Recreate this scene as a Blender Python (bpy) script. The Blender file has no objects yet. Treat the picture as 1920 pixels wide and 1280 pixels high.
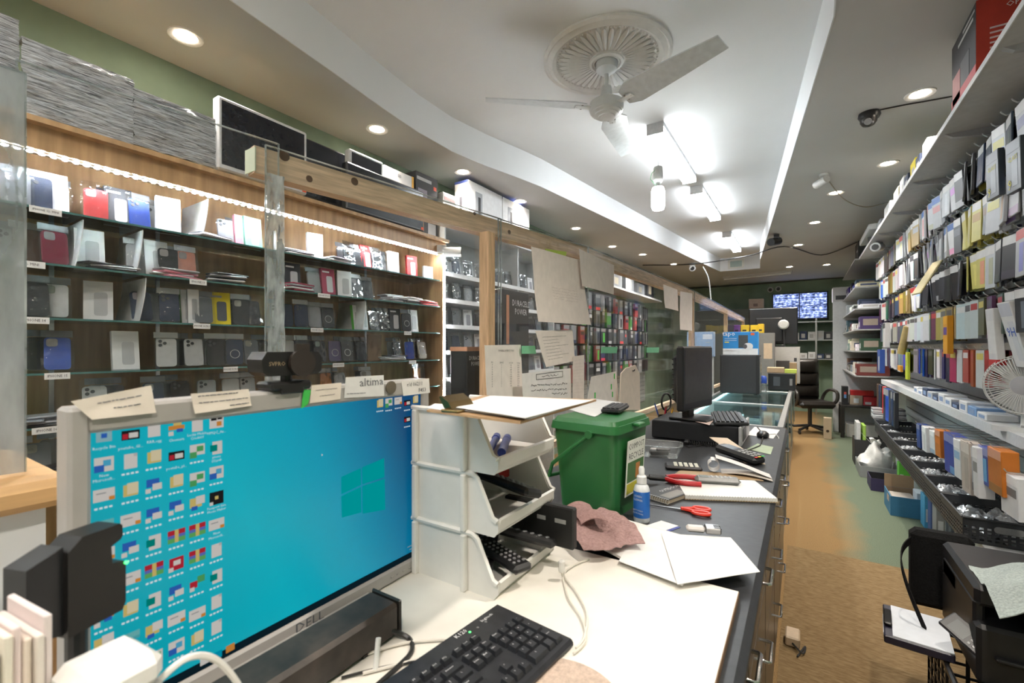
import bpy, math, random
from mathutils import Vector, Matrix, noise
random.seed(7)
sc = bpy.context.scene
C = sc.collection
PI = math.pi
# ------------------------------------------------------------------ camera
H = 1.40                      # eye height
F = 853.0                     # focal length in pixels of the 1920 frame
TH = math.atan2(545.0, F)     # the camera looks this far to the left of the shop's long axis (+Y)
ST, CT = math.sin(TH), math.cos(TH)
cam = bpy.data.cameras.new('camera'); cam.sensor_width = 36.0; cam.lens = 36.0*F/1920.0
cam.shift_y = 10.0/1920.0; cam.clip_start = 0.02; cam.clip_end = 60
cam.dof.use_dof = True; cam.dof.focus_distance = 2.2; cam.dof.aperture_fstop = 5.6
co = bpy.data.objects.new('camera', cam); C.objects.link(co)
co.location = (0, 0, H); co.rotation_euler = (PI/2, 0, TH); sc.camera = co
# ------------------------------------------------------------------ view, world
sc.view_settings.view_transform = 'Standard'; sc.view_settings.look = 'None'
sc.view_settings.exposure = 1.05; sc.view_settings.gamma = 1.0; sc.view_settings.use_curve_mapping = False
w = bpy.data.worlds.new('world'); sc.world = w; w.use_nodes = True
w.node_tree.nodes['Background'].inputs[0].default_value = (0.9, 0.95, 1, 1)
w.node_tree.nodes['Background'].inputs[1].default_value = 0.25
sc.cycles.use_denoising = True
sc.cycles.max_bounces = 7; sc.cycles.diffuse_bounces = 4; sc.cycles.glossy_bounces = 2
sc.cycles.adaptive_threshold = 0.04; sc.cycles.use_light_tree = False
sc.cycles.transparent_max_bounces = 14; sc.cycles.transmission_bounces = 6
sc.cycles.sample_clamp_indirect = 4.0; sc.cycles.caustics_reflective = False; sc.cycles.caustics_refractive = False
W_POT = 74.0      # watts of each downlight beam
# lamp strengths (radiance of the glowing faces)
L_TUBE, L_BULB, L_POT, L_LED, L_SCREEN = 18.0, 34.0, 30.0, 22.0, 0.44

# ------------------------------------------------------------------ measuring helpers (pixel of the 1920x1280 frame + one known distance)
def ray(px, py):
    a = (px-960.0)/F; b = (650.0-py)/F
    return Vector((-ST+CT*a, CT+ST*a, b))
def on_z(px, py, z): r = ray(px, py); return r*((z-H)/r.z) + Vector((0, 0, H))
def on_x(px, py, x): r = ray(px, py); return r*(x/r.x) + Vector((0, 0, H))
def on_y(px, py, y): r = ray(px, py); return r*(y/r.y) + Vector((0, 0, H))
def y_at(px, x): return on_x(px, 650, x).y
def x_at(px, y): return on_y(px, 650, y).x

# ------------------------------------------------------------------ materials
MATS = {}
def nt(name):
    m = bpy.data.materials.new(name); m.use_nodes = True; t = m.node_tree
    for n in list(t.nodes): t.nodes.remove(n)
    return m, t, t.nodes.new('ShaderNodeOutputMaterial')
def lk(t, a, b): t.links.new(a, b)
def mat(name, col=None, rough=0.5, metal=0.0, var=0.08, scale=30.0, bump=0.0, spec=0.5, stretch=(1, 1, 1), attr=False, coat=0.0, two=None):
    """principled surface with procedural colour variation and fine relief; attr=True takes the colour of each face"""
    if name in MATS: return MATS[name]
    m, t, out = nt(name)
    p = t.nodes.new('ShaderNodeBsdfPrincipled'); lk(t, p.outputs[0], out.inputs[0])
    p.inputs['Roughness'].default_value = rough; p.inputs['Metallic'].default_value = metal
    p.inputs['Specular IOR Level'].default_value = spec; p.inputs['Coat Weight'].default_value = coat
    tc = t.nodes.new('ShaderNodeTexCoord'); mp = t.nodes.new('ShaderNodeMapping'); mp.inputs['Scale'].default_value = stretch
    lk(t, tc.outputs['Object'], mp.inputs[0])
    n = t.nodes.new('ShaderNodeTexNoise'); n.inputs['Scale'].default_value = scale; n.inputs['Detail'].default_value = 4
    lk(t, mp.outputs[0], n.inputs['Vector'])
    mr = t.nodes.new('ShaderNodeMapRange'); mr.inputs[1].default_value = 0.3; mr.inputs[2].default_value = 0.7
    mr.inputs[3].default_value = 1-var; mr.inputs[4].default_value = 1+var*0.5
    lk(t, n.outputs[0], mr.inputs[0])
    mx = t.nodes.new('ShaderNodeMix'); mx.data_type = 'RGBA'; mx.blend_type = 'MULTIPLY'; mx.inputs[0].default_value = 1
    if attr:
        at = t.nodes.new('ShaderNodeAttribute'); at.attribute_name = 'Col'; lk(t, at.outputs['Color'], mx.inputs[6])
    elif two:
        m2 = t.nodes.new('ShaderNodeMix'); m2.data_type = 'RGBA'; m2.inputs[6].default_value = (*col, 1); m2.inputs[7].default_value = (*two, 1)
        lk(t, n.outputs[0], m2.inputs[0]); lk(t, m2.outputs[2], mx.inputs[6])
    else: mx.inputs[6].default_value = (*col, 1)
    lk(t, mr.outputs[0], mx.inputs[7]); lk(t, mx.outputs[2], p.inputs['Base Color'])
    if bump:
        b = t.nodes.new('ShaderNodeBump'); b.inputs['Strength'].default_value = bump; b.inputs['Distance'].default_value = 0.01
        lk(t, n.outputs[0], b.inputs['Height']); lk(t, b.outputs[0], p.inputs['Normal'])
    MATS[name] = m; return m
def glow(name, col, strength, attr=False):
    if name in MATS: return MATS[name]
    m, t, out = nt(name); e = t.nodes.new('ShaderNodeEmission'); e.inputs[0].default_value = (*col, 1); e.inputs[1].default_value = strength
    if attr:
        at = t.nodes.new('ShaderNodeAttribute'); at.attribute_name = 'Col'; lk(t, at.outputs['Color'], e.inputs[0])
    lk(t, e.outputs[0], out.inputs[0]); MATS[name] = m; return m
def clear(name, tint, gloss, rough, haze, hazecol=(0.8, 0.83, 0.85), scale=6.0, stretch=(1, 1, 1), lo=0.45, hi=0.75):
    """thin clear sheet: see-through, a mirror-like sheen and a streaky film of dust"""
    if name in MATS: return MATS[name]
    m, t, out = nt(name)
    tr = t.nodes.new('ShaderNodeBsdfTransparent'); tr.inputs[0].default_value = (*tint, 1)
    g = t.nodes.new('ShaderNodeBsdfGlossy'); g.inputs['Roughness'].default_value = rough; g.inputs[0].default_value = (0.9, 0.95, 0.97, 1)
    d = t.nodes.new('ShaderNodeBsdfDiffuse'); d.inputs[0].default_value = (*hazecol, 1)
    tc = t.nodes.new('ShaderNodeTexCoord'); mp = t.nodes.new('ShaderNodeMapping'); mp.inputs['Scale'].default_value = stretch
    lk(t, tc.outputs['Object'], mp.inputs[0])
    n = t.nodes.new('ShaderNodeTexNoise'); n.inputs['Scale'].default_value = scale; n.inputs['Detail'].default_value = 6; lk(t, mp.outputs[0], n.inputs['Vector'])
    mr = t.nodes.new('ShaderNodeMapRange'); mr.inputs[1].default_value = lo; mr.inputs[2].default_value = hi; mr.inputs[3].default_value = haze*0.25; mr.inputs[4].default_value = haze
    lk(t, n.outputs[0], mr.inputs[0])
    fr = t.nodes.new('ShaderNodeFresnel'); fr.inputs[0].default_value = 1.4
    ml = t.nodes.new('ShaderNodeMath'); ml.operation = 'MULTIPLY'; ml.inputs[1].default_value = gloss; lk(t, fr.outputs[0], ml.inputs[0])
    a = t.nodes.new('ShaderNodeMixShader'); b = t.nodes.new('ShaderNodeMixShader')
    lk(t, mr.outputs[0], a.inputs[0]); lk(t, tr.outputs[0], a.inputs[1]); lk(t, d.outputs[0], a.inputs[2])
    lk(t, ml.outputs[0], b.inputs[0]); lk(t, a.outputs[0], b.inputs[1]); lk(t, g.outputs[0], b.inputs[2]); lk(t, b.outputs[0], out.inputs[0])
    MATS[name] = m; return m
PAINT = mat('print_matte', attr=True, rough=0.6, var=0.06)
GLOSS = mat('print_gloss', attr=True, rough=0.36, var=0.05)
PLAST = mat('plastic', attr=True, rough=0.38, var=0.08, scale=60)
METAL = mat('metal', attr=True, rough=0.28, metal=1.0, var=0.1)
CLOTH = mat('cloth', attr=True, rough=0.95, var=0.22, scale=160, bump=0.4, spec=0.1)
WOODR = mat('pine_lumber', (0.66, 0.45, 0.29), 0.6, var=0.25, scale=14, stretch=(9, 0.7, 9), bump=0.12, two=(0.82, 0.63, 0.46))
WOODV = mat('pine_upright', (0.55, 0.35, 0.19), 0.6, var=0.22, scale=14, stretch=(9, 9, 0.7), bump=0.12, two=(0.68, 0.47, 0.29))
WOODP = mat('wood_panel', (0.46, 0.27, 0.12), 0.42, var=0.22, scale=7, stretch=(4, 4, 0.4), two=(0.58, 0.37, 0.19))
BAG = clear('clear_bag', (0.98, 0.985, 0.99), 0.7, 0.05, 0.03, (0.75, 0.77, 0.8), scale=45, lo=0.5, hi=0.68)
PLEX = clear('acrylic_sheet', (0.99, 0.995, 0.995), 0.12, 0.03, 0.03, scale=5, stretch=(3, 3, 0.8), lo=0.45, hi=0.75)
PLEXD = clear('dusty_acrylic', (0.9, 0.92, 0.93), 0.9, 0.08, 0.8, (0.58, 0.62, 0.65), scale=5, stretch=(3, 3, 0.9), lo=0.3, hi=0.75)
GLASS = clear('shelf_glass', (0.86, 0.95, 0.93), 1.0, 0.02, 0.03, scale=8)
GEDGE = mat('glass_edge', (0.06, 0.16, 0.15), 0.2, var=0.1)

# ------------------------------------------------------------------ mesh collecting
BOXF = [(0, 3, 2, 1), (4, 5, 6, 7), (0, 1, 5, 4), (1, 2, 6, 5), (2, 3, 7, 6), (3, 0, 4, 7)]
class MB:
    def __init__(s, col=(0.5, 0.5, 0.5)): s.v = []; s.f = []; s.c = []; s.mi = []; s.col = col; s.M = None; s.k = 0
    def add(s, vs, fs, col=None):
        o = len(s.v); s.v += [(s.M @ Vector(p)) if s.M else Vector(p) for p in vs]
        s.f += [tuple(i+o for i in f) for f in fs]; s.c += [col or s.col]*len(fs); s.mi += [s.k]*len(fs); return s
    def box(s, x0, y0, z0, x1, y1, z1, col=None):
        return s.add([(x0, y0, z0), (x1, y0, z0), (x1, y1, z0), (x0, y1, z0), (x0, y0, z1), (x1, y0, z1), (x1, y1, z1), (x0, y1, z1)], BOXF, col)
    def cbox(s, x0, y0, z0, x1, y1, z1, b=0.004, col=None):
        """box with chamfered edges"""
        b = min(b, (x1-x0)*.49, (y1-y0)*.49, (z1-z0)*.49)
        vs = []; idx = {}
        for sx in (0, 1):
            for sy in (0, 1):
                for sz in (0, 1):
                    X, Y, Z = (x0, x1)[sx], (y0, y1)[sy], (z0, z1)[sz]; dx, dy, dz = b*(1-2*sx), b*(1-2*sy), b*(1-2*sz)
                    for k, p in enumerate(((X, Y+dy, Z+dz), (X+dx, Y, Z+dz), (X+dx, Y+dy, Z))): idx[sx, sy, sz, k] = len(vs); vs.append(p)
        fs = []
        def q(*k): fs.append(tuple(idx[i] for i in k))
        for a in (0, 1):
            r = (lambda l: l[::-1]) if a == 0 else (lambda l: l)
            fs.append(tuple(r([idx[a, 0, 0, 0], idx[a, 1, 0, 0], idx[a, 1, 1, 0], idx[a, 0, 1, 0]])))
            fs.append(tuple(r([idx[0, a, 0, 1], idx[0, a, 1, 1], idx[1, a, 1, 1], idx[1, a, 0, 1]])))
            fs.append(tuple(r([idx[0, 0, a, 2], idx[1, 0, a, 2], idx[1, 1, a, 2], idx[0, 1, a, 2]])))
        for a in (0, 1):
            for c in (0, 1):
                q((a, c, 0, 0), (a, c, 1, 0), (a, c, 1, 1), (a, c, 0, 1))
                q((a, 0, c, 0), (a, 1, c, 0), (a, 1, c, 2), (a, 0, c, 2))
                q((0, a, c, 1), (1, a, c, 1), (1, a, c, 2), (0, a, c, 2))
                for d in (0, 1): q((a, c, d, 0), (a, c, d, 1), (a, c, d, 2))
        return s.add(vs, fs, col)
    def cyl(s, p0, p1, r0, r1=None, n=12, col=None, cap=True):
        r1 = r0 if r1 is None else r1; p0 = Vector(p0); p1 = Vector(p1); d = (p1-p0).normalized()
        u = d.orthogonal().normalized(); w_ = d.cross(u); vs = []
        for p, r in ((p0, r0), (p1, r1)):
            vs += [p+(u*math.cos(2*PI*i/n)+w_*math.sin(2*PI*i/n))*r for i in range(n)]
        fs = [(i, (i+1) % n, n+(i+1) % n, n+i) for i in range(n)]
        if cap: fs += [tuple(range(n))[::-1], tuple(range(n, 2*n))]
        return s.add(vs, fs, col)
    def tube(s, pts, r, n=6, col=None):
        pts = [Vector(p) for p in pts]; vs = []; prev = None
        for i, p in enumerate(pts):
            d = (pts[min(i+1, len(pts)-1)]-pts[max(i-1, 0)])
            d = d.normalized() if d.length > 1e-9 else Vector((0, 0, 1))
            u = d.orthogonal().normalized() if prev is None else (prev-d*prev.dot(d))
            u = u.normalized() if u.length > 1e-6 else d.orthogonal().normalized(); prev = u; w_ = d.cross(u)
            vs += [p+(u*math.cos(2*PI*k/n)+w_*math.sin(2*PI*k/n))*r for k in range(n)]
        fs = []
        for i in range(len(pts)-1):
            fs += [(i*n+k, i*n+(k+1) % n, (i+1)*n+(k+1) % n, (i+1)*n+k) for k in range(n)]
        fs += [tuple(range(n))[::-1], tuple(range((len(pts)-1)*n, len(pts)*n))]
        return s.add(vs, fs, col)
    def lathe(s, prof, n=24, col=None, c=(0, 0, 0), closed=False):
        vs = []; k = len(prof)
        for i in range(n):
            a = 2*PI*i/n
            vs += [(c[0]+r*math.cos(a), c[1]+r*math.sin(a), c[2]+z) for r, z in prof]
        fs = []
        for i in range(n):
            j = (i+1) % n
            fs += [(i*k+q, j*k+q, j*k+q+1, i*k+q+1) for q in range(k-1)]
            if closed: fs.append((i*k+k-1, j*k+k-1, j*k, i*k))
        return s.add(vs, fs, col)
    def prism(s, poly, h0, h1, ax='z', col=None):
        """polygon in the plane across axis ax, drawn out from h0 to h1"""
        n = len(poly)
        P = {'z': lambda a, b, h: (a, b, h), 'x': lambda a, b, h: (h, a, b), 'y': lambda a, b, h: (a, h, b)}[ax]
        vs = [P(a, b, h0) for a, b in poly]+[P(a, b, h1) for a, b in poly]
        return s.add(vs, [tuple(range(n))[::-1], tuple(range(n, 2*n))]+[(i, (i+1) % n, n+(i+1) % n, n+i) for i in range(n)], col)
    def quad(s, a, b, c, d, col=None): return s.add([a, b, c, d], [(0, 1, 2, 3)], col)
    def sheet(s, fn, nu, nv, th=0.0006, col=None):
        """bent sheet with thickness; fn(u,v) -> point"""
        P = [[Vector(fn(i/nu, j/nv)) for i in range(nu+1)] for j in range(nv+1)]
        nrm = (P[0][nu]-P[0][0]).cross(P[nv][0]-P[0][0]).normalized()*th
        vs = [p for r in P for p in r]; k = len(vs); vs += [p-nrm for p in vs]; fs = []; W = nu+1
        for j in range(nv):
            for i in range(nu):
                a = j*W+i; fs.append((a, a+1, a+W+1, a+W)); fs.append((k+a, k+a+W, k+a+W+1, k+a+1))
        B = [i for i in range(nu+1)]+[j*W+nu for j in range(1, nv+1)]+[nv*W+i for i in range(nu-1, -1, -1)]+[j*W for j in range(nv-1, 0, -1)]
        for q in range(len(B)): a, b = B[q], B[(q+1) % len(B)]; fs.append((a, k+a, k+b, b))
        return s.add(vs, fs, col)
    def mesh(s, name, mats, smooth=False):
        me = bpy.data.meshes.new(name); me.from_pydata([tuple(p) for p in s.v], [], s.f)
        ca = me.color_attributes.new('Col', 'FLOAT_COLOR', 'CORNER')
        data = []
        for f, c in zip(s.f, s.c): data += [c[0], c[1], c[2], 1.0]*len(f)
        ca.data.foreach_set('color', data)
        for m in (mats if isinstance(mats, (list, tuple)) else [mats]): me.materials.append(m)
        if any(s.mi): me.polygons.foreach_set('material_index', s.mi)
        if smooth:
            me.polygons.foreach_set('use_smooth', [True]*len(s.f)); me.set_sharp_from_angle(angle=math.radians(40))
        me.update(); return me
def put(name, me, parent=None, loc=(0, 0, 0), rot=(0, 0, 0)):
    o = bpy.data.objects.new(name, me); C.objects.link(o); o.location = loc; o.rotation_euler = rot
    if parent: o.parent = parent
    return o
def part(name, mb, m, parent=None, smooth=False, loc=(0, 0, 0), rot=(0, 0, 0)): return put(name, mb.mesh(name, m, smooth), parent, loc, rot)
def tag(o, label=None, cat=None, group=None, kind=None):
    if label: o['label'] = label
    if cat: o['category'] = cat
    if group: o['group'] = group
    if kind: o['kind'] = kind
    return o
def thing(name, label, cat, loc=(0, 0, 0), rz=0.0, group=None, rot=None):
    o = bpy.data.objects.new(name, None); C.objects.link(o); o.location = loc; o.rotation_euler = rot or (0, 0, rz)
    o.empty_display_size = 0.05
    return tag(o, label, cat, group)
def struct(name, mb, m, parent=None, smooth=False):
    o = part(name, mb, m, parent, smooth)
    if not parent: o['kind'] = 'structure'
    return o
INK = mat('ink', (0.02, 0.02, 0.025), 0.7, var=0.05)
INKW = mat('white_ink', (0.85, 0.85, 0.85), 0.6, var=0.03)
def ink(name, col):
    return mat('ink_'+name, col, 0.6, var=0.03)
TXT = {}
def text(parent, s, size, loc, rot, m=None, name='lettering', align='CENTER', sx=1.0):
    m = m or INK; key = (s, size, align, m.name)
    if key not in TXT:
        c = bpy.data.curves.new('lettering', 'FONT'); c.body = s; c.size = size; c.align_x = align; c.align_y = 'CENTER'
        c.resolution_u = 1; c.materials.append(m); o = bpy.data.objects.new('lettering', c)
        TXT[key] = bpy.data.meshes.new_from_object(o); bpy.data.objects.remove(o)
    o = put(name, TXT[key], parent, loc, rot); o.scale = (sx, 1, 1); return o
RX = (PI/2, 0, PI/2)      # writing on a face that looks along +X, read from +X
RNX = (PI/2, 0, -PI/2)    # on a face that looks along -X
RNY = (PI/2, 0, 0)        # on a face that looks along -Y
def jit(c, a=0.04): return tuple(max(0.0, min(1.0, x+random.uniform(-a, a))) for x in c)
ORD = 'first second third fourth fifth sixth seventh eighth ninth tenth eleventh twelfth thirteenth fourteenth fifteenth sixteenth seventeenth eighteenth nineteenth twentieth'.split()
def ordn(i):
    if i < 20: return ORD[i]
    t = {2: 'twenty', 3: 'thirty', 4: 'forty'}[(i+1)//10]; r = (i+1) % 10
    return t+'-'+ORD[r-1] if r else t[:-1]+'ieth'
def rrect(w, h, r, n=4, cx=0, cy=0):
    pts = []
    for qx, qy, a0 in ((1, 1, 0), (-1, 1, PI/2), (-1, -1, PI), (1, -1, 1.5*PI)):
        for i in range(n+1):
            a = a0+PI/2*i/n; pts.append((cx+qx*(w/2-r)+r*math.cos(a), cy+qy*(h/2-r)+r*math.sin(a)))
    return pts

# ------------------------------------------------------------------ the room
XL, XR, YB, YF, ZS, ZC = -2.72, 1.14, 11.74, -2.4, 2.85, 3.10
GREEN = mat('green_plaster', (0.19, 0.27, 0.19), 0.8, var=0.22, scale=2.2, bump=0.05, two=(0.27, 0.35, 0.26))
WHITE = mat('white_paint', (0.80, 0.82, 0.84), 0.75, var=0.05, scale=1.5)
SOFF = mat('shaded_white_paint', (0.56, 0.555, 0.55), 0.8, var=0.06, scale=1.5)  # white soffit, its weaker light painted in as a greyer colour
def carpet():
    m, t, out = nt('carpet'); p = t.nodes.new('ShaderNodeBsdfPrincipled'); lk(t, p.outputs[0], out.inputs[0]); p.inputs['Roughness'].default_value = 0.95
    p.inputs['Specular IOR Level'].default_value = 0.1
    tc = t.nodes.new('ShaderNodeTexCoord'); n = t.nodes.new('ShaderNodeTexNoise'); n.inputs['Scale'].default_value = 2.2; n.inputs['Detail'].default_value = 5
    lk(t, tc.outputs['Object'], n.inputs['Vector'])
    sx = t.nodes.new('ShaderNodeSeparateXYZ'); lk(t, tc.outputs['Object'], sx.inputs[0])
    ad = t.nodes.new('ShaderNodeMath'); ad.operation = 'MULTIPLY_ADD'; ad.inputs[1].default_value = 0.35; lk(t, n.outputs[0], ad.inputs[0]); lk(t, sx.outputs[0], ad.inputs[2])
    mr = t.nodes.new('ShaderNodeMapRange'); mr.inputs[1].default_value = 0.36; mr.inputs[2].default_value = 0.58; lk(t, ad.outputs[0], mr.inputs[0])
    mx = t.nodes.new('ShaderNodeMix'); mx.data_type = 'RGBA'; mx.inputs[6].default_value = (0.29, 0.185, 0.085, 1); mx.inputs[7].default_value = (0.135, 0.165, 0.115, 1)
    lk(t, mr.outputs[0], mx.inputs[0])
    f = t.nodes.new('ShaderNodeTexNoise'); f.inputs['Scale'].default_value = 220; lk(t, tc.outputs['Object'], f.inputs['Vector'])
    m2 = t.nodes.new('ShaderNodeMix'); m2.data_type = 'RGBA'; m2.blend_type = 'MULTIPLY'; m2.inputs[0].default_value = 0.8; lk(t, mx.outputs[2], m2.inputs[6]); 
    r2 = t.nodes.new('ShaderNodeMapRange'); r2.inputs[1].default_value = 0.3; r2.inputs[2].default_value = 0.7; r2.inputs[3].default_value = 0.55; r2.inputs[4].default_value = 1.25
    lk(t, f.outputs[0], r2.inputs[0]); lk(t, r2.outputs[0], m2.inputs[7]); lk(t, m2.outputs[2], p.inputs['Base Color'])
    b = t.nodes.new('ShaderNodeBump'); b.inputs['Strength'].default_value = 0.5; b.inputs['Distance'].default_value = 0.004; lk(t, f.outputs[0], b.inputs['Height']); lk(t, b.outputs[0], p.inputs['Normal'])
    return m
struct('floor', MB().box(XL-.1, YF-.1, -.1, XR+.1, YB+.1, 0), carpet())
struct('wall_left', MB().box(XL-.1, YF, 0, XL, YB, ZC), GREEN)
struct('wall_back', MB().box(XL-.1, YB, 0, XR+.1, YB+.1, ZC), GREEN)
struct('wall_right', MB().box(XR, YF, 0, XR+.1, YB, ZC), GREEN)
struct('wall_front', MB().box(XL-.1, YF-.1, 0, XR+.1, YF, ZC), WHITE)
LP = [(-1.8, -1.85), (0, -1.93), (.97, -2.02), (1.5, -2.09), (1.9, -2.15), (2.25, -2.19), (2.6, -2.195), (2.95, -2.14), (3.3, -2.06), (3.6, -2.0), (7.64, -1.56), (9.55, -1.34)]
RP = [(-1.8, .04), (1.2, .09), (2.44, .12), (8.6, -.59), (9.55, -.66)]
def interp(P, y):
    for (a, xa), (b, xb) in zip(P, P[1:]):
        if a <= y <= b: return xa+(xb-xa)*(y-a)/(b-a)
YS = sorted(set([p[0] for p in LP]+[p[0] for p in RP]))
ce = MB(); fa = MB()
ce.box(XL, YF, ZS, XR, -1.8, ZC+.1); ce.box(XL, 9.55, ZS, XR, YB, ZC+.1)
for a, b in zip(YS, YS[1:]):
    for P, X in ((LP, XL), (RP, XR)):
        xa, xb = interp(P, a), interp(P, b)
        poly = [(X, a), (xa, a), (xb, b), (X, b)]
        ce.prism(poly if X < -1 else poly[::-1], ZS, ZC+.1)
struct('ceiling', ce, [SOFF]); 
for P, sgn in ((LP, 1), (RP, -1)):
    for (a, xa), (b, xb) in zip(P, P[1:]):
        poly = [(xa, a), (xa+sgn*.006, a), (xb+sgn*.006, b), (xb, b)]
        fa.prism(poly if sgn > 0 else poly[::-1], ZS-.002, ZC)
fa.box(-1.34, 9.53, ZS-.002, -.66, 9.55, ZC); fa.box(-1.85, -1.8, ZS-.002, .04, -1.78, ZC)
struct('trim_1', fa, WHITE, smooth=True)['label'] = 'white curved fascia around the raised ceiling'
struct('ceiling_raised', MB().box(XL, -1.8, ZC, XR, 9.55, ZC+.08), WHITE)
struct('trim_2', MB().box(XL, 9.6, ZS-.05, XL+.02, YB, ZS), SOFF)

# lamps ------------------------------------------------------------------------------------------------
def pot_light(p, label):
    t = thing('downlight', label, 'ceiling light', (p.x, p.y, ZS), 0, 'recessed ceiling lights')
    part('trim_ring', MB((.82, .8, .78)).lathe([(.072, 0), (.07, -.006), (.052, -.004), (.046, .0)], 24), PLAST, t, True)
    part('lamp_face', MB().lathe([(.0, -.0025), (.03, -.003), (.046, -.0015)], 20), glow('warm_lamp', (1, .85, .68), L_POT), t, True)
    l = bpy.data.lights.new('downlight_beam', 'SPOT'); l.energy = W_POT; l.color = (1, .91, .80); l.spot_size = math.radians(118); l.spot_blend = .7; l.shadow_soft_size = .045
    o = bpy.data.objects.new('downlight_beam', l); C.objects.link(o); o.parent = t; o.location = (0, 0, -.012)
LEFT_POTS = [(348, 68), (707, 242), (868, 322), (975, 377), (1080, 428), (1148, 462), (1205, 477), (1263, 495)]
for i, q in enumerate(LEFT_POTS): pot_light(on_z(*q, ZS), f'warm recessed downlight, {ordn(i)} from the near end above the phone case shelves')
RIGHT_POTS = [(1725, 176), (1665, 306), (1567, 361), (1528, 417), (1497, 459), (1550, 496), (1480, 500)]
for i, q in enumerate(RIGHT_POTS): pot_light(on_z(*q, ZS), f'warm recessed downlight, {ordn(i)} from the near end above the aisle')
for i, q in enumerate([(.45, 1.2), (.5, -.6), (-2.4, -.3)]): pot_light(Vector((*q, ZS)), f'warm recessed downlight behind the viewer, {ordn(i)} one')
def tube_light(y0, y1, label, x=-.945, warm=False):
    t = thing('ceiling_light', label, 'ceiling light', (x, y0, ZC), 0, 'box lights on the raised ceiling'); L = y1-y0
    part('body', MB((.82, .83, .85)).box(-.06, 0, -.03, .06, L, 0), PLAST, t)
    part('end_cap', MB((.75, .76, .78)).cbox(-.064, -.008, -.085, .064, .0, 0, .002), PLAST, t)
    part('end_cap', MB((.75, .76, .78)).cbox(-.064, L, -.085, .064, L+.008, 0, .002), PLAST, t)
    part('diffuser', MB().cbox(-.06, .001, -.082, .06, L-.001, -.03, .012), glow('added_warm_tube', (1, .92, .83), L_TUBE*.7) if warm else glow('cool_tube', (.93, .97, 1), L_TUBE), t)
tube_light(3.5, 4.73, 'lit box light on the raised ceiling nearest the ceiling fan')
tube_light(5.10, 6.32, 'lit box light in the middle of the raised ceiling row')
tube_light(7.38, 8.62, 'lit box light at the far end of the raised ceiling')
tube_light(-1.2, .02, 'added unseen box light over the near end of the counter', warm=True)  # unseen near pair, tinted warm and added to light the white board
tube_light(-1.2, .02, 'second added unseen box light over the near end of the counter', -.35, True)
tube_light(-1.5, -.26, 'unseen box light added behind the viewer nearest the phone case shelves', -1.6)  # added out of view to brighten the phone case shelves
bt = thing('hanging_bulb', 'bare white bulb hanging on a cord below the box light', 'light bulb', (-.915, 3.47, 0))
part('cord', MB((.85, .85, .85)).tube([(0, 0, 3.01), (0, 0, 2.75)], .003), PLAST, bt)
part('socket', MB((.85, .87, .88)).lathe([(.0, 2.75), (.03, 2.75), (.035, 2.74), (.036, 2.65), (.028, 2.635), (.0, 2.635)], 16), PLAST, bt, True)
part('lamp_neck', MB((.6, .62, .6)).cyl((0, 0, 2.635), (0, 0, 2.60), .018, .022), METAL, bt)
part('lamp_face', MB().lathe([(.0, 2.60), (.04, 2.595), (.048, 2.57), (.048, 2.45), (.04, 2.43), (0, 2.425)], 20), glow('cool_bulb', (.95, 1, .98), L_BULB), bt, True)
part('wire_loop', MB((.1, .4, .2)).tube([(.0, -.03, 2.73), (-.04, -.03, 2.70), (-.05, -.03, 2.66), (-.02, -.02, 2.62)], .002), PLAST, bt)
# unlit tube by the back wall
a, b = on_z(1353, 519, ZS), on_z(1488, 506, ZS)
t = thing('tube_batten', 'unlit bare tube batten on the ceiling before the back wall', 'ceiling light', ((a+b)/2).to_tuple(), math.atan2((b-a).y, (b-a).x))
part('body', MB((.6, .6, .6)).box(-.62, -.03, -.04, .62, .03, 0), PLAST, t); part('tube', MB((.85, .87, .9)).cyl((-.6, 0, -.055), (.6, 0, -.055), .014), PLAST, t, True)
# ------------------------------------------------------------------ ceiling fan and medallion
fx, fy = -.975, 2.56
t = thing('ceiling_medallion', 'round ornate plaster medallion on the raised ceiling above the fan', 'medallion', (fx, fy, ZC))
WP = mat('plaster', (.80, .80, .79), .7, var=.05)
part('rim', MB().lathe([(.37, 0), (.37, -.012), (.355, -.022), (.345, -.014), (.33, -.02), (.318, -.028), (.305, -.018), (.295, -.012)], 64), WP, t, True)
part('disc', MB().lathe([(.30, -.012), (.2, -.016), (.1, -.02), (0, -.02)], 48), WP, t, True)
part('collar', MB().lathe([(.10, -.018), (.098, -.03), (.085, -.036), (.078, -.026), (.07, -.034), (.06, -.02)], 40), WP, t, True)
leaf = MB()
leaf.add([(.105, 0, -.021), (.13, .008, -.022), (.22, .0155, -.02), (.265, .012, -.018), (.28, 0, -.015), (.265, -.012, -.018), (.22, -.0155, -.02), (.13, -.008, -.022), (.2, 0, -.034), (.26, 0, -.030), (.12, 0, -.026)],
    [(0, 1, 10), (1, 2, 8, 10), (2, 3, 9, 8), (3, 4, 9), (4, 5, 9), (5, 6, 8, 9), (6, 7, 10, 8), (7, 0, 10)])
leaf.v = [Vector(v) for v in leaf.v]
lm = leaf.mesh('petal', WP, True)
for i in range(40): put('petal', lm, t, rot=(0, 0, 2*PI*i/40))
bead = MB().lathe([(0, -.009), (.005, -.006), (.006, 0)], 6).mesh('bead', WP, True)
for i in range(72): put('bead', bead, t, (.288*math.cos(2*PI*i/72), .288*math.sin(2*PI*i/72), -.015))
t = thing('ceiling_fan', 'white three-blade ceiling fan hanging from the ornate medallion', 'ceiling fan', (fx, fy, ZC))
FANW = mat('fan_enamel', (.72, .75, .77), .3, var=.05)
part('canopy', MB().lathe([(.05, -.02), (.062, -.03), (.06, -.07), (.04, -.085), (.02, -.095), (0, -.095)], 24), FANW, t, True)
part('downrod', MB().cyl((0, 0, -.09), (0, 0, -.2), .012), FANW, t, True)
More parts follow.
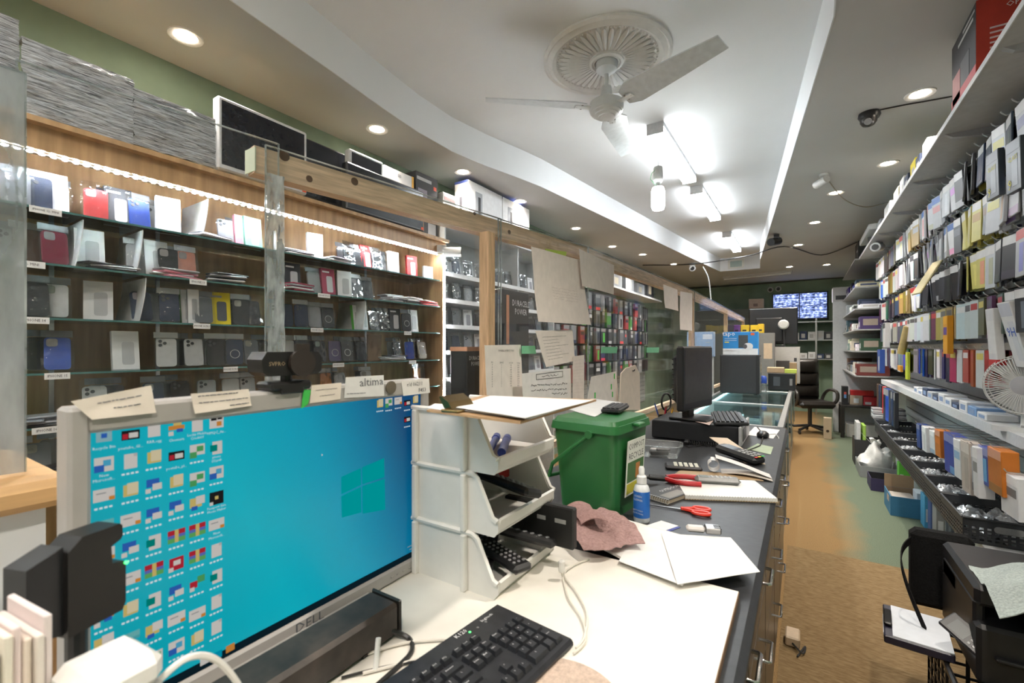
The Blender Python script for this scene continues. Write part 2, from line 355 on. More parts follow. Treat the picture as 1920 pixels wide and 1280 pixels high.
part('rod_cover', MB().lathe([(.018, -.165), (.03, -.17), (.036, -.24), (.03, -.25)], 24), FANW, t, True)
part('motor', MB().lathe([(.03, -.24), (.075, -.25), (.098, -.265), (.1, -.29), (.096, -.315), (.09, -.318), (.088, -.325), (.072, -.332), (.07, -.338), (.05, -.344), (.048, -.349), (.0, -.352)], 36), FANW, t, True)
bl = MB((.75, .78, .8)); 
bl.prism([(.13, -.05), (.2, -.085), (.45, -.07), (.71, -.045), (.715, .04), (.45, .06), (.2, .075), (.13, .05)], -.003, .003)
bl.v = [Vector((v.x, v.y, v.z-v.y*.30)) for v in bl.v]; bm_ = bl.mesh('blade', mat('fan_blade', (.66, .7, .73), .35, var=.1))
ar = MB().box(.085, -.018, -.012, .19, .018, -.004).mesh('blade_arm', FANW)
sw = MB((.25, .25, .25)).cyl((0, 0, -.012), (0, 0, -.004), .006, n=8).mesh('screw', METAL)
for k, an in enumerate((-20.9, 99.1, 219.1)):
    b = put('blade', bm_, t, (0, 0, -.287), (0, 0, math.radians(an))); put('blade_arm', ar, b)
    for q in ((.15, -.02), (.15, .02), (.18, 0)): put('screw', sw, b, (q[0], q[1], 0))

# ------------------------------------------------------------------ phone case packs
def case_pack(W, Hh, col, cut, head, bagged=True):
    """meshes of a bagged phone case facing +X; base at z=0"""
    key = (W, Hh, col, cut, head)
    if key in CP: return CP[key]
    r = []
    cw, ch = W*.80, Hh*.78; z0 = .006
    poly = [(a, b+z0+ch/2) for a, b in rrect(cw, ch, cw*.16, 3)]
    r.append(('phone_case', MB(col).prism(poly, 0, .011, 'x').mesh('phone_case', GLOSS), None))
    if cut == 1:   # square camera window
        poly = [(a-cw*.2, b+z0+ch*.84) for a, b in rrect(cw*.42, cw*.42, cw*.1, 2)]
        r.append(('camera_window', MB(jit((.42, .42, .4))).prism(poly, .011, .0125, 'x').mesh('camera_window', GLOSS), 0))
    elif cut == 2:  # three rings
        m = MB((.08, .09, .1))
        for dy, dz in ((-.3, .9), (-.3, .76), (-.08, .83)): m.cyl((.011, cw*dy, z0+ch*dz), (.014, cw*dy, z0+ch*dz), cw*.095, n=8)
        r.append(('lens_ring', m.mesh('lens_ring', GLOSS), 0))
    elif cut == 3:  # round magnet ring
        m = MB((.75, .75, .76)); m.M = Matrix.Translation((.0115, 0, z0+ch*.42)) @ Matrix.Rotation(PI/2, 4, 'Y')
        m.lathe([(cw*.26, 0), (cw*.3, 0), (cw*.3, .001), (cw*.26, .001)], 14, closed=True); r.append(('magnet_ring', m.mesh('magnet_ring', PLAST), 0))
    if head: r.append(('header_card', MB(head).box(-.002, -W*.47, Hh*.84, .002, W*.47, Hh).mesh('header_card', PAINT), None))
    if bagged:
        def fn(u, v): 
            y, z = (u-.5)*W, v*Hh
            return (.014+.006*noise.noise((u*7+len(CP)*3.1, v*10, Hh*50)), y, z)
        r.append(('clear_sleeve', MB().sheet(fn, 8, 12, .0004).mesh('clear_sleeve', BAG, True), None))
    CP[key] = r; return r
CP = {}
def box_pack(W, Hh, T, col, side, art):
    key = ('b', W, Hh, T, col, side, art)
    if key in CP: return CP[key]
    m = MB(col); m.box(-T, -W/2, 0, 0, W/2, Hh); m.c[0] = side; m.c[2] = m.c[4] = side
    r = [('carton', m.mesh('carton', PAINT), None)]
    if art:
        a = MB(art); cw, ch = W*.46, Hh*.6
        a.prism([(p*1.0+W*.08, q+Hh*.42) for p, q in rrect(cw, ch, cw*.2, 2)], 0, .0006, 'x')
        r.append(('printed_panel', a.mesh('printed_panel', PAINT), 0)); r.append(('printed_line', MB(tuple(min(1, x+.25) for x in art)).box(0, -W*.42, Hh*.84, .0006, W*.1, Hh*.9).mesh('printed_line', PAINT), 0))
    CP[key] = r; return r
def drop(r, name, label, cat, loc, rz, lean=0.0, group=None, roll=0.0):
    t = thing(name, label, cat, loc, rot=(roll, -lean, rz), group=group); made = []
    for nm, me, par in r: made.append(put(nm, me, t if par is None else made[par]))
    return t
CN = {'black': (.022, .024, .03), 'navy': (.03, .05, .11), 'blue': (.03, .10, .55), 'red': (.72, .05, .05), 'maroon': (.30, .02, .06), 'white': (.78, .79, .8), 'clear': (.55, .58, .62), 'grey': (.22, .24, .27),
      'dark grey': (.07, .075, .085), 'coral': (.85, .35, .25), 'purple': (.16, .13, .26), 'brown': (.10, .06, .04), 'yellow': (.85, .68, .02), 'green': (.12, .55, .08), 'cream': (.7, .65, .5), 'silver': (.5, .52, .55), 'mint': (.25, .65, .5), 'orange': (.85, .27, .03), 'pink': (.85, .35, .45)}
SX = -2.35                                  # front line of the glass shelves
ZSH = [1.912, 1.71, 1.508, 1.303, 1.105, .90]
# the wooden wall unit with glass shelves
U = thing('display_shelving', 'wooden wall unit with six glass shelves and white strip lights', 'shelf unit', (0, 0, 0))
part('back_panel', MB().box(XL+.002, -.8, 0, XL+.03, 2.66, 2.20), WOODP, U)
part('end_panel', MB().box(XL+.03, 2.66, 0, SX+.02, 2.69, 2.20), WOODP, U); part('end_panel', MB().box(XL+.03, -.83, 0, SX+.02, -.8, 2.20), WOODP, U)
part('valance', MB().box(SX-.0, -.8, 2.115, SX+.02, 2.66, 2.20), WOODP, U); part('top_board', MB().box(XL+.03, -.83, 2.20, SX+.06, 2.69, 2.22), WOODP, U)
part('plinth', MB().box(XL+.03, -.8, 0, SX, 2.66, .55), WOODP, U)
for px in (100, 300, 520, 690): y = y_at(px, -2.66); part('slotted_upright', MB((.62, .63, .64)).box(XL+.03, y-.008, .9, XL+.036, y+.008, 2.1), METAL, U)
for k, z in enumerate(ZSH):
    g = part('glass_shelf', MB().box(XL+.04, -.79, z-.008, SX-.002, 2.65, z), GLASS, U)
    part('shelf_edge', MB().box(SX-.002, -.79, z-.008, SX, 2.65, z), GEDGE, g)
dm = mat('divider_white', (.62, .63, .63), .5, var=.1)
for px, k in ((355, 0), (232, 1), (238, 2), (655, 2), (120, 1)):
    y = y_at(px, -2.5); z = ZSH[k]
    d = MB().sheet(lambda u, v: (SX-.30+.28*u, y+.03*math.sin(v*PI*.5)*(1-u*.2), z+.001+v*.186), 2, 5, .003); part('divider', d, dm, U, True)
def led_strip(name, label, p0, p1, n, nrm):
    t = thing(name, label, 'strip light', p0); p0 = Vector(p0); d = Vector(p1)-p0; nrm = Vector(nrm)
    m = MB((.8, .8, .8)); m.tube([(0, 0, 0), tuple(d)], .004, 4); part('tape', m, PLAST, t)
    m = MB()
    for i in range(n):
        q = d*((i+.5)/n)+nrm*.005; 
        u_ = nrm.orthogonal().normalized()*.006; v_ = nrm.cross(u_).normalized()*.006
        m.add([q-u_-v_, q+u_-v_, q+u_+v_, q-u_+v_, q+nrm*.003], [(0, 1, 4), (1, 2, 4), (2, 3, 4), (3, 0, 4)])
    o = part('diodes', m, glow('led', (.90, .95, 1), L_LED*10), t); o['kind'] = 'stuff'
led_strip('led_strip', 'white LED strip running under the top of the wooden shelf unit', (SX-.012, -.78, 2.112), (SX-.012, 2.64, 2.112), 110, (.0, 0, -1))
led_strip('led_strip', 'white LED strip running up the far end of the wooden shelf unit', (SX+.022, 2.672, .98), (SX+.022, 2.672, 2.16), 62, (1, 0, 0))
# packs on the shelves: pixel column, kind, colour
ROWS = [
 [(30, 'c', 'grey', 1), (72, 'c', 'navy', 2), (98, 'b', 'white'), (180, 'c', 'red', 1), (222, 'b', 'dark grey'), (262, 'c', 'blue', 2), (315, 'b', 'white'), (400, 'f', 'grey'), (425, 'c', 'clear', 2), (458, 'b', 'pink'), (475, 'b', 'mint'), (560, 'f', 'white'), (590, 'b', 'white'), (630, 'f', 'silver'), (655, 'c', 'black', 0), (672, 'c', 'dark grey', 0), (688, 'b', 'red'), (706, 'c', 'grey', 0), (738, 'b', 'white'), (772, 'b', 'red'), (803, 'b', 'white')],
 [(52, 'c', 'brown', 0), (104, 'c', 'maroon', 1), (168, 'b', 'white'), (208, 'f', 'black'), (257, 'c', 'clear', 0), (295, 'b', 'white'), (315, 'c', 'black', 1), (350, 'c', 'coral', 1), (330, 'f', 'pink'), (420, 'f', 'black'), (548, 'b', 'black'), (560, 'f', 'maroon'), (590, 'c', 'silver', 0), (616, 'b', 'maroon'), (645, 'b', 'white'), (668, 'c', 'grey', 1), (690, 'c', 'black', 0), (735, 'f', 'silver'), (770, 'f', 'white'), (800, 'f', 'red')],
 [(35, 'c', 'black', 0), (66, 'c', 'dark grey', 2), (103, 'c', 'white', 1), (183, 'b', 'green'), (267, 'c', 'navy', 1), (318, 'c', 'navy', 2), (350, 'b', 'green'), (362, 'b', 'silver'), (382, 'c', 'grey', 0), (412, 'b', 'yellow'), (452, 'c', 'dark grey', 1), (475, 'c', 'black', 0), (536, 'c', 'navy', 0), (565, 'c', 'navy', 2), (590, 'c', 'silver', 0), (616, 'c', 'dark grey', 3), (668, 'b', 'green'), (684, 'b', 'silver'), (702, 'c', 'grey', 0), (720, 'c', 'black', 0), (740, 'b', 'black'), (762, 'c', 'dark grey', 3), (775, 'b', 'white')],
 [(20, 'c', 'purple', 0), (108, 'c', 'blue', 1), (236, 'b', 'white'), (312, 'c', 'white', 2), (364, 'c', 'white', 2), (404, 'c', 'black', 2), (440, 'c', 'navy', 3), (472, 'c', 'grey', 1), (540, 'c', 'white', 0), (568, 'c', 'dark grey', 2), (600, 'c', 'black', 1), (628, 'c', 'purple', 3), (652, 'c', 'dark grey', 3), (678, 'c', 'black', 0), (745, 'c', 'black', 3), (768, 'c', 'blue', 0), (792, 'c', 'cream', 3), (740, 'f', 'silver')],
 [(40, 'f', 'grey'), (90, 'f', 'black'), (178, 'c', 'white', 2), (215, 'c', 'dark grey', 0), (288, 'c', 'navy', 1), (340, 'c', 'black', 2), (388, 'c', 'silver', 2), (434, 'c', 'white', 3), (466, 'c', 'white', 2), (560, 'f', 'grey'), (612, 'c', 'orange', 0), (640, 'c', 'silver', 0), (688, 'c', 'white', 1), (740, 'f', 'white'), (782, 'c', 'orange', 1)],
 [(30, 'c', 'silver', 0), (70, 'c', 'grey', 1), (110, 'f', 'black'), (640, 'f', 'grey'), (700, 'c', 'silver', 2), (760, 'c', 'grey', 0)]]
SHN = ['top', 'second', 'third', 'fourth', 'fifth', 'lowest']
for k, row in enumerate(ROWS):
    row = sorted(row); cnt = {0: 0, 1: 0}
    for it in row:
        px, kd, cn = it[:3]; bay = 0 if px < 500 else 1
        where = f'{ordn(cnt[bay])} along the {SHN[k]} glass shelf, ' + ('left of the filmed strip' if bay == 0 else 'right of the filmed strip'); cnt[bay] += 1
        col = CN[cn]; x = -2.44+random.uniform(-.02, .02)
        if kd == 'c':
            r = case_pack(.094, .163, col, it[3], random.choice([(.75, .76, .78), None, (.3, .31, .33)]))
            drop(r, 'phone_case_pack', f'{cn} phone case pack, {where}', 'phone case', (x, y_at(px, x), ZSH[k]+.001), random.uniform(-.2, .12), random.uniform(.10, .22), 'phone cases on the glass shelves')
            if random.random() < .85:   # another one standing behind
                x2 = x-.06; r = case_pack(.094, .163, CN[random.choice(['black', 'silver', 'dark grey', 'clear', 'white'])], random.choice([0, 2]), (.3, .31, .33))
                drop(r, 'phone_case_pack', f'pack standing behind the {cn} case {where}'.replace(', left of the filmed strip', ' at left').replace(', right of the filmed strip', ' at right'), 'phone case', (x2, y_at(px, x2)+random.choice([-.05, .045, .05]), ZSH[k]+.001), random.uniform(-.1, .1), .12, 'phone cases on the glass shelves')
        elif kd == 'b':
            main = (.74, .75, .76) if cn in ('white', 'green', 'silver') else col
            side = {'green': CN['green'], 'yellow': (.8, .62, .02), 'silver': (.4, .41, .43)}.get(cn, tuple(x*.8 for x in main))
            art = (.10, .11, .13) if cn == 'yellow' else (.45, .46, .48) if cn in ('white', 'green', 'silver') else (.5, .5, .52)
            nw = .045 if cn in ('green', 'silver') and px != 183 else .092
            drop(box_pack(nw, .165 if px != 803 else .11, .022, main, side, art), 'boxed_phone_case', f'{cn} boxed phone case, {where}', 'phone case', (x+.01, y_at(px, x), ZSH[k]+.001), random.uniform(-.25, .1), random.uniform(.06, .16), 'phone cases on the glass shelves')
        else:
            n = random.randint(3, 5); m = MB()
            t = thing('case_pile', f'flat pile of {cn} cases, {where}', 'phone case', (-2.41, y_at(px, -2.4), ZSH[k]+.001), 0, 'phone cases on the glass shelves')
            for q in range(n):
                c = col if q % 2 == 0 else random.choice([(.04, .04, .05), (.7, .7, .72), (.3, .3, .32)])
                part('flat_pack', MB(c).cbox(-.05, -.08, 0, .05, .08, .009, .004), GLOSS, t, False, (random.uniform(-.015, .01), random.uniform(-.02, .02), q*.0095), (0, 0, random.uniform(-.3, .3)))
# shelf tags
for s, px, py, k, wd in (('IPHONE 12- MINI', 86, 393, 0, .086), ('13- MINI', 58, 494, 1, .075), ('IPHONE 13', 372, 526, 1, .07), ('IPHONE 14', 66, 601, 2, .075), ('IPHONE 14 PRO', 379, 611, 2, .07), ('IPHONE 15', 108, 707, 3, .07), ('IPHONE 15 PRO', 433, 692, 3, .066), ('IPHONE 16', 88, 812, 4, .078), ('IPHONE 14 PLUS', 635, 686, 3, .08), ('IPHONE 13 PLUS', 608, 552, 1, .08), ('IPHONE 15 PLUS', 595, 617, 2, .08), ('16 PLUS', 774, 680, 3, .07), ('IPHONE 16 PRO', 765, 623, 2, .07)):
    y = y_at(px, SX+.003); z = ZSH[k]-.012
    t = thing('shelf_tag', f'shelf tag reading {s} on the {SHN[k]} glass shelf, ' + ('left' if px < 500 else 'right')+' of the filmed strip', 'label', (SX+.001, y, z), 0, 'shelf tags')
    part('card', MB((.85, .85, .84)).box(0, -wd/2, -.012, .001, wd/2, .012), PAINT, t); text(t, s, .0135 if len(s) < 10 else .011, (.0018, 0, 0), RX, sx=.85)
bc = thing('card_sheet', 'brown cardboard sheet standing on the fourth glass shelf', 'cardboard', (-2.5, y_at(702, -2.5), ZSH[3]+.001)); part('board', MB((.30, .2, .12)).box(-.003, -.06, 0, .003, .06, .18), PAINT, bc)

# ------------------------------------------------------------------ things along the top of the wall unit
def film_mat():
    m, t, out = nt('stretch_film'); p = t.nodes.new('ShaderNodeBsdfPrincipled'); lk(t, p.outputs[0], out.inputs[0])
    tc = t.nodes.new('ShaderNodeTexCoord'); mp = t.nodes.new('ShaderNodeMapping'); mp.inputs['Scale'].default_value = (3, 3.2, 60); mp.inputs['Rotation'].default_value = (.16, 0, 0)
    n = t.nodes.new('ShaderNodeTexNoise'); n.inputs['Scale'].default_value = 3.2; n.inputs['Detail'].default_value = 12; n.inputs['Roughness'].default_value = .68; n.inputs['Distortion'].default_value = .9
    lk(t, tc.outputs['Object'], mp.inputs[0]); lk(t, mp.outputs[0], n.inputs['Vector'])
    cr = t.nodes.new('ShaderNodeValToRGB'); e = cr.color_ramp.elements; e[0].position = .36; e[0].color = (.04, .045, .055, 1); e[1].position = .58; e[1].color = (.92, .96, 1, 1)
    lk(t, n.outputs[0], cr.inputs[0]); lk(t, cr.outputs[0], p.inputs['Base Color']); p.inputs['Roughness'].default_value = .14; p.inputs['Specular IOR Level'].default_value = 1.0
    b = t.nodes.new('ShaderNodeBump'); b.inputs['Strength'].default_value = .9; b.inputs['Distance'].default_value = .015; lk(t, n.outputs[0], b.inputs['Height']); lk(t, b.outputs[0], p.inputs['Normal'])
    return m
FILM = film_mat(); TX = -2.36
def screen_up(px0, px1, yb, yt, label, frame, name='monitor', wrap=False, x=TX, white=False, dot=True):
    """flat display standing on the unit, its near and far edges at two pixel columns, top and base rows at the far edge"""
    p0, p1 = on_x(px0, 600, x), on_x(px1, 600, x); yb = on_x(px1, yb, x).z; yt = on_x(px1, yt, x).z; yb = max(yb, 2.222)
    t = thing(name, label, 'monitor', (x, p0.y, yb)); L = p1.y-p0.y; h = yt-yb
    if wrap:
        def fn(u, v): return (.0+.012*noise.noise((u*3, v*9, px0))+.007*noise.noise((u*7+v*3, v*42-u*8, px0)), u*L+.006*noise.noise((v*8, 1, px0)), v*h+.01*noise.noise((u*7, 2, px0)))
        part('panel', MB((.02, .02, .025)).cbox(-.06, .01, .008, -.016, L-.01, h-.01, .01), PLAST, t); part('wrap_film', MB().sheet(fn, 40, 70, .001), FILM, t, True)
        part('film_edge', MB().box(-.062, 0, h-.004, .0, L, h+.004), FILM, t)
    else:
        part('casing', MB(frame).cbox(-.05, 0, 0, 0, L, h, .008), PLAST, t); b = .018 if white else .012
        part('screen', MB((.012, .014, .02)).box(-.001, b, b*1.4, .0012, L-b, h-b), mat('dark_screen', (.012, .014, .02), .16, var=.1), t)
        part('stand', MB((.05, .05, .05)).box(-.085, L*.3, 0, -.05, L*.7, .02), PLAST, t)
    if dot: part('price_dot', MB((.9, .12, .04)).box(.003 if wrap else .001, L-.03, .012, .012 if wrap else .003, L-.008, .03), PAINT, t)
    return t
screen_up(40, 250, 292, 152, 'flat display wrapped in silvery stretch film, the larger nearer one', None, 'wrapped_display', True, dot=False)
screen_up(-150, 36, 320, 40, 'film wrapped display at the near end of the unit top', None, 'wrapped_display', True, dot=False, x=-2.38)
screen_up(250, 443, 328, 240, 'flat display wrapped in crinkled film beside the white framed monitor', None, 'wrapped_display', True)
screen_up(408, 576, 366, 249, 'white framed monitor with orange dot leaning on the unit top', (.68, .69, .7), white=True, x=-2.34)
screen_up(545, 660, 396, 294, 'black framed monitor between two white framed ones on the unit top', (.02, .02, .022), x=-2.43)
screen_up(655, 719, 400, 305, 'smaller white framed monitor beyond the black one on the unit top', (.68, .69, .7), white=True, x=-2.36)
screen_up(650, 795, 435, 360, 'wide black monitor lowest in the row above the shelf unit', (.015, .017, .02), x=-2.30)
def carton(name, label, cat, x0, y0, z0, x1, y1, z1, col, marks=(), side=None, m=None, rz=0):
    t = thing(name, label, cat, ((x0+x1)/2, (y0+y1)/2, z0), rz); hx, hy, hz = (x1-x0)/2, (y1-y0)/2, z1-z0
    b = MB(col).cbox(-hx, -hy, 0, hx, hy, hz, .003)
    part('carton', b, m or PAINT, t)
    for f, u0, v0, u1, v1, c in marks:    # printed patch on face f, in fractions of that face
        if f == 'x': p = MB(c).box(hx, -hy+2*hy*u0, hz*v0, hx+.001, -hy+2*hy*u1, hz*v1)
        elif f == 'X': p = MB(c).box(-hx-.001, -hy+2*hy*u0, hz*v0, -hx, -hy+2*hy*u1, hz*v1)
        elif f == 'y': p = MB(c).box(-hx+2*hx*u0, -hy-.001, hz*v0, -hx+2*hx*u1, -hy, hz*v1)
        else: p = MB(c).box(-hx+2*hx*u0, -hy+2*hy*v0, hz, -hx+2*hx*u1, -hy+2*hy*v1, hz+.001)
        part('printed_panel', p, PAINT, t)
    return t
t = carton('steering_wheel_box', 'black product box with gadget pictures on top of the unit', 'box', -2.68, 2.44, 2.222, -2.40, 2.68, 2.70, (.02, .02, .022), [('y', .1, .86, .7, .93, (.7, .7, .7)), ('x', .1, .5, .5, .75, (.28, .25, .3)), ('x', .5, .45, .9, .62, (.2, .2, .22)), ('x', .1, .1, .35, .4, (.35, .2, .1)), ('x', .55, .05, .9, .25, (.6, .6, .62)), ('x', .8, .8, .93, .86, (.8, .1, .05)), ('x', .05, .88, .7, .93, (.5, .5, .5))])
carton('flat_carton', 'white flat carton with orange end before the black product box', 'box', -2.52, 2.14, 2.545, -2.40, 2.42, 2.64, (.78, .78, .77), [('x', .93, 0, 1, 1, (.85, .45, .05)), ('x', .45, .55, .55, .75, (.4, .4, .42))])
carton('filler_carton', 'brown carton under the white flat carton', 'box', -2.52, 2.15, 2.222, -2.41, 2.41, 2.544, (.2, .14, .09))
carton('small_gadget_box', 'small white box with a gadget picture beside the console boxes', 'box', -2.5, 2.72, 2.402, -2.38, 2.88, 2.62, (.75, .75, .74), [('x', .15, .2, .7, .6, (.25, .25, .27)), ('x', .1, .75, .9, .85, (.55, .3, .3))])
for i, (y0, y1) in enumerate(((3.04, 3.555), (3.565, 4.06))):
    t = carton('console_box', ('white game console box with blue top nearest the wooden upright', 'white game console box with blue top, the farther of two')[i], 'box', -2.53, y0, 2.402, -2.38, y1, 2.815, (.82, .83, .85))
    t['group'] = 'console boxes'
    part('blue_lid', MB((.05, .08, .3)).box(-.076, -(y1-y0)/2-.001, .393, .072, (y1-y0)/2+.001, .414), PAINT, t)
    part('picture', MB((.35, .37, .4)).box(.075, -.16, .1, .0765, -.06, .34), PAINT, t); part('picture', MB((.02, .02, .025)).box(.075, -.12, .11, .077, -.085, .30), PAINT, t)
    part('picture', MB((.02, .02, .025)).box(-.02, -(y1-y0)/2-.002, .1, .01, -(y1-y0)/2-.0005, .28), PAINT, t)
    text(t, 'PS5', .075, (.0765, .12, .1), RX)
# ------------------------------------------------------------------ second, white shelf unit
U2 = thing('white_shelving', 'white shelf bays of phone cases beyond the wooden unit', 'shelf unit', (0, 0, 0))
WM = mat('white_laminate', (.66, .68, .69), .45, var=.06)
part('back_panel', MB().box(XL+.002, 2.69, 0, XL+.02, 4.55, 2.36), mat('pale_slat', (.55, .58, .59), .5, var=.08), U2)
for y in (2.70, 3.78, 4.54): part('side_panel', MB().box(XL+.02, y, 0, SX, y+.016, 2.36), WM, U2)
part('top_board', MB().box(XL+.02, 2.69, 2.36, SX+.05, 4.56, 2.40), WM, U2)
Z2 = [1.978, 1.77, 1.565, 1.36, 1.15, .94]
for z in Z2: b = part('shelf_board', MB().box(XL+.02, 2.716, z-.016, SX, 4.54, z), WM, U2); part('price_rail', MB((.8, .81, .82)).box(SX, 2.716, z-.022, SX+.003, 4.54, z+.012), PLAST, b)
for k, z in enumerate(Z2[:5]):
    for bay, (ya, yb, nm) in enumerate(((2.78, 3.74, 'near'), (3.85, 4.5, 'far'))):
        n = 7 if bay == 0 else 5
        for i in range(n):
            y = ya+(yb-ya)*i/(n-1); cn = random.choice(['black', 'black', 'dark grey', 'white', 'silver', 'navy', 'grey'])
            if cn == 'white': r = box_pack(.085, .155, .02, CN['white'], (.6, .6, .6), (.3, .3, .33))
            else: r = case_pack(.094, .163, CN[cn], random.choice([0, 2, 3]), (.3, .31, .33))
            drop(r, 'phone_case_pack', f'{cn} phone case pack, {ordn(i)} in the {nm} bay, {SHN[k]} shelf of the white shelving', 'phone case', (-2.43, y, z+.001), random.uniform(-.45, -.1), random.uniform(.1, .2), 'phone cases on the white shelving')
# grey slat wall farther on
U3 = thing('slat_wall', 'grey slat wall hung with small packs beyond the white shelving', 'slat wall', (0, 0, 0))
SLAT = mat('slat_grey', (.34, .36, .36), .6, var=.1)
part('backing', MB((.08, .08, .08)).box(XL+.002, 4.6, .3, XL+.02, 9.2, 2.25), PLAST, U3)
sl = MB().box(XL+.02, 4.6, 0, XL+.035, 9.2, .068).mesh('slat', SLAT)
for i in range(25): put('slat', sl, U3, (0, 0, .32+i*.077))
part('canopy_board', MB().box(XL+.02, 4.6, 2.28, SX, 9.2, 2.31), WM, U3)
g4 = MB((.05, .05, .05))
def flat_pack(W, Hh, T, col, head, patch):
    key = ('h', W, Hh, T, col, head, patch)
    if key in CP: return CP[key]
    m = MB(col).cbox(-T/2, -W/2, -Hh, T/2, W/2, 0, .002)
    r = [('card', m.mesh('card', GLOSS), None)]
    q = len(CP) % 3; x = -T/2
    r.append(('header_panel', MB(head).box(x-.0006, -W*.46, -Hh*.22, x, W*.46, -Hh*.02).mesh('header_panel', GLOSS), 0))
    r.append(('picture_panel', MB(patch).box(x-.0006, -W*(.3, .46, .4)[q], -Hh*(.9, .98, .5)[q], x, W*(.1, .46, .4)[q], -Hh*(.3, .8, .3)[q]).mesh('picture_panel', GLOSS), 0)); CP[key] = r; return r
DK = ['black', 'dark grey', 'grey', 'navy', 'red', 'silver', 'green', 'dark grey', 'black', 'grey', 'white']
for row, z in enumerate((2.17, 1.93, 1.68, 1.42, 1.16)):
    for i in range(15):
        y = 4.72+i*.26+random.uniform(-.04, .04); cn = random.choice(DK)
        r = flat_pack(.13, .235, .04, tuple(x*.35+.03 for x in CN[cn]), (.3, .3, .3), CN[random.choice(DK)])
        for q in range(1):
            drop(r, 'hanging_pack', f'{cn} hanging pack, {ordn(i)} along the {ordn(row)} row of the far slat wall', 'retail pack', (-2.55, y, z), PI+random.uniform(-.2, .2), 0, 'packs on the far slat wall')
    m = MB((.5, .5, .5))
    for i in range(60): y = 4.66+i*.075; m.col = tuple(x*.3+.02 for x in CN[random.choice(DK)]); m.cbox(-2.66, y-.03, z-.235, -2.6, y+.03, z-.005, .002)
    o = part('hanging_packs', m, GLOSS); tag(o, f'dense rank of small packs behind the {ordn(row)} row on the far slat wall', 'retail packs', None, 'stuff')
# boxes on the top over there
for i in range(7):
    y = 4.7+i*.6; h = random.uniform(.12, .3); cn = random.choice(['black', 'dark grey', 'brown', 'grey'])
    carton('storage_box', f'{cn} box, {ordn(i)} along the board above the far slat wall', 'box', -2.6, y, 2.312, -2.38, y+.42, 2.31+h, CN[cn], [('x', .2, .2, .6, .7, (.5, .45, .35))])['group'] = 'boxes above the far slat wall'
t = thing('bullet_camera', 'white bullet camera at the far end of the wooden unit', 'camera', on_x(832, 472, -2.28).to_tuple(), .6)
part('body', MB((.78, .78, .77)).cyl((0, 0, 0), (.13, 0, 0), .036, n=16), PLAST, t, True); part('lens', MB((.02, .02, .02)).cyl((.13, 0, 0), (.133, 0, 0), .022, n=14), GLOSS, t)
part('bracket', MB((.7, .7, .7)).box(-.05, -.012, -.012, .02, .012, .05), PLAST, t)

# ------------------------------------------------------------------ clear partition on the counter
R0, R1, R2, R3, R4 = (-1.10, .575), (-.95, 1.35), (-.885, 2.02), (-.80, 4.1), (-.83, 8.4)
ZR = 1.872     # top of the rail
PT = thing('partition_frame', 'pine lumber frame of the counter partition with long top rail', 'partition', (0, 0, 0))
def beam(a, b, z0, z1, th, name):
    a = Vector((*a, 0)); b = Vector((*b, 0)); d = (b-a).normalized(); n = Vector((-d.y, d.x, 0))*th/2
    m = MB(); vs = []
    # local axes follow the beam so that the grain runs along it
    L = (b-a).length; m.box(-th/2, 0, 0, th/2, L, z1-z0)
    o = part(name, m, WOODR, PT); o.location = (a.x, a.y, z0); o.rotation_euler = (0, 0, math.atan2(d.y, d.x)-PI/2); return o
beam(R0, R2, ZR-.064, ZR, .038, 'top_rail'); beam(R2, R3, ZR-.064, ZR, .038, 'top_rail'); beam(R3, R4, ZR-.064, ZR, .038, 'top_rail')
def upright(p, z0=.90, z1=ZR-.064, w_=.04): part('upright', MB().box(-w_/2, -w_/2, 0, w_/2, w_/2, z1-z0), WOODV, PT, loc=(p[0], p[1], z0))
upright((-.952, 1.325)); upright(R3); upright((-.82, 6.3)); upright(R4)
beam(R0, R4, .90, .93, .03, 'bottom_rail')
kn = MB((.14, .07, .03)).lathe([(0, 0), (.008, .0005), (.011, 0)], 10).mesh('knot', mat('knot', (.12, .06, .03), .6))
for px, py, s in ((533, 292, 1.2), (665, 340, 1.0), (580, 335, .8), (890, 400, .6), (955, 435, .8)):
    d = Vector((R2[0]-R0[0], R2[1]-R0[1], 0)).normalized(); n = Vector((d.y, -d.x, 0)); r = ray(px, py)
    k = (Vector((R0[0], R0[1], 0))+n*.0195).dot(n)/r.dot(n); q = r*k+Vector((0, 0, H))
    o = put('knot', kn, PT, q.to_tuple(), (0, PI/2, math.atan2(n.y, n.x))); o.scale = (s, s, 1)
part('end_sticker', MB((.6, .65, .5)).box(-1.122, .572, ZR-.06, -1.078, .5745, ZR-.004), PAINT, PT)
def plex(name, label, a, b, z0, z1, m, off=.024):
    a = Vector((*a, 0)); b = Vector((*b, 0)); d = (b-a).normalized(); L = (b-a).length
    t = thing(name, label, 'acrylic sheet', (a.x, a.y, z0), math.atan2(d.y, d.x)-PI/2)
    part('sheet', MB().box(off, 0, 0, off+.003, L, z1-z0), m, t)
    for q in (0, L): part('cut_edge', MB().box(off-.0005, q-.0015, 0, off+.0035, q+.0015, z1-z0), clear('acrylic_edge', (.8, .85, .86), 1.2, .1, .75, (.8, .85, .87)), t)
    part('cut_edge', MB().box(off-.0005, 0, z1-z0-.002, off+.0035, L, z1-z0+.001), MATS['acrylic_edge'], t)
    return t
L0 = Vector(R0)-(Vector(R2)-Vector(R0)).normalized()*.0
dv = (Vector(R2)-Vector(R0)).normalized()
def al(s): q = Vector(R0)+dv*s; return (q.x, q.y)
def s_at(px):   # distance along the first rail for a pixel column
    n = Vector((dv.y, -dv.x)); r = ray(px, 650); k = Vector(R0).dot(n)/Vector((r.x, r.y)).dot(n); return (Vector((r.x, r.y))*k-Vector(R0)).dot(dv)
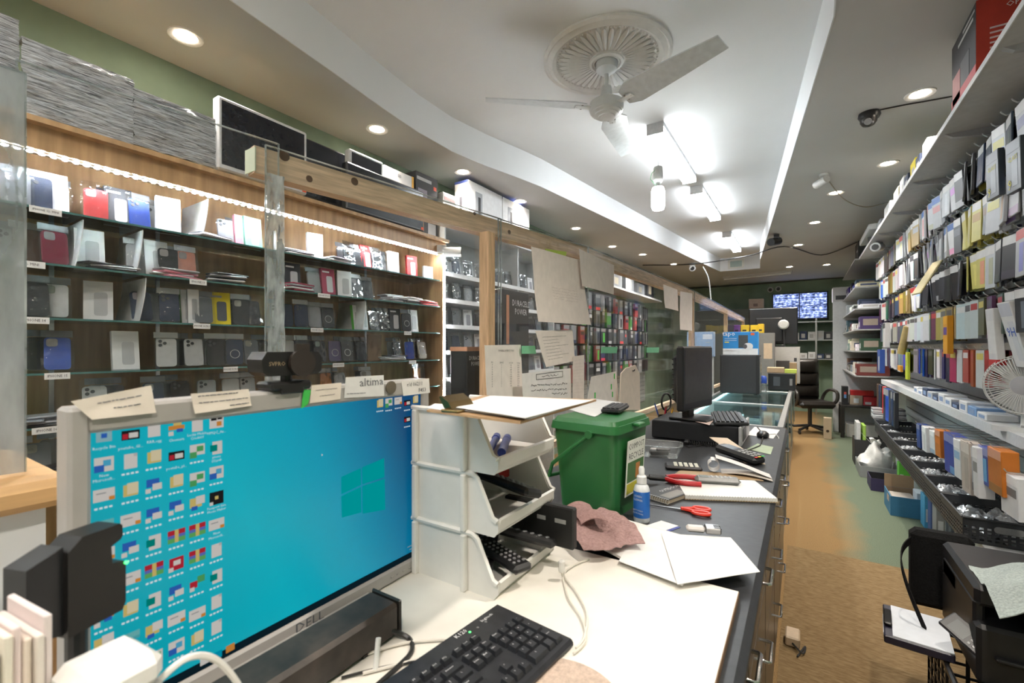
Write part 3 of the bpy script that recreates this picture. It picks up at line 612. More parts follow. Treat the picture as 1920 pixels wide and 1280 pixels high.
plex('acrylic_sheet', 'dusty acrylic sheet at the near left end of the partition', al(-.75), al(s_at(45)), 1.19, 1.86, PLEXD, .05)
plex('acrylic_sheet', 'clear acrylic sheet between the dusty sheet and the rail end', al(s_at(30)), al(s_at(512)), 1.19, ZR+.015, PLEX, .03)
plex('acrylic_sheet', 'clear acrylic sheet screwed to the rail before the upright', al(s_at(490)), al(s_at(930)), .93, ZR+.006, PLEX)
plex('acrylic_sheet', 'clear acrylic sheet carrying the taped papers', al(s_at(925)), R2, .93, ZR+.004, PLEX)
plex('acrylic_sheet', 'clear acrylic sheet beyond the taped papers', R2, R3, .93, ZR+.004, PLEX)
plex('acrylic_sheet', 'clear acrylic sheet at the far end of the partition', R3, R4, .93, ZR+.004, PLEX)
# wrinkled film strip over the joint
s0, s1 = s_at(489), s_at(522)
t = thing('film_strip', 'crumpled clear film wrapped over the joint of two acrylic sheets', 'plastic film', (*al(s0), .95), math.atan2(dv.y, dv.x)-PI/2)
part('film', MB().sheet(lambda u, v: (.036+.004*noise.noise((u*6, v*30, 3)), u*(s1-s0)+.003*noise.noise((v*12, 5, 1)), v*.86), 8, 60, .0004), clear('joint_film', (.93, .95, .97), 2.2, .12, .85, (.85, .9, .95), scale=30, stretch=(1, 1, .3)), t, True)
# ------------------------------------------------------------------ the counter
DT = mat('dark_laminate', (.028, .03, .034), .42, var=.25, scale=40, bump=.05)
CAB = mat('cabinet_front', (.10, .075, .055), .3, var=.2, scale=12, stretch=(1, 1, .3))
ZT, ZB = .90, .916
wt = thing('counter_top', 'long dark laminate counter top with rounded front edge', 'counter', (0, 0, 0))
part('slab', MB().cbox(-.885, -.55, .862, -.075, 3.27, ZT, .012), DT, wt); 
CHR = mat('chrome', (.75, .75, .75), .18, 1.0, var=.05)
hm = MB().tube([(0, -.048, 0), (.026, -.048, 0), (.03, -.044, 0), (.03, .044, 0), (.026, .048, 0), (0, .048, 0)], .0045, 8).mesh('handle', CHR, True)
for i in range(7):
    y0 = -.5+i*.54; y1 = y0+.53
    t = thing('base_cabinet', f'brown counter cabinet with chrome handles, {ordn(i)} from the near end', 'cabinet', (-.1, y0, 0), 0, 'counter cabinets')
    part('carcass', MB((.05, .04, .035)).box(-.74, 0, .06, -.016, .53, .86), PLAST, t); part('kick_board', MB((.02, .02, .02)).box(-.7, 0, 0, -.06, .53, .06), PLAST, t)
    for z0, z1 in ((.66, .85), (.44, .65), (.07, .43)):
        d = part('drawer', MB().cbox(-.016, .006, z0, 0, .524, z1, .003), CAB, t)
        put('handle', hm, d, (0, .265 if i % 2 else .4, z1-.06)); 
bd = thing('white_board', 'worn white laminated board lying over the near end of the counter', 'board', (0, 0, 0))
WB = mat('worn_white', (.82, .77, .69), .5, var=.14, scale=5, two=(.86, .83, .77))
part('panel', MB().box(-.868, -.5, ZT+.0005, -.107, 1.0, ZB), WB, bd); part('edge_strip', MB((.18, .1, .05)).box(-.107, -.5, ZT+.0005, -.1055, 1.0, ZB-.001), PAINT, bd)

def flat_z(name, label, cat, z, pts, col, th=.0008, m=None, curl=0.0, top=True):
    P = [on_z(a, b, z) for a, b in pts]; c = sum(P, Vector())/len(P); c.z = z
    t = thing(name, label, cat, c.to_tuple()) if top else None
    if len(P) == 4:
        def fn(u, v):
            p = (P[0]*(1-u)+P[1]*u)*(1-v)+(P[3]*(1-u)+P[2]*u)*v-c
            return (p.x, p.y, th+curl*max(0, noise.noise((u*2.2+pts[0][0], v*2.2, 1)))*min(1, 6*min(u, 1-u, v, 1-v)+.35))
        g = MB(col).sheet(fn, 10, 10, -th); 
        if (P[1]-P[0]).cross(P[3]-P[0]).z > 0: g = MB(col).sheet(fn, 10, 10, th)
        part('sheet', g, m or PAINT, t, True)
    else:
        poly = [((p-c).x, (p-c).y) for p in P]
        part('sheet', MB(col).prism(poly, 0, th), m or PAINT, t)
    return t, c
def flat_x(name, label, cat, X, pts, col, th=.0006, m=None, bend=0.0):
    """paper hanging in the plane x = X (thickness towards +X)"""
    P = [on_x(a, b, X) for a, b in pts]; c = sum(P, Vector())/len(P)
    t = thing(name, label, cat, c.to_tuple())
    def fn(u, v):
        p = (P[0]*(1-u)+P[1]*u)*(1-v)+(P[3]*(1-u)+P[2]*u)*v-c
        return (th+bend*(v**2)*(.6+.4*math.sin(u*3))+bend*.12*(1+math.sin(u*5+v*7)), p.y, p.z)
    g = MB(col).sheet(fn, 6, 8, -th); part('sheet', g, m or PAINT, t, True)
    def at(u, v): return Vector(fn(u, v))+Vector((.0008, 0, 0))
    return t, at
def lines(t, at, rows, col=(.15, .15, .2), wob=.01, r=.0006, u0=.1, u1=.9, name='handwriting'):
    """rows of writing strokes on a sheet; rows = list of (v, u0, u1)"""
    m = MB(col)
    for v, a, b in rows:
        n = max(6, int((b-a)*60)); pts = []
        for i in range(n+1):
            u = a+(b-a)*i/n; pts.append(at(u, v+random.uniform(-wob, wob)))
        k = 0
        while k < n:
            e = min(n, k+random.randint(2, 6)); m.tube(pts[k:e+1], r, 3); k = e+1
    return part(name, m, PAINT, t)

# ------------------------------------------------------------------ the computer monitor
MX = -.705; my0, my1 = y_at(127, MX), y_at(806, MX); mz1 = 1.329; mz0 = .9175
M_ = thing('computer_monitor', 'large silver framed monitor showing a blue desktop full of icons', 'monitor', (MX, my0, ZB)); ML = my1-my0; b0, b1 = mz0-ZB, mz1-ZB
SIL = mat('silver_plastic', (.38, .36, .34), .45, var=.05)
sy0, sy1 = y_at(172, MX)-my0, y_at(792, MX)-my0; sz1 = on_x(792, 737, MX).z-ZB; sz0 = on_x(797, 1034, MX).z-ZB
fr = MB()
fr.cbox(-.045, 0, b0, 0, sy0, b1, .004); fr.cbox(-.045, sy1, b0, 0, ML, b1, .004); fr.cbox(-.045, sy0-.004, sz1, 0, sy1+.004, b1, .004); fr.cbox(-.045, sy0-.004, b0, 0, sy1+.004, sz0, .004)
part('bezel', fr, SIL, M_); part('rear_casing', MB((.5, .5, .5)).cbox(-.075, .03, b0+.02, -.04, ML-.03, b1-.02, .01), SIL, M_)
part('neck', MB((.5, .5, .5)).cbox(-.1, ML*.42, .01, -.05, ML*.58, b0+.12, .006), SIL, M_); part('foot', MB((.5, .5, .5)).cbox(-.17, ML*.28, 0, .02, ML*.72, .012, .005), SIL, M_)
def screen_mat():
    m, t, out = nt('desktop_wallpaper'); p = t.nodes.new('ShaderNodeBsdfPrincipled'); lk(t, p.outputs[0], out.inputs[0]); p.inputs['Base Color'].default_value = (.004, .005, .006, 1); p.inputs['Roughness'].default_value = .3; p.inputs['Specular IOR Level'].default_value = .25
    tc = t.nodes.new('ShaderNodeTexCoord'); sp = t.nodes.new('ShaderNodeSeparateXYZ'); lk(t, tc.outputs['Generated'], sp.inputs[0])
    cr = t.nodes.new('ShaderNodeValToRGB'); e = cr.color_ramp.elements; e[0].position = 0; e[0].color = (.0, .34, .42, 1); e[1].position = 1; e[1].color = (0, .06, .17, 1)
    for q, c in ((.35, (0, .40, .50, 1)), (.62, (0, .30, .44, 1)), (.82, (0, .17, .32, 1))): n = cr.color_ramp.elements.new(q); n.color = c
    n = t.nodes.new('ShaderNodeTexNoise'); n.inputs['Scale'].default_value = 1.6; lk(t, tc.outputs['Generated'], n.inputs['Vector'])
    ad = t.nodes.new('ShaderNodeMath'); ad.operation = 'MULTIPLY_ADD'; ad.inputs[1].default_value = .25; lk(t, sp.outputs[2], ad.inputs[0]); lk(t, sp.outputs[1], ad.inputs[2])
    sb = t.nodes.new('ShaderNodeMath'); sb.operation = 'SUBTRACT'; sb.inputs[1].default_value = .12; lk(t, ad.outputs[0], sb.inputs[0]); lk(t, sb.outputs[0], cr.inputs[0])
    lk(t, cr.outputs[0], p.inputs['Emission Color']); p.inputs['Emission Strength'].default_value = L_SCREEN; return m
part('screen', MB().box(-.008, sy0, sz0, -.006, sy1, sz1), screen_mat(), M_)
part('task_bar', MB((.006, .02, .03)).box(-.006, sy0, sz0, -.0057, sy1, sz0+.012), glow('screen_glow', (1, 1, 1), L_SCREEN*.62, True), M_)
SG = MATS['screen_glow']
def ms(zx, zy): p = on_x(100+zx/2, 640+zy/2, MX-.006); return p.y-my0, p.z-ZB
pane = MB((0, .62, .52))
for q in ([(1080, 508), (1152, 475), (1153, 537), (1080, 572)], [(1158, 472), (1240, 437), (1241, 508), (1159, 535)], [(1080, 580), (1153, 545), (1154, 640), (1082, 660)], [(1159, 542), (1242, 515), (1244, 630), (1160, 645)]):
    pts = [ms(*a) for a in q]; pane = MB((0, .48, .50)).prism(pts[::-1], -.0058, -.0054, 'x'); part('wallpaper_pane', pane, SG, M_)
part('mouse_pointer', MB((.8, .85, .85)).prism([(ms(1005, 420)[0]+a, ms(1005, 420)[1]+b) for a, b in ((0, 0), (.003, -.003), (0, -.0045))], -.0055, -.0052, 'x'), SG, M_)
W_, G_, O_, B_, K_, R_, Y_, E_, T_ = (.85, .8, .74), (.1, .45, .15), (.8, .32, .06), (.04, .16, .6), (.02, .02, .02), (.6, .03, .05), (.8, .62, .2), (.3, .32, .33), (0, .3, .38)
IC = {'page': [(W_, -.36, -.5, .36, .5), ((.6, .6, .6), .16, .3, .36, .5)], 'folder': [(Y_, -.4, -.42, .4, .36), ((.9, .78, .5), -.2, -.3, .42, .46)], 'doc': [(W_, -.55, -.4, .55, .4), (O_, .25, -.4, .55, -.15), (E_, -.4, .1, .1, .16)],
      'word': [(W_, -.5, -.45, .5, .5), ((.1, .5, .75), -.05, -.1, .35, .3), (B_, -.5, -.45, 0, 0)], 'excel': [(W_, -.5, -.3, .5, .5), (G_, -.05, -.05, .4, .35), (G_, -.5, -.5, -.05, -.05)], 'pub': [(W_, -.3, -.5, .4, .5), ((0, .3, .25), -.45, -.25, .05, .25)],
      'rar': [(R_, -.55, .1, .55, .45), ((.15, .2, .6), -.55, -.12, .55, .1), ((.15, .5, .15), -.55, -.45, .55, -.12), (Y_, -.12, -.45, .12, .45)], 'photo': [(K_, -.5, -.32, .5, .32), (W_, -.1, -.2, .4, .15), (R_, -.45, -.25, -.15, .1)],
      'bird': [(O_, -.5, -.1, .5, .2), (Y_, -.2, .2, .3, .5), (B_, .0, -.3, .4, -.05), (W_, -.5, -.5, -.2, -.2)], 'blue': [(B_, -.45, -.1, .3, .45), (W_, -.1, -.35, .45, .1), (W_, -.5, -.5, -.2, -.2)], 'bin': [((.35, .6, .65), -.4, -.45, .4, .35), ((.55, .75, .8), -.46, .3, .46, .46), (B_, -.15, -.2, .15, .1)],
      'black': [(K_, -.5, -.5, .5, .5), (Y_, -.12, -.1, .12, .15), (W_, -.5, -.5, -.25, -.25)], 'red': [(R_, -.45, -.45, .45, .45), (W_, -.2, -.1, .25, .25), (W_, -.5, -.5, -.2, -.2)], 'teal': [((.1, .5, .55), -.5, -.2, .5, .2), ((.2, .6, .6), -.3, 0, .5, .35)], 'fruit': [(R_, -.5, -.3, 0, .2), (G_, 0, 0, .5, .5), (W_, -.5, -.5, -.2, -.2)],
      'mix': [(Y_, -.5, -.3, .3, .4), (W_, -.1, -.1, .5, .5), (B_, -.4, -.5, 0, -.2)], 'tool': [(W_, -.5, -.5, .5, .5), (K_, -.4, .1, .0, .3), (O_, .0, -.35, .35, .0), (K_, .05, .15, .4, .4)]}
CAP = {(190, 350): 'Recycle Bin', (290, 350): 'youtube_GI...', (378, 330): 'RRR.ogg', (462, 325): 'Chomera', (540, 312): 'Lucky Mobile\nCredit01', (612, 300): 'HMQC_Az...', (190, 462): 'New\nMicrosoft...', (612, 586): 'Passport Size\nPhoto Maker', (612, 398): 'photo\n(1).pub', (462, 428): 'youtube_pl...', (612, 684): 'New\nMicrosoft...'}
COLS = {190: [(350, 'bin'), (462, 'word'), (575, 'doc'), (690, 'teal'), (800, 'doc'), (910, 'mix'), (1035, 'bird'), (1130, 'mix')], 290: [(350, 'photo'), (448, 'page'), (555, 'folder'), (668, 'doc'), (775, 'blue'), (888, 'doc'), (1000, 'folder'), (1110, 'teal'), (1225, 'fruit')],
  378: [(330, 'page'), (432, 'folder'), (538, 'blue'), (648, 'blue'), (752, 'pub'), (855, 'rar'), (970, 'pub'), (1080, 'mix'), (1190, 'excel')], 462: [(325, 'bird'), (428, 'photo'), (523, 'folder'), (620, 'blue'), (728, 'rar'), (832, 'red'), (937, 'blue'), (1038, 'doc'), (1145, 'word')],
  540: [(312, 'page'), (410, 'excel'), (515, 'excel'), (605, 'mix'), (705, 'rar'), (802, 'rar'), (905, 'fruit'), (1020, 'doc'), (1110, 'folder')], 612: [(300, 'tool'), (398, 'pub'), (492, 'word'), (586, 'black'), (684, 'doc'), (782, 'page'), (880, 'pub'), (975, 'page'), (1070, 'page')],
  1225: [(232, 'folder')], 1258: [(230, 'excel')], 1293: [(222, 'doc')], 1327: [(230, 'photo'), (292, 'photo')], 1358: [(217, 'folder'), (280, 'mix'), (345, 'folder'), (405, 'excel'), (470, 'doc')]}
ICM = {}; CAPM = glow('caption_glow', (.75, .85, .88), L_SCREEN*.8)
for zx, L in COLS.items():
    for zy, kd in L:
        y, z = ms(zx, zy); s = .0185
        if kd not in ICM:
            m = MB()
            for q, (c, u0, v0, u1, v1) in enumerate(IC[kd]): m.box(0, u0*s, v0*s, .0003+.0001*q, u1*s, v1*s, c)
            ICM[kd] = m.mesh('desktop_icon', SG)
        o = put('desktop_icon', ICM[kd], M_, (-.0059, y, z))
        if (zx, zy) in CAP: text(o, CAP[zx, zy], .0052, (.0004, 0, -.0155), RX, CAPM, sx=.9)
        else:
            m = MB()
            for a in range(4): m.box(.0, -.009+a*.0046, -.0165, .0003, -.006+a*.0046, -.0142)
            part('caption', m, CAPM, o)
for zx, zy, c in ((568, 1195, W_), (615, 1175, (0, .4, .6)), (663, 1148, O_)): y, z = ms(zx, zy); part('task_icon', MB(c).box(-.0057, y-.006, z-.005, -.0053, y+.006, z+.005), SG, M_)
y, z = ms(1365, 775); 
for k in range(4): part('status_text', MB((.3, .4, .45)).box(-.0057, y-.03+k*.006, z+.012-k*.007, -.0054, y+.012, z+.014-k*.007), SG, M_)
p = on_x(581, 1165, MX); text(M_, 'DELL', .022, (.0008, p.y-my0, p.z-ZB), RX, mat('logo_steel', (.12, .13, .15), .3, .6), sx=1.1)
for k in range(6): p = on_x(735+k*11, 1081-k*6, MX); part('bezel_button', MB((.4, .4, .4)).cbox(0, p.y-my0-.004, p.z-ZB-.002, .002, p.y-my0+.004, p.z-ZB+.002, .0008), SIL, M_)
# notes stuck to the frame
PNT = (.82, .73, .64); NX = MX+.0012
t, at = flat_x('paper_note', 'curling handwritten note stuck at the near corner of the monitor frame', 'note', NX, [(132, 752), (283, 722), (291, 773), (170, 786)], PNT, bend=.004); lines(t, at, [(.3, .25, .85), (.6, .4, .8)])
t, at = flat_x('paper_note', 'handwritten note on the monitor frame between corner note and webcam', 'note', NX, [(357, 738), (466, 729), (470, 760), (364, 775)], PNT, bend=.003); lines(t, at, [(.15, .1, .8), (.5, .1, .95), (.8, .6, .95)])
t, at = flat_x('paper_note', 'faint handwritten note on the monitor frame right of the webcam', 'note', NX, [(584, 722), (640, 717), (638, 748), (580, 756)], PNT); lines(t, at, [(.3, .15, .85), (.65, .3, .8)], (.45, .4, .4))
t, at = flat_x('altima_card', 'white printed card stuck on the monitor frame', 'card', NX, [(648, 707), (719, 703), (720, 742), (645, 746)], (.75, .74, .73)); lines(t, at, [(.8, .05, .5)], wob=.003)
q = at(.66, .3); text(t, 'altima', .022, q.to_tuple(), RX, mat('ink_grey', (.15, .15, .17), .5), sx=1.1)
t, at = flat_x('paper_note', 'white note with bold handwriting at the far corner of the monitor frame', 'note', NX, [(752, 714), (804, 709), (806, 736), (756, 742)], (.8, .78, .74)); q = at(.45, .3); text(t, 'r/d 06211', .012, q.to_tuple(), RX); q = at(.7, .75); text(t, 'F453', .012, q.to_tuple(), RX)
q = on_x(733, 726, NX+.001); part('round_sticker', MB((.12, .1, .07)).cyl((0, q.y-my0, q.z-ZB), (.0026, q.y-my0, q.z-ZB), .013, n=20), PAINT, M_).location = (.0012, 0, 0)
q = on_x(573, 745, NX+.001); t = thing('green_tape', 'scrap of bright green tape on the monitor frame under the webcam', 'tape', q.to_tuple()); part('strip', MB((.05, .5, .08)).prism([(-.008, -.018), (.004, -.012), (.01, .012), (-.004, .014)], 0, .0006, 'x'), PAINT, t)
# webcam
q = on_x(538, 715, MX-.01)
t = thing('webcam', 'black webcam with round privacy cover clamped on the monitor', 'webcam', (MX-.012, q.y, mz1+.001)); BK = (.012, .011, .011)
part('clamp', MB(BK).cbox(-.03, -.035, 0, .02, .035, .014, .004), PLAST, t); part('clamp_lip', MB(BK).cbox(.014, -.02, -.006, .02, .02, .006, .002), PLAST, t); part('neck', MB(BK).cyl((0, 0, .012), (0, 0, .03), .009), PLAST, t)
b = part('camera_body', MB(BK).prism([(-.05, .03), (-.042, .024), (.042, .024), (.05, .03), (.052, .05), (.044, .062), (-.044, .062), (-.052, .05)], -.022, .022, 'x'), PLAST, t)
part('privacy_cover', MB((.03, .022, .018)).cyl((.022, .012, .044), (.029, .012, .044), .022, n=24), PLAST, b); part('cover_tab', MB((.03, .022, .018)).box(.022, 0, .06, .028, .024, .075), PLAST, b); text(b, 'SVPRO', .009, (.0225, -.028, .043), RX, mat('logo_gold', (.45, .33, .2), .5))
# sound bar in front of the screen
t = thing('sound_bar', 'dusty black sound bar lying before the monitor', 'speaker', (-.603, .04, ZB)); part('body', MB((.015, .013, .012)).cbox(-.035, 0, .004, .035, .50, .058, .006), mat('dusty_black', (.018, .015, .013), .5, var=.5, scale=25, two=(.06, .045, .035)), t)
part('end_cap', MB((.02, .018, .016)).cbox(-.036, .50, .003, .036, .506, .06, .003), PLAST, t); part('foot', MB(BK).box(-.03, .03, 0, .03, .06, .004), PLAST, t); part('foot', MB(BK).box(-.03, .43, 0, .03, .46, .004), PLAST, t)
# ------------------------------------------------------------------ keyboard
A = on_z(930, 1132, ZB+.012); Bk = on_z(712, 1280, ZB+.012); d = (Bk-A); d.z = 0; ang = math.atan2(d.y, d.x)   # rear edge runs from A towards the viewer
KL, KW = .45, .165
t = thing('keyboard', 'black desktop keyboard lying on the white board before the monitor', 'keyboard', (A.x, A.y, ZB), ang)
part('tray', MB((.018, .019, .022)).cbox(-.003, 0, .0, KL, KW, .014, .005), mat('keyboard_plastic', (.022, .023, .027), .35, var=.3, scale=60), t)
# local x: from numpad end to left end, local y: towards the user
for s, sz, x, y in (('K120', .012, .105, .014), ('logitech', .009, .045, .017)): text(t, s, sz, (x, y, .0146), (0, 0, PI), INKW)
part('lock_lamp', MB((.05, .8, .1)).cyl((.092, .022, .0138), (.092, .022, .0146), .0022, n=8), glow('key_led', (.1, 1, .2), 1.5), t)
for k in range(2): part('lock_lamp', MB((.2, .2, .2)).cyl((.075-.02*k, .024, .0138), (.075-.02*k, .024, .0146), .0022, n=8), PLAST, t)
KEYM = {}
def key(x, y, w_, d_, lab=None):
    kk = (round(w_, 4), round(d_, 4))
    if kk not in KEYM:
        m = MB((.016, .017, .02)); a, b = w_/2-.001, d_/2-.001; i = .0022
        m.add([(-a, -b, 0), (a, -b, 0), (a, b, 0), (-a, b, 0), (-a+i, -b+i*.6, .0075), (a-i, -b+i*.6, .0075), (a-i, b-i*1.4, .0065), (-a+i, b-i*1.4, .0065)], BOXF); KEYM[kk] = m.mesh('key', MATS['keyboard_plastic'])
    o = put('key', KEYM[kk], t, (x, y, .014))
    if lab: text(o, lab, .0048 if len(lab) < 4 else .0036, (w_*.1, -d_*.12, .0079), (0, 0, PI), INKW)
u = .019
def rowk(xr, y, items, d_=u):  # items from right (numpad side) to left
    x = xr
    for wd, lab in items:
        if lab != '_': key(x+wd*u/2, y, wd*u, d_, lab)
        x += wd*u
x0 = .012; ys = [.045, .068, .087, .106, .125, .144]
rowk(x0, ys[1], [(1, '-'), (1, '*'), (1, '/'), (1, 'Num')]); rowk(x0+u, ys[2], [(1, '9'), (1, '8'), (1, '7')]); rowk(x0+u, ys[3], [(1, '6'), (1, '5'), (1, '4')]); rowk(x0+u, ys[4], [(1, '3'), (1, '2'), (1, '1')]); rowk(x0+u, ys[5], [(1, '.'), (2, '0')])
key(x0+u/2, (ys[2]+ys[3])/2, u, 2*u, '+'); key(x0+u/2, (ys[4]+ys[5])/2, u, 2*u, 'Enter')
x1 = x0+4*u+.006
rowk(x1, ys[0], [(1, 'Pause'), (1, 'Scroll'), (1, 'Print')], .015); rowk(x1, ys[1], [(1, 'PgUp'), (1, 'Home'), (1, 'Ins')]); rowk(x1, ys[2], [(1, 'PgDn'), (1, 'End'), (1, 'Delete')]); rowk(x1+u, ys[4], [(1, '^')]); rowk(x1, ys[5], [(1, '>'), (1, 'v'), (1, '<')])
x2 = x1+3*u+.006
rowk(x2, ys[0], [(1, 'F12'), (1, 'F11'), (1, 'F10'), (1, 'F9'), (.5, '_'), (1, 'F8'), (1, 'F7'), (1, 'F6'), (1, 'F5'), (.5, '_'), (1, 'F4'), (1, 'F3'), (1, 'F2'), (1, 'F1'), (.6, '_'), (1, 'Esc')], .015)
rowk(x2, ys[1], [(2, 'Backspace')]+[(1, c) for c in '=-0987654321`']); rowk(x2, ys[2], [(1.5, '\\')]+[(1, c) for c in '][POIUYTREWQ']+[(1.5, 'Tab')]); rowk(x2, ys[3], [(2.25, 'Enter')]+[(1, c) for c in "';LKJHGFDSA"]+[(1.75, 'Caps')])
rowk(x2, ys[4], [(2.75, 'Shift')]+[(1, c) for c in '/.,MNBVCXZ']+[(2.25, 'Shift')]); rowk(x2, ys[5], [(1.3, 'Ctrl'), (1.3, None), (1.3, None), (1.3, 'Alt'), (6, None), (1.3, 'Alt'), (1.2, None), (1.3, 'Ctrl')])
q = on_z(1075, 1275, ZB); t = thing('mouse_pad', 'round beige mouse pad at the edge of the white board', 'mouse pad', (q.x, q.y-.06, ZB)); part('disc', MB((.55, .43, .35)).cyl((0, 0, 0), (0, 0, .003), .095, n=40), CLOTH, t)
# ------------------------------------------------------------------ stacking bins
BINM = mat('bin_plastic', (.80, .78, .74), .4, var=.08, scale=12)
bx0, bx1, by0, by1, bh = -.735, -.488, .715, .945, .118
def bin_(z, label):
    t = thing('stacking_bin', label, 'storage bin', (0, 0, z), 0, 'white stacking bins'); e = .004; D = bx1-bx0
    prof = [(bx0, .0), (bx0, bh), (bx1-.058, bh), (bx1-.048, bh-.008), (bx1-.012, .036), (bx1, .03), (bx1, .012), (bx1-.01, .0)]
    for y in (by0, by1-e): part('side_wall', MB().prism(prof, y, y+e, 'y'), BINM, t)
    part('floor_panel', MB().box(bx0, by0+e, 0, bx1-.012, by1-e, e), BINM, t); part('back_wall', MB().box(bx0, by0+e, e, bx0+e, by1-e, bh-.01), BINM, t)
    part('front_lip', MB().prism([(bx1-.014, 0), (bx1-.002, .012), (bx1+.004, .034), (bx1-.002, .036), (bx1-.008, .014), (bx1-.018, .004)], by0+e, by1-e, 'y'), BINM, t)
    for y in (by0-.006, by1-.002): part('rim', MB().tube([(bx0, y+.004, bh-.002), (bx1-.06, y+.004, bh-.002), (bx1-.048, y+.004, bh-.01), (bx1-.012, y+.004, .038), (bx1, y+.004, .032)], .0055, 6), BINM, t, True)
    for x in (bx0+.03, bx1-.085): part('foot_rib', MB().cbox(x, by0-.012, 0, x+.012, by0, bh-.006, .002), BINM, t)
bin_(ZB, 'bottom white stacking bin holding remote controls'); bin_(ZB+bh+.001, 'middle white stacking bin holding black handsets'); bin_(ZB+2*bh+.002, 'top white stacking bin holding blue pens')
def remote(label, p, rz, tilt, L=.17, W=.045, col=(.015, .015, .016), roll=0.0, name='remote_control', cat='remote control'):
    t = thing(name, label, cat, p, rot=(tilt, roll, rz)); part('shell', MB(col).cbox(-W/2, -L/2, 0, W/2, L/2, .018, .006), PLAST, t)
    bt_ = MB((.3, .3, .32)).cyl((0, 0, 0), (0, 0, .0022), W*.07, n=8).mesh('button', PLAST)
    for i in range(3):
        for j in range(8): put('button', bt_, t, ((i-1)*W*.26, -L*.38+j*L*.1, .0178))
    return t
remote('black remote with grey buttons on top of the pile in the bottom bin', (-.53, .85, ZB+.062), 1.9, .15, roll=.35)
remote('black remote with a rounded end lying at the front of the bottom bin', (-.535, .80, ZB+.034), 1.2, .0, L=.15)
remote('black remote deep inside the bottom bin', (-.6, .83, ZB+.022), .5, .1)
carton('flat_black_box', 'black flat box standing upright against the far side of the bottom bin', 'box', -.60, .905, ZB+.04, -.42, .925, ZB+.13, (.012, .012, .012), [('y', .2, .6, .35, .7, (.4, .4, .4)), ('y', .5, .6, .62, .7, (.4, .4, .4)), ('y', .75, .6, .9, .7, (.4, .4, .4))])
remote('black cordless handset leaning out of the middle bin', (-.55, .84, ZB+bh+.055), 1.25, .0, L=.18, W=.05, roll=.3, name='handset', cat='phone')
remote('dark handset lying deep in the middle bin', (-.62, .80, ZB+bh+.01), .6, 0, name='handset', cat='phone')
carton('red_card', 'small dark red box at the back of the middle bin', 'box', -.66, .87, ZB+bh+.05, -.60, .93, ZB+bh+.09, (.35, .01, .01))
for i in range(2):
    t = thing('pen', ('blue pen lying forward in the top bin', 'blue marker behind the pen in the top bin')[i], 'pen', (-.55-.03*i, .83, ZB+2*bh+.033), rot=(0, 0, .5)); part('barrel', MB((.01, .04, .3)).cyl((0, -.07, 0), (0, .05, 0), .009-.001*i), PLAST, t, True); part('cap', MB((.01, .03, .2)).cyl((0, .05, 0), (0, .08, 0), .0095), PLAST, t, True)
carton('pen_tray', 'white inner tray in the top bin under the pens', 'tray', -.66, .75, ZB+2*bh+.008, -.51, .93, ZB+2*bh+.022, (.7, .68, .65))
# clipboard on the bins
zc_ = ZB+3*bh+.012
t = thing('clipboard', 'brown hardboard clipboard resting on the top bin', 'clipboard', (0, 0, zc_)); P = [on_z(a, b, zc_) for a, b in ((800, 772), (975, 795), (1118, 752), (905, 744))]
part('board', MB((.42, .27, .14)).prism([(p.x, p.y) for p in P], 0, .004), mat('hardboard', (.42, .26, .13), .6, var=.12), t)
q = on_z(872, 772, zc_); cl = part('clip', MB((.35, .25, .1)).cbox(q.x-.02, q.y-.045, .004, q.x+.02, q.y+.045, .009, .002), METAL, t); part('spring_lever', MB((.25, .17, .07)).prism([(q.x-.022, .009), (q.x-.004, .009), (q.x-.012, .02), (q.x-.03, .03), (q.x-.034, .028)], q.y-.032, q.y+.032, 'y'), METAL, cl)
for i in range(3): flat_z('paper_sheet', ('top printed sheet held on the clipboard', 'second sheet under the clip of the clipboard', 'lowest sheet under the clip of the clipboard')[i], 'paper', zc_+.010-.003*i, [(855-10*i, 764+i*2), (985+i*4, 784+i), (1112-i*4, 751), (925-i*3, 742)], (.78, .77, .76), curl=.004 if i == 0 else .0)
t, _ = flat_z('paper_sheet', 'white sheet poking out left under the clipboard clip', 'paper', zc_+.0045, [(800, 765), (850, 772), (865, 760), (815, 757)], (.78, .77, .76))
# papers, cards and small things on the counter
flat_z('paper_sheet', 'stack of white papers under the pink cloth beside the bins', 'paper', ZB+.002, [(1045, 985), (1190, 1062), (1290, 1010), (1120, 962)], (.78, .76, .74), .006)
flat_z('paper_sheet', 'loose white sheet spread over board and counter beyond the pink cloth', 'paper', ZB+.009, [(1160, 1052), (1280, 1098), (1330, 1015), (1200, 985)], (.84, .83, .82), .001, curl=.004)
flat_z('paper_sheet', 'large white sheet with a pointed corner hanging over the counter front', 'paper', ZB+.012, [(1270, 1096), (1425, 1072), (1370, 1008), (1240, 1000)], (.84, .83, .82), .001, curl=.006)
flat_z('paper_sheet', 'grey card under the compost bin beside the paper stack', 'paper', ZT+.001, [(1043, 975), (1060, 990), (1100, 965), (1085, 955)], (.35, .38, .42))
def cloth_fn(c, w_, h_, rot, hz):
    def fn(u, v):
        x, y = (u-.5)*w_*(1+.1*math.sin(v*5)), (v-.5)*h_*(1+.12*math.sin(u*6)); z = .006+hz*(.5+.5*math.sin(u*7+v*2))*(.4+.6*math.sin(v*PI))+.012*abs(noise.noise((u*5, v*5, 2)))
        return (x*math.cos(rot)-y*math.sin(rot), x*math.sin(rot)+y*math.cos(rot), z)
    return fn
q = on_z(1118, 1000, ZB+.01)
t = thing('cleaning_cloth', 'crumpled dusty pink cloth lying on the papers', 'cloth', (q.x, q.y, ZB+.016)); part('cloth', MB((.42, .27, .26)).sheet(cloth_fn(q, .15, .24, .75, .022), 28, 28, .002), CLOTH, t, True)
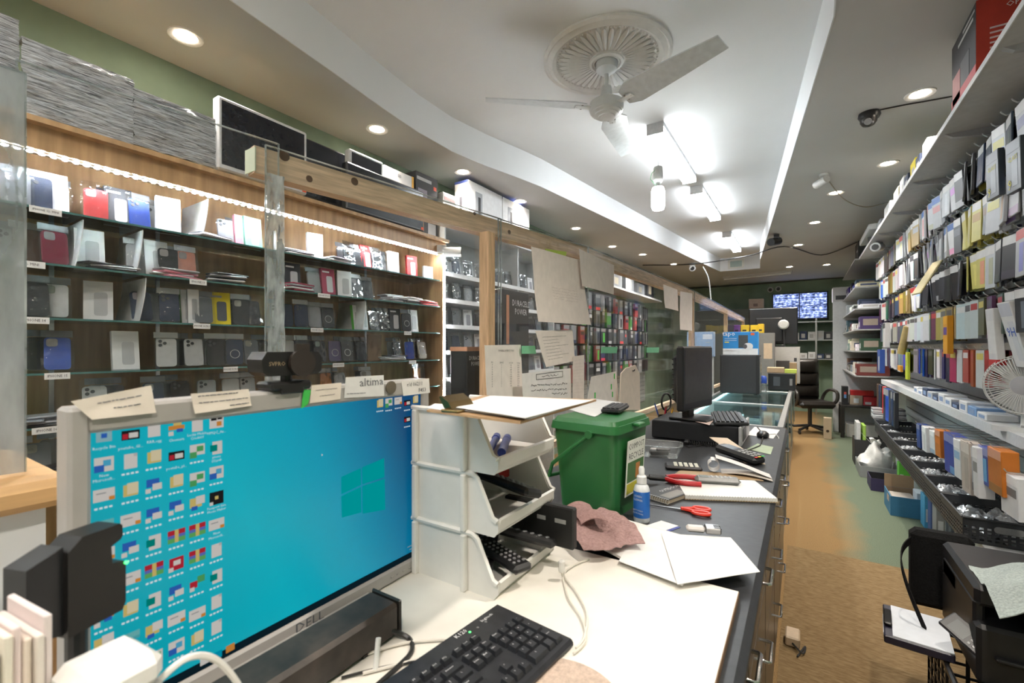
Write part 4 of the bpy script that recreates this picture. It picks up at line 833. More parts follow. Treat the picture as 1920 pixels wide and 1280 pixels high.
part('folded_flap', MB((.40, .25, .24)).sheet(lambda u, v: (-.05+.07*u, -.03+.13*v, .034+.012*math.sin(u*PI)+.006*math.sin(v*6)), 12, 12, .002), CLOTH, t, True, rot=(0, 0, .75))
# compost bin
GRB = mat('green_plastic', (.02, .135, .035), .35, var=.12, scale=8)
q = on_z(1150, 978, ZT); t = thing('compost_bin', 'green lidded compost caddy with a recycle sticker on the counter', 'bin', (q.x, q.y, ZT), -.1)
Wb, Db, Hb = .185, .215, .285   # along -x, along +y, height
def taper(s0, s1, z0, z1, m):
    a, b = s0, s1; cx, cy = -Wb/2, Db/2
    def ring(s, z): return [(cx-s*Wb/2, cy-s*Db/2, z), (cx+s*Wb/2, cy-s*Db/2, z), (cx+s*Wb/2, cy+s*Db/2, z), (cx-s*Wb/2, cy+s*Db/2, z)]
    return m.add(ring(a, z0)+ring(b, z1), BOXF)
def rtaper(s0, s1, z0, z1, r=.02):
    lo = [(a*s0-Wb/2, b*s0+Db/2, z0) for a, b in rrect(Wb, Db, r, 3)]; hi = [(a*s1-Wb/2, b*s1+Db/2, z1) for a, b in rrect(Wb, Db, r, 3)]; n = len(lo)
    return MB().add(lo+hi, [tuple(range(n))[::-1], tuple(range(n, 2*n))]+[(i, (i+1) % n, n+(i+1) % n, n+i) for i in range(n)])
part('tub', rtaper(.96, 1.14, 0, Hb-.03), GRB, t, True); l = part('lid', rtaper(1.24, 1.20, Hb-.034, Hb-.012), GRB, t, True); part('lid_top', rtaper(1.16, 1.10, Hb-.012, Hb), GRB, l, True); part('lid_lip', MB().cbox(.02, Db*.4, Hb-.022, .042, Db*.62, Hb-.012, .003), GRB, l)
part('bail_handle', MB().tube([(-Wb*.35, -.02, Hb-.04), (-Wb*.55, -.032, Hb-.07), (-Wb*1.0, -.034, Hb-.14), (-Wb*1.08, -.03, Hb-.18), (-Wb*1.1, .06, Hb-.19)], .006, 8), GRB, t, True); part('handle_pivot', MB().cyl((-Wb*.35, -.0, Hb-.04), (-Wb*.35, -.03, Hb-.04), .012), GRB, t, True)
st = part('sticker', MB((.75, .76, .7)).box(0, .045, .06, .0015, .175, .225), PAINT, t); st.location = (.0105, 0, 0); st.rotation_euler = (0, math.radians(3.2), 0)
part('sticker_field', MB((.06, .16, .05)).box(.0015, .052, .10, .002, .168, .16), PAINT, st); part('sticker_field', MB((.6, .55, .05)).box(.0015, .052, .066, .002, .168, .096), PAINT, st); part('sticker_field', MB((.5, .2, .05)).box(.0018, .11, .105, .0024, .14, .15), PAINT, st)
text(st, 'COMPOST', .024, (.0018, .11, .205), RX, INK); text(st, 'RECYCLE', .026, (.0018, .11, .176), RX, INK)
tz = ZT+Hb+.001
flat_z('paper_sheet', 'foil backed sheet lying on the green bin lid', 'paper', tz, [(1055, 765), (1115, 782), (1165, 755), (1110, 748)], (.62, .62, .62), .002, curl=.006)
P = [on_z(a, b, tz+.006) for a, b in ((1118, 774), (1155, 784), (1190, 762), (1150, 756))]; c = sum(P, Vector())/4
t = thing('number_pad', 'small black keypad lying on the green bin lid', 'keypad', (c.x, c.y, tz+.004), math.atan2((P[2]-P[1]).y, (P[2]-P[1]).x)); part('shell', MB((.02, .02, .022)).cbox(-.075, -.03, 0, .075, .03, .014, .004), PLAST, t)
kb = MB((.05, .05, .055)).cbox(-.0055, -.0055, 0, .0055, .0055, .004, .0015).mesh('key', PLAST)
for i in range(10):
    for j in range(4): put('key', kb, t, (-.063+i*.014, -.021+j*.014, .0138))
# spray bottle
q = on_z(1203, 976, ZT); t = thing('spray_bottle', 'white screen cleaner pump bottle with blue label beside the bin', 'bottle', (q.x, q.y, ZT), -.3)
part('bottle', MB((.72, .74, .76)).lathe([(0, 0), (.021, 0), (.0225, .004), (.0225, .09), (.019, .102), (.011, .108), (.011, .112)], 24), PLAST, t, True); part('label_wrap', MB((.02, .14, .5)).lathe([(.0231, .014), (.0231, .088)], 24), GLOSS, t, True)
part('pump_collar', MB((.8, .8, .8)).lathe([(.014, .108), (.014, .128), (.01, .132), (0, .132)], 18), PLAST, t, True); part('pump_head', MB((.82, .82, .82)).lathe([(.008, .13), (.0085, .15), (.006, .156), (0, .157)], 14), PLAST, t, True)
for s, z in (('SCREEN', .076), ('CLEANER', .066), ('NETTOYANT', .036), ('POUR ECRAN', .028)): text(t, s, .008 if z > .05 else .006, (.004, -.0238, z), RNY, INKW, sx=.9)
# card, dongle, scissors
flat_z('business_card', 'white and blue card by the spray bottle', 'card', ZT+.001, [(1203, 988), (1232, 1000), (1272, 986), (1240, 976)], (.8, .79, .77)); flat_z('blue_card', 'dark blue card edge under the white card by the spray bottle', 'card', ZT+.0005, [(1228, 999), (1236, 1003), (1276, 989), (1266, 985)], (.05, .07, .3))
q = on_z(1322, 1012, ZT+.012); t = thing('usb_adapter', 'small white and metal adapter plug lying on the large sheet', 'adapter', (q.x, q.y, ZB+.016), 1.9); part('shell', MB((.6, .56, .54)).cbox(-.012, 0, 0, .012, .045, .014, .005), PLAST, t); part('metal_plug', MB((.3, .3, .3)).cbox(-.016, -.035, .001, .016, 0, .016, .002), METAL, t)
for k in range(3): part('slot', MB((.03, .03, .03)).box(-.013+.009*k, -.036, .004, -.008+.009*k, -.02, .0165), PLAST, t)
q = on_z(1285, 958, ZT); RS = (.72, .04, .02); t = thing('scissors', 'red handled scissors lying open on the dark counter', 'scissors', (q.x, q.y, ZT+.003), 0)
a0 = on_z(1220, 949, ZT); d = Vector((a0.x-q.x, a0.y-q.y, 0)); t.rotation_euler = (0, 0, math.atan2(d.y, d.x))
for s in (-1, 1):
    part('blade', MB((.55, .56, .58)).prism([(.0, -.006*s), (.11, .001*s), (.0, .006)], -.001 if s < 0 else .0012, .001 if s < 0 else .003), METAL, t)
    ring = [(-.045+.024*math.cos(a), s*.020+.013*math.sin(a)*(1), .004) for a in [i*2*PI/16 for i in range(17)]]; part('grip', MB(RS).tube(ring, .005, 6), PLAST, t, True); part('grip_arm', MB(RS).tube([(.012, -s*.002, .003), (-.01, s*.006, .004), (-.026, s*.014, .004)], .006, 6), PLAST, t, True)
part('pivot', MB((.4, .4, .4)).cyl((.004, 0, 0), (.004, 0, .006), .004, n=10), METAL, t)
# notebook with phone
nb = [on_z(a, b, ZT+.012) for a, b in ((1285, 930), (1458, 936), (1415, 902), (1265, 896))]; c = sum(nb, Vector())/4
t = thing('spiral_notebook', 'open white spiral notebook under the grey phone', 'notebook', (c.x, c.y, ZT+.001)); part('pages', MB((.80, .80, .78)).prism([((p-c).x, (p-c).y) for p in nb], .003, .014), PAINT, t); part('back_cover', MB((.4, .3, .18)).prism([((p-c).x*1.02, (p-c).y*1.02) for p in nb], 0, .003), PAINT, t)
w0, w1 = nb[0]-c, nb[1]-c
coil = MB((.75, .75, .75)).tube([(.009*math.cos(a)*.3, .006*math.cos(a), .008+.008*math.sin(a)) for a in [i*2*PI/8 for i in range(9)]], .0007, 4).mesh('coil', PLAST)
for i in range(34): p = w0+(w1-w0)*((i+.5)/34); put('coil', coil, t, (p.x, p.y, 0))
q = on_z(1342, 903, ZT+.02); t = thing('cordless_phone', 'grey cordless phone handset lying on the spiral notebook', 'phone', (q.x, q.y, ZT+.016), .35); part('shell', MB((.2, .2, .2)).cbox(-.07, -.022, 0, .08, .022, .022, .01), PLAST, t); part('display', MB((.1, .12, .1)).cbox(-.055, -.014, .0215, -.025, .014, .0228, .001), GLOSS, t)
bt_ = MB((.38, .38, .37)).cbox(-.0045, -.003, 0, .0045, .003, .002, .001).mesh('button', PLAST)
for i in range(5):
    for j in range(3): put('button', bt_, t, (-.012+i*.015, -.011+j*.011, .0217))
q = on_z(1243, 925, ZT); t = thing('spiral_notepad', 'small black covered notepad with coil beside the spray bottle', 'notepad', (q.x+.02, q.y, ZT+.001), -.35); part('pages', MB((.5, .42, .32)).box(-.055, -.09, 0, .055, .09, .012), PAINT, t); part('cover', MB((.02, .02, .02)).box(-.056, -.09, .012, .056, .091, .0135), GLOSS, t)
text(t, 'OUTDOOR', .022, (-.01, .02, .0138), (0, 0, PI/2), INKW); part('cover_patch', MB((.25, .24, .22)).box(.012, -.07, .0135, .05, .03, .0138), PAINT, t)
for i in range(14): put('coil', coil, t, (.055-i*.0082, -.091, 0), (0, 0, 0))
# pliers
q = on_z(1268, 900, ZT+.02); t = thing('pliers', 'crimping pliers with red grips lying open before the notebook', 'pliers', (q.x-.005, q.y, ZT+.016), .25)
part('head', MB((.10, .1, .1)).cbox(-.09, -.02, 0, -.02, .02, .014, .004), METAL, t); part('jaw', MB((.2, .2, .2)).cbox(-.12, -.012, .002, -.088, .012, .012, .003), METAL, t)
for s in (-1, 1): part('grip', MB((.45, .01, .015)).tube([(-.03, s*.012, .008), (.0, s*.035, .008), (.04, s*.045, .008), (.085, s*.04, .008)], .009, 8), PLAST, t, True)
# receipts and papers
q = on_z(1350, 880, ZT+.02); t = thing('receipt_roll', 'curled white receipt strip lying beyond the notebook', 'receipt', (q.x, q.y+.03, ZT+.001), .2)
def curl(u, v): a = u*6.2; r = .018+.006*u; return (-.03+r*math.cos(a+2.0), -.03+.06*v, .03+r*math.sin(a+2.0))
part('curl', MB((.72, .7, .68)).sheet(curl, 28, 2, .0006), PAINT, t, True); part('tail', MB((.72, .7, .68)).sheet(lambda u, v: (-.02+.19*u, -.03+.065*v-.02*u, .055*(1-u)**1.5+.008+.012*math.sin(u*3.1)), 20, 2, .0006), PAINT, t, True); part('lower_strip', MB((.6, .55, .5)).sheet(lambda u, v: (.0+.17*u, -.02+.065*v-.05*u, .004+.01*math.sin(u*PI)), 14, 2, .003), PAINT, t, True)
flat_z('card_sheet', 'tan cardboard backing under the receipt strip', 'cardboard', ZT+.001, [(1262, 891), (1432, 902), (1415, 890), (1275, 882)], (.4, .28, .16), .002)
q = on_z(1278, 882, ZT); t = thing('calculator', 'dark calculator with white keys behind the pliers', 'calculator', (q.x, q.y+.03, ZT+.001), .3); part('shell', MB((.03, .03, .035)).cbox(-.07, -.035, 0, .07, .035, .016, .006), PLAST, t); kb2 = MB((.7, .7, .62)).cbox(-.007, -.005, 0, .007, .005, .004, .0015).mesh('key', PLAST)
for i in range(5):
    for j in range(4): put('key', kb2, t, (-.03+i*.02, -.024+j*.016, .0155))
# payment terminal leaning, wooden card
q = on_z(1385, 850, ZT+.03); t = thing('payment_terminal', 'black handheld payment terminal lying on the counter', 'terminal', (q.x, q.y, ZT+.012), .62, rot=(0, .12, -.5)); part('shell', MB((.015, .016, .018)).cbox(-.1, -.04, 0, .1, .04, .035, .012), PLAST, t); part('display', MB((.1, .13, .16)).box(-.075, -.028, .0352, -.015, .028, .0358), GLOSS, t)
for i in range(4):
    for j in range(3): put('button', bt_, t, (.015+i*.02, -.022+j*.022, .0345)).scale = (1.6, 2, 2)
for j, c in enumerate(((.7, .03, .03), (.7, .55, .05), (.05, .5, .1))): part('colour_key', MB(c).cbox(.088, -.03+j*.022, .034, .097, -.014+j*.022, .0365, .001), PLAST, t)
t = thing('thin_board', 'thin tan board propped against the payment terminal', 'board', on_z(1395, 868, ZT).to_tuple()); 
p0 = on_z(1397, 868, ZT+.002)-t.location; p1 = on_y(1330, 820, on_z(1397, 868, ZT).y+.12)-t.location; part('board', MB((.62, .5, .38)).sheet(lambda u, v: tuple(p0*(1-u)+p1*u+Vector((.0+.075*v, .02*v, 0))), 2, 2, .003), PAINT, t)
# plastic food box
q = on_z(1235, 856, ZT); t = thing('plastic_container', 'clear plastic food container with odds and ends inside', 'container', (q.x, q.y+.03, ZT+.001), .2); FROST = clear('frosted_plastic', (.9, .91, .92), 1.0, .25, .38, (.7, .7, .7), scale=20)
def ringbox(w0, d0, w1, d1, h, m):
    lo = [(a, b, 0) for a, b in rrect(w0, d0, .025, 4)]; hi = [(a, b, h) for a, b in rrect(w1, d1, .03, 4)]; n = len(lo); return MB().add(lo+hi, [tuple(range(n))[::-1]]+[(i, (i+1) % n, n+(i+1) % n, n+i) for i in range(n)])
part('tub', ringbox(.15, .11, .19, .14, .055, None), FROST, t, True); part('rim', MB((.7, .7, .7)).tube([(a, b, .055) for a, b in rrect(.19, .14, .03, 4)]+[(.095, .04, .055)], .003, 5), FROST, t, True)
t2 = thing('charger_bits', 'black and white charger pieces inside the clear container', 'charger', (q.x, q.y+.03, ZT+.006), .5); part('black_piece', MB((.02, .02, .02)).cbox(-.05, -.03, 0, .03, .01, .02, .004), PLAST, t2); part('white_piece', MB((.75, .72, .7)).cbox(-.04, .012, .012, .05, .03, .024, .004), PLAST, t2); part('metal_piece', MB((.4, .4, .4)).cbox(-.02, -.02, .02, .04, 0, .03, .003), METAL, t2)
# coiled cord and odd dark things
q = on_z(1300, 838, ZT); t = thing('coiled_cord', 'black coiled phone cord lying behind the container', 'cord', (q.x, q.y+.05, ZT+.012)); part('coil', MB((.015, .015, .015)).tube([(-.03+.0016*i, .0+.009*math.cos(i*.9), .009*math.sin(i*.9)) for i in range(90)], .0025, 5), PLAST, t, True); part('plug', MB((.015, .015, .015)).cyl((-.05, 0, 0), (-.03, 0, 0), .014), PLAST, t, True)
# pen cup
q = on_z(1243, 805, ZT); t = thing('pen_cup', 'black mesh pen cup behind the plastic container', 'pen cup', (q.x, q.y+.04, ZT+.001)); part('cup', MB((.02, .02, .02)).lathe([(0, 0), (.036, 0), (.04, .08), (.038, .08), (.034, .004), (0, .004)], 20), PLAST, t, True)
for i, (c, lab, dx, dy, tx, L) in enumerate((((.55, .02, .05), 'red pen standing in the black cup', -.01, -.01, .02, .12), ((.8, .42, .03), 'orange pen standing in the black cup', .018, .0, .03, .115), ((.03, .1, .5), 'blue pen standing in the black cup', -.02, .012, -.04, .13))):
    o = thing('pen', lab, 'pen', (q.x+dx, q.y+.04+dy, ZT+.007)); part('barrel', MB(c).cyl((0, 0, 0), (tx, 0, L), .0045, n=8), PLAST, o, True); part('tip', MB(tuple(x*.5 for x in c)).cyl((tx, 0, L), (tx*1.12, 0, L*1.12), .0045, .001, n=8), PLAST, o, True)
o = thing('magnifier', 'black rimmed magnifier standing in the pen cup', 'magnifier', (q.x, q.y+.055, ZT+.007)); part('stem', MB((.02, .02, .02)).cyl((0, 0, 0), (.005, 0, .1), .005), PLAST, o, True); part('rim', MB((.02, .02, .02)).tube([(.02*math.cos(a)+.006, .03*math.cos(a), .155+.052*math.sin(a)) for a in [i*2*PI/24 for i in range(25)]], .006, 6), PLAST, o, True)
# desktop computer lying flat, keyboard on it
c0 = on_z(1402, 850, ZT); dx0 = x_at(1258, 2.62)
t = thing('desktop_computer', 'black desktop computer lying flat on the far end of the counter', 'computer', (0, 0, ZT+.001)); part('case', MB((.016, .017, .02)).cbox(-.70, 2.52, .003, -.27, 2.90, .098, .006), PLAST, t); part('front_panel', MB((.45, .45, .45)).cbox(-.27, 2.515, .002, -.255, 2.905, .10, .004), PLAST, t)
for y in (2.55, 2.85): part('foot', MB((.02, .02, .02)).box(-.66, y, 0, -.3, y+.03, .004), PLAST, t)
part('vent_slots', MB((.03, .03, .03)).box(-.256, 2.56, .02, -.253, 2.72, .08), PLAST, t)
zk = ZT+.102; kp = [on_z(a, b, zk+.02) for a, b in ((1330, 796), (1395, 806), (1416, 778), (1365, 772))]; c = sum(kp, Vector())/4
t = thing('keyboard', 'dusty black keyboard lying on top of the flat desktop computer', 'keyboard', (-.34, 2.72, zk), 0, rot=(0, -.05, .2)); part('tray', MB((.02, .021, .023)).cbox(-.08, -.2, 0.0, .08, .2, .018, .006), PLAST, t); kk = MB((.014, .014, .015)).cbox(-.0082, -.0082, 0, .0082, .0082, .007, .002).mesh('key', PLAST)
for i in range(6):
    for j in range(19): put('key', kk, t, (-.06+i*.022, -.185+j*.0205, .0178))
flat_z('paper_sheet', 'striped paper slips lying beside the far keyboard on the computer', 'paper', zk+.002, [(1285, 785), (1330, 797), (1345, 780), (1300, 776)], (.7, .55, .5), .001)
# flat screen seen from the side
sx_ = -.60; t = thing('lcd_monitor', 'black square monitor turned sideways on the far end of the counter', 'monitor', (-.50, 2.66, zk), rz=-.2)
part('bezel', MB((.014, .014, .016)).cbox(-.02, -.2, .06, .02, .2, .40, .008), PLAST, t); part('screen', MB((.03, .026, .024)).box(.02, -.18, .10, .0206, .18, .385), mat('dusty_screen', (.035, .03, .027), .3, var=.3), t); part('rear_bulge', MB((.012, .012, .014)).cbox(-.065, -.15, .09, -.018, .15, .36, .02), PLAST, t)
for k in range(9): part('vent_rib', MB((.02, .02, .02)).box(-.068, -.14, .11+k*.027, -.06, .14, .118+k*.027), PLAST, t)
part('neck', MB((.015, .015, .016)).cbox(-.06, -.04, .0, -.02, .04, .14, .008), PLAST, t); part('foot', MB((.015, .015, .016)).cbox(-.11, -.1, 0, .1, .1, .012, .006), PLAST, t); part('brand_tab', MB((.5, .4, .35)).box(-.015, -.03, .40, .015, .05, .402), PAINT, t)
q = on_z(1442, 820, ZT); t = thing('computer_mouse', 'black mouse with a white cord at the counter edge', 'mouse', (q.x-.03, q.y, ZT+.001)); part('shell', MB((.012, .012, .013)).lathe([(0, .034), (.02, .031), (.034, .02), (.037, .008), (.034, 0)], 20), GLOSS, t, True).scale = (.85, 1.4, 1); part('cord', MB((.6, .6, .58)).tube([(.02, .03, .01), (.06, .06, .012), (.075, .0, .004), (.08, -.03, -.02)], .003, 6), PLAST, t, True)
flat_z('paper_sheet', 'white papers under the black mouse', 'paper', ZT+.0005, [(1400, 815), (1450, 822), (1462, 806), (1415, 800)], (.7, .68, .66)); flat_z('banknote', 'greenish crumpled slip by the payment terminal', 'paper', ZT+.001, [(1400, 842), (1445, 852), (1450, 838), (1420, 832)], (.35, .42, .28), .001, curl=.012)
for i, (pts, lab) in enumerate((([(1420, 800), (1432, 815), (1425, 835), (1400, 845)], 'thin black cable hanging beside the flat computer'), ([(1290, 792), (1330, 812), (1350, 830), (1290, 838), (1275, 825)], 'black cable looping before the flat computer'))):
    pp = [on_z(a, b, ZT+.005) for a, b in pts]; c = pp[0].copy(); o = thing('cable', lab, 'cable', c.to_tuple()); part('cord', MB((.015, .015, .015)).tube([tuple(p-c) for p in pp], .003, 6), PLAST, o, True)
def smooth_path(P, n=6):
    P = [Vector(p) for p in P]; out = []
    for i in range(len(P)-1):
        a, b, c, d = P[max(i-1, 0)], P[i], P[i+1], P[min(i+2, len(P)-1)]
        for k in range(n):
            s = k/n; out.append(.5*((2*b)+(c-a)*s+(2*a-5*b+4*c-d)*s*s+(3*b-a-3*c+d)*s**3))
    return out+[P[-1]]
def cable(label, pts, r, col, cat='cable', name='cable'):
    P = smooth_path(pts); c = P[0].copy(); o = thing(name, label, cat, c.to_tuple()); part('cord', MB(col).tube([tuple(p-c) for p in P], r, 6), PLAST, o, True); return o
def zc(a, b, z=ZB+.004): return on_z(a, b, z)
cable('white charging cable looping from the bins across the white board', [zc(1105, 1048), zc(1075, 1060), zc(1058, 1078), zc(1080, 1110), zc(1100, 1150), zc(1095, 1195), zc(1080, 1215)], .0022, (.72, .68, .6))
o = cable('white charging cable plugged in at the black flat box', [on_z(1053, 1062, ZB+.03), zc(1056, 1085), zc(1065, 1120), zc(1090, 1160), zc(1098, 1200), zc(1075, 1225)], .0022, (.72, .68, .6)); part('plug', MB((.78, .76, .72)).cbox(-.006, -.006, -.012, .006, .006, .014, .003), PLAST, o)
cable('black thick cable from the sound bar over the white board', [Vector((-.575, .52, ZB+.02)), zc(765, 1195), zc(772, 1220), zc(745, 1250), zc(700, 1290)], .004, (.012, .012, .012)); cable('white thin cables between sound bar and keyboard', [zc(690, 1225), zc(760, 1205), zc(850, 1200), zc(800, 1230), zc(680, 1262)], .0025, (.7, .66, .6)); cable('black thin cable crossing to the keyboard', [zc(640, 1270), zc(720, 1250), zc(800, 1238), zc(860, 1240)], .002, (.02, .02, .02))
o = thing('white_plug', 'white slim cable plug standing between sound bar and keyboard', 'plug', zc(704, 1255).to_tuple()); part('body', MB((.8, .8, .78)).cyl((0, 0, 0), (-.005, .01, .04), .004, n=8), PLAST, o, True)
# plastic wrapped roll hanging at the board's end
q = on_x(1400, 1200, -.075); t = thing('wrapped_roll', 'roll wrapped in wrinkled clear plastic hanging at the counter front', 'roll', (-.062, .74, .72)); part('roll', MB((.5, .45, .38)).lathe([(0, 0), (.03, .003), (.036, .02), (.036, .13), (.028, .145), (0, .15)], 16), PAINT, t, True)
part('plastic_wrap', MB().sheet(lambda u, v: ((.041+.005*noise.noise((u*9, v*9, 4)))*math.cos(u*2*PI), (.041+.005*noise.noise((u*9, v*9, 4)))*math.sin(u*2*PI), v*.165-.005), 24, 14, .0005), MATS['joint_film'], t, True)
# wooden ledge, card reader and boxes at the near left
t = thing('wooden_ledge', 'light wood ledge with rounded end beyond the monitor', 'ledge', (0, 0, 0)); LZ = 1.185
a = on_z(52, 838, LZ); b = on_z(118, 892, LZ); c = on_z(118, 918, LZ-.03)
x0 = -1.22; y1_ = on_x(100, 905, -1.0).y
part('cap_board', MB().cbox(-1.42, -.9, LZ-.045, -1.02, .25, LZ, .012), mat('light_wood', (.62, .38, .17), .45, var=.15, scale=10, stretch=(6, .6, 6)), t); part('half_wall', MB().box(-1.36, -.9, 0, -1.06, .22, LZ-.045), WHITE, t)
q = on_x(150, 1080, -.61); t = thing('card_reader', 'black card payment reader on a stand before the monitor', 'card reader', (-.61, q.y, ZB), .35); zq = q.z-ZB; k_ = .49
part('body', MB((.012, .011, .010)).prism([(a*k_, zq+(b-.02)*k_) for a, b in ((-.045, -.075), (.055, -.075), (.062, -.06), (.062, .02), (.057, .03), (.035, .034), (.033, .07), (.052, .078), (.056, .085), (.055, .107), (.05, .112), (-.02, .112), (-.045, .09))], -.012, .018, 'x'), PLAST, t)
part('rear_housing', MB((.02, .02, .022)).prism([(-.05, zq-.035), (-.02, zq-.045), (-.022, zq+.04), (-.05, zq+.03)], -.016, .012, 'x'), PLAST, t); part('status_lamp', MB((.05, .7, .1)).cyl((.018, .03, zq+.002), (.02, .03, zq+.002), .0018, n=8), glow('key_led', (.1, 1, .2), 1.5), t)
part('stand_pole', MB((.02, .02, .02)).cyl((-.005, -.0, .008), (-.005, -.0, zq-.03), .009), PLAST, t); part('stand_base', MB((.02, .02, .02)).cyl((-.005, 0, 0), (-.005, 0, .008), .045, n=20), PLAST, t)
t = thing('paper_block', 'block of white papers standing at the near left corner', 'paper', (-.54, .08, ZB+.001), .12)
for k in range(9): part('folded_sheet', MB(jit((.74, .67, .6), .04)).cbox(-.036, -.026+k*.0058, 0, .036+.003*math.sin(k*2), -.021+k*.0058, .262+.008*math.sin(k*1.7), .001), PAINT, t)
t = thing('white_adapter', 'white box shaped charger tower standing before the card reader', 'charger', (-.485, .138, ZB+.001), .1)
part('tower', MB((.70, .68, .65)).cbox(-.03, -.026, 0, .03, .026, .196, .008), PLAST, t); part('cap', MB((.76, .74, .71)).cbox(-.031, -.028, .198, .031, .028, .226, .008), PLAST, t); part('seam', MB((.4, .38, .36)).box(-.029, -.025, .195, .029, .025, .199), PLAST, t)
cable('white cable curving from the charger before the screen', [(-.47, .165, 1.11), (-.47, .19, 1.118), (-.47, .215, 1.10), (-.47, .24, 1.05), (-.47, .255, .99), (-.48, .26, ZB+.006)], .003, (.75, .72, .68))
# ------------------------------------------------------------------ papers taped to the partition
def xpart(px):  # x of the sheet's viewer side at a pixel column
    for a, b in ((R0, R2), (R2, R3), (R3, R4)):
        A2, B2 = Vector(a), Vector(b); d = (B2-A2).normalized(); n = Vector((d.y, -d.x)); r = ray(px, 650); r2 = Vector((r.x, r.y)); k = (A2.dot(n)+.03)/r2.dot(n); s = (r2*k-A2).dot(d)
        if -.5 < s < (B2-A2).length+.001 or b is R4: return (r2*k).x
def hang(name, label, cat, pts, col, bend=.004, off=.0, m=None):
    X = max(xpart(p[0]) for p in pts)+.002+off; return flat_x(name, label, cat, X, pts, col, .0008, m, bend)
PPR = (.88, .79, .73)
t, at = hang('taped_paper', 'long pale paper with a fold taped to the partition top', 'paper', [(995, 462), (1086, 487), (1105, 609), (1005, 603)], PPR, .012); lines(t, at, [(.5+.04*i, .3, .8) for i in range(5)], (.6, .5, .45), r=.0004)
t, at = hang('taped_paper', 'smaller pale paper beside the long folded one', 'paper', [(1085, 466), (1151, 497), (1149, 552), (1090, 536)], PPR, .006)
t, at = hang('green_tape', 'strip of yellow green tape on the partition rail', 'tape', [(1022, 466), (1062, 472), (1060, 488), (1024, 481)], (.45, .6, .08), 0, .018)
t, at = hang('notice_letter', 'printed letter hanging crooked below the long paper', 'paper', [(1003, 620), (1073, 618), (1077, 676), (1022, 688)], (.88, .80, .74), .006); lines(t, at, [(.18+.09*i, .12, .55 if i % 3 else .8) for i in range(8)], (.1, .1, .1), .006, .0005)
t, at = hang('price_table', 'sheet of phone bill payment totals standing by the wooden upright', 'paper', [(908, 647), (976, 646), (980, 752), (912, 752)], (.88, .82, .77), .004)
q = at(.55, .10); text(t, 'PHONE BILL PAYMENTS TOTALS', .0095, (q+Vector((.002, 0, 0))).to_tuple(), RX, sx=.75)
cols = ['BILL\n23\n30\n35\n40\n45\n50\n55\n60\n65\n70', 'SERVICE\n3\n3\n3\n3\n3\n3\n3\n3\n3\n3', '13% TAX\n3.51\n4.76\n4.85\n5.46\n6.11\n6.76\n7.41\n8.06\n8.71\n9.36', 'TOTAL\n30.01\n38.76\n43.91\n48.46\n54.11\n59.76\n65.41\n71.06\n76.71\n82.36']
for u, s in zip((.14, .38, .64, .86), cols): q = at(u, .52); text(t, s, .0085, (q+Vector((.003, 0, 0))).to_tuple(), RX, sx=.8)
t, at = hang('script_notice', 'white notice with a scroll heading and lines of script on the partition', 'paper', [(978, 700), (1070, 690), (1070, 752), (980, 752)], (.88, .86, .84), .003)
lines(t, at, [(.45, .15, .9), (.62, .15, .9), (.76, .55, .9)], (.03, .03, .03), .035, .0011); m = MB((.05, .05, .05))
for (u0, v0), (u1, v1) in (((.25, .08), (.8, .06)), ((.25, .26), (.8, .24)), ((.25, .08), (.25, .26)), ((.8, .06), (.8, .24)), ((.2, .95), (.9, .92))): m.tube([at(u0, v0), at(u1, v1)], .0009, 4)
part('scroll_border', m, PAINT, t); lines(t, at, [(.165, .36, .7)], (.03, .03, .03), .03, .001)
t, at = hang('lined_slip', 'narrow lined slip hanging beside the script notice', 'paper', [(1074, 668), (1095, 665), (1094, 752), (1073, 752)], (.85, .76, .7), .003); lines(t, at, [(.1+.07*i, .1, .9) for i in range(11)], (.5, .42, .4), .0, .0003, name='ruled_line')
t, at = hang('white_card', 'rounded white card with green tape scraps on the partition', 'card', [(1108, 706), (1155, 696), (1160, 764), (1098, 764)], (.85, .8, .76), .004)
for u, v in ((.2, .62), (.75, .4), (.78, .62), (.9, .12)): q = at(u, v); part('green_scrap', MB((.05, .55, .08)).box(q.x, q.y-.006, q.z-.014, q.x+.001, q.y+.006, q.z+.014), PAINT, t)
X = xpart(1180)+.02; P = [on_x(a, b, X) for a, b in ((1163, 700), (1172, 690), (1190, 684), (1198, 700), (1199, 768), (1160, 768))]; c = sum(P, Vector())/6
t = thing('tag_board', 'tan tag shaped board hanging from a hook on the partition', 'board', c.to_tuple()); part('board', MB((.78, .68, .58)).prism([((p-c).y, (p-c).z) for p in P][::-1], 0, .005, 'x'), PAINT, t); q = on_x(1184, 695, X)-c; part('hook', MB((.05, .05, .05)).tube([(.006, q.y, q.z), (.012, q.y+.01, q.z), (.012, q.y+.02, q.z+.006)], .003, 5), METAL, t)
for i, pts in enumerate(([(1243, 533), (1270, 543), (1270, 583), (1245, 577)], [(1275, 546), (1298, 550), (1296, 620), (1273, 618)])): hang('taped_paper', ('pale paper hanging near the far rail joint, the shorter of two', 'pale paper hanging near the far rail joint, the longer of two')[i], 'paper', pts, PPR, .01)
for i, pts in enumerate(([(978, 648), (1003, 648), (1005, 663), (978, 663)], [(1128, 650), (1158, 650), (1156, 662), (1127, 662)], [(1212, 651), (1236, 651), (1235, 661), (1212, 661)])): hang('green_tape', f'strip of light green tape on the clear sheet, {ordn(i)} from the upright', 'tape', pts, (.22, .62, .36), 0)
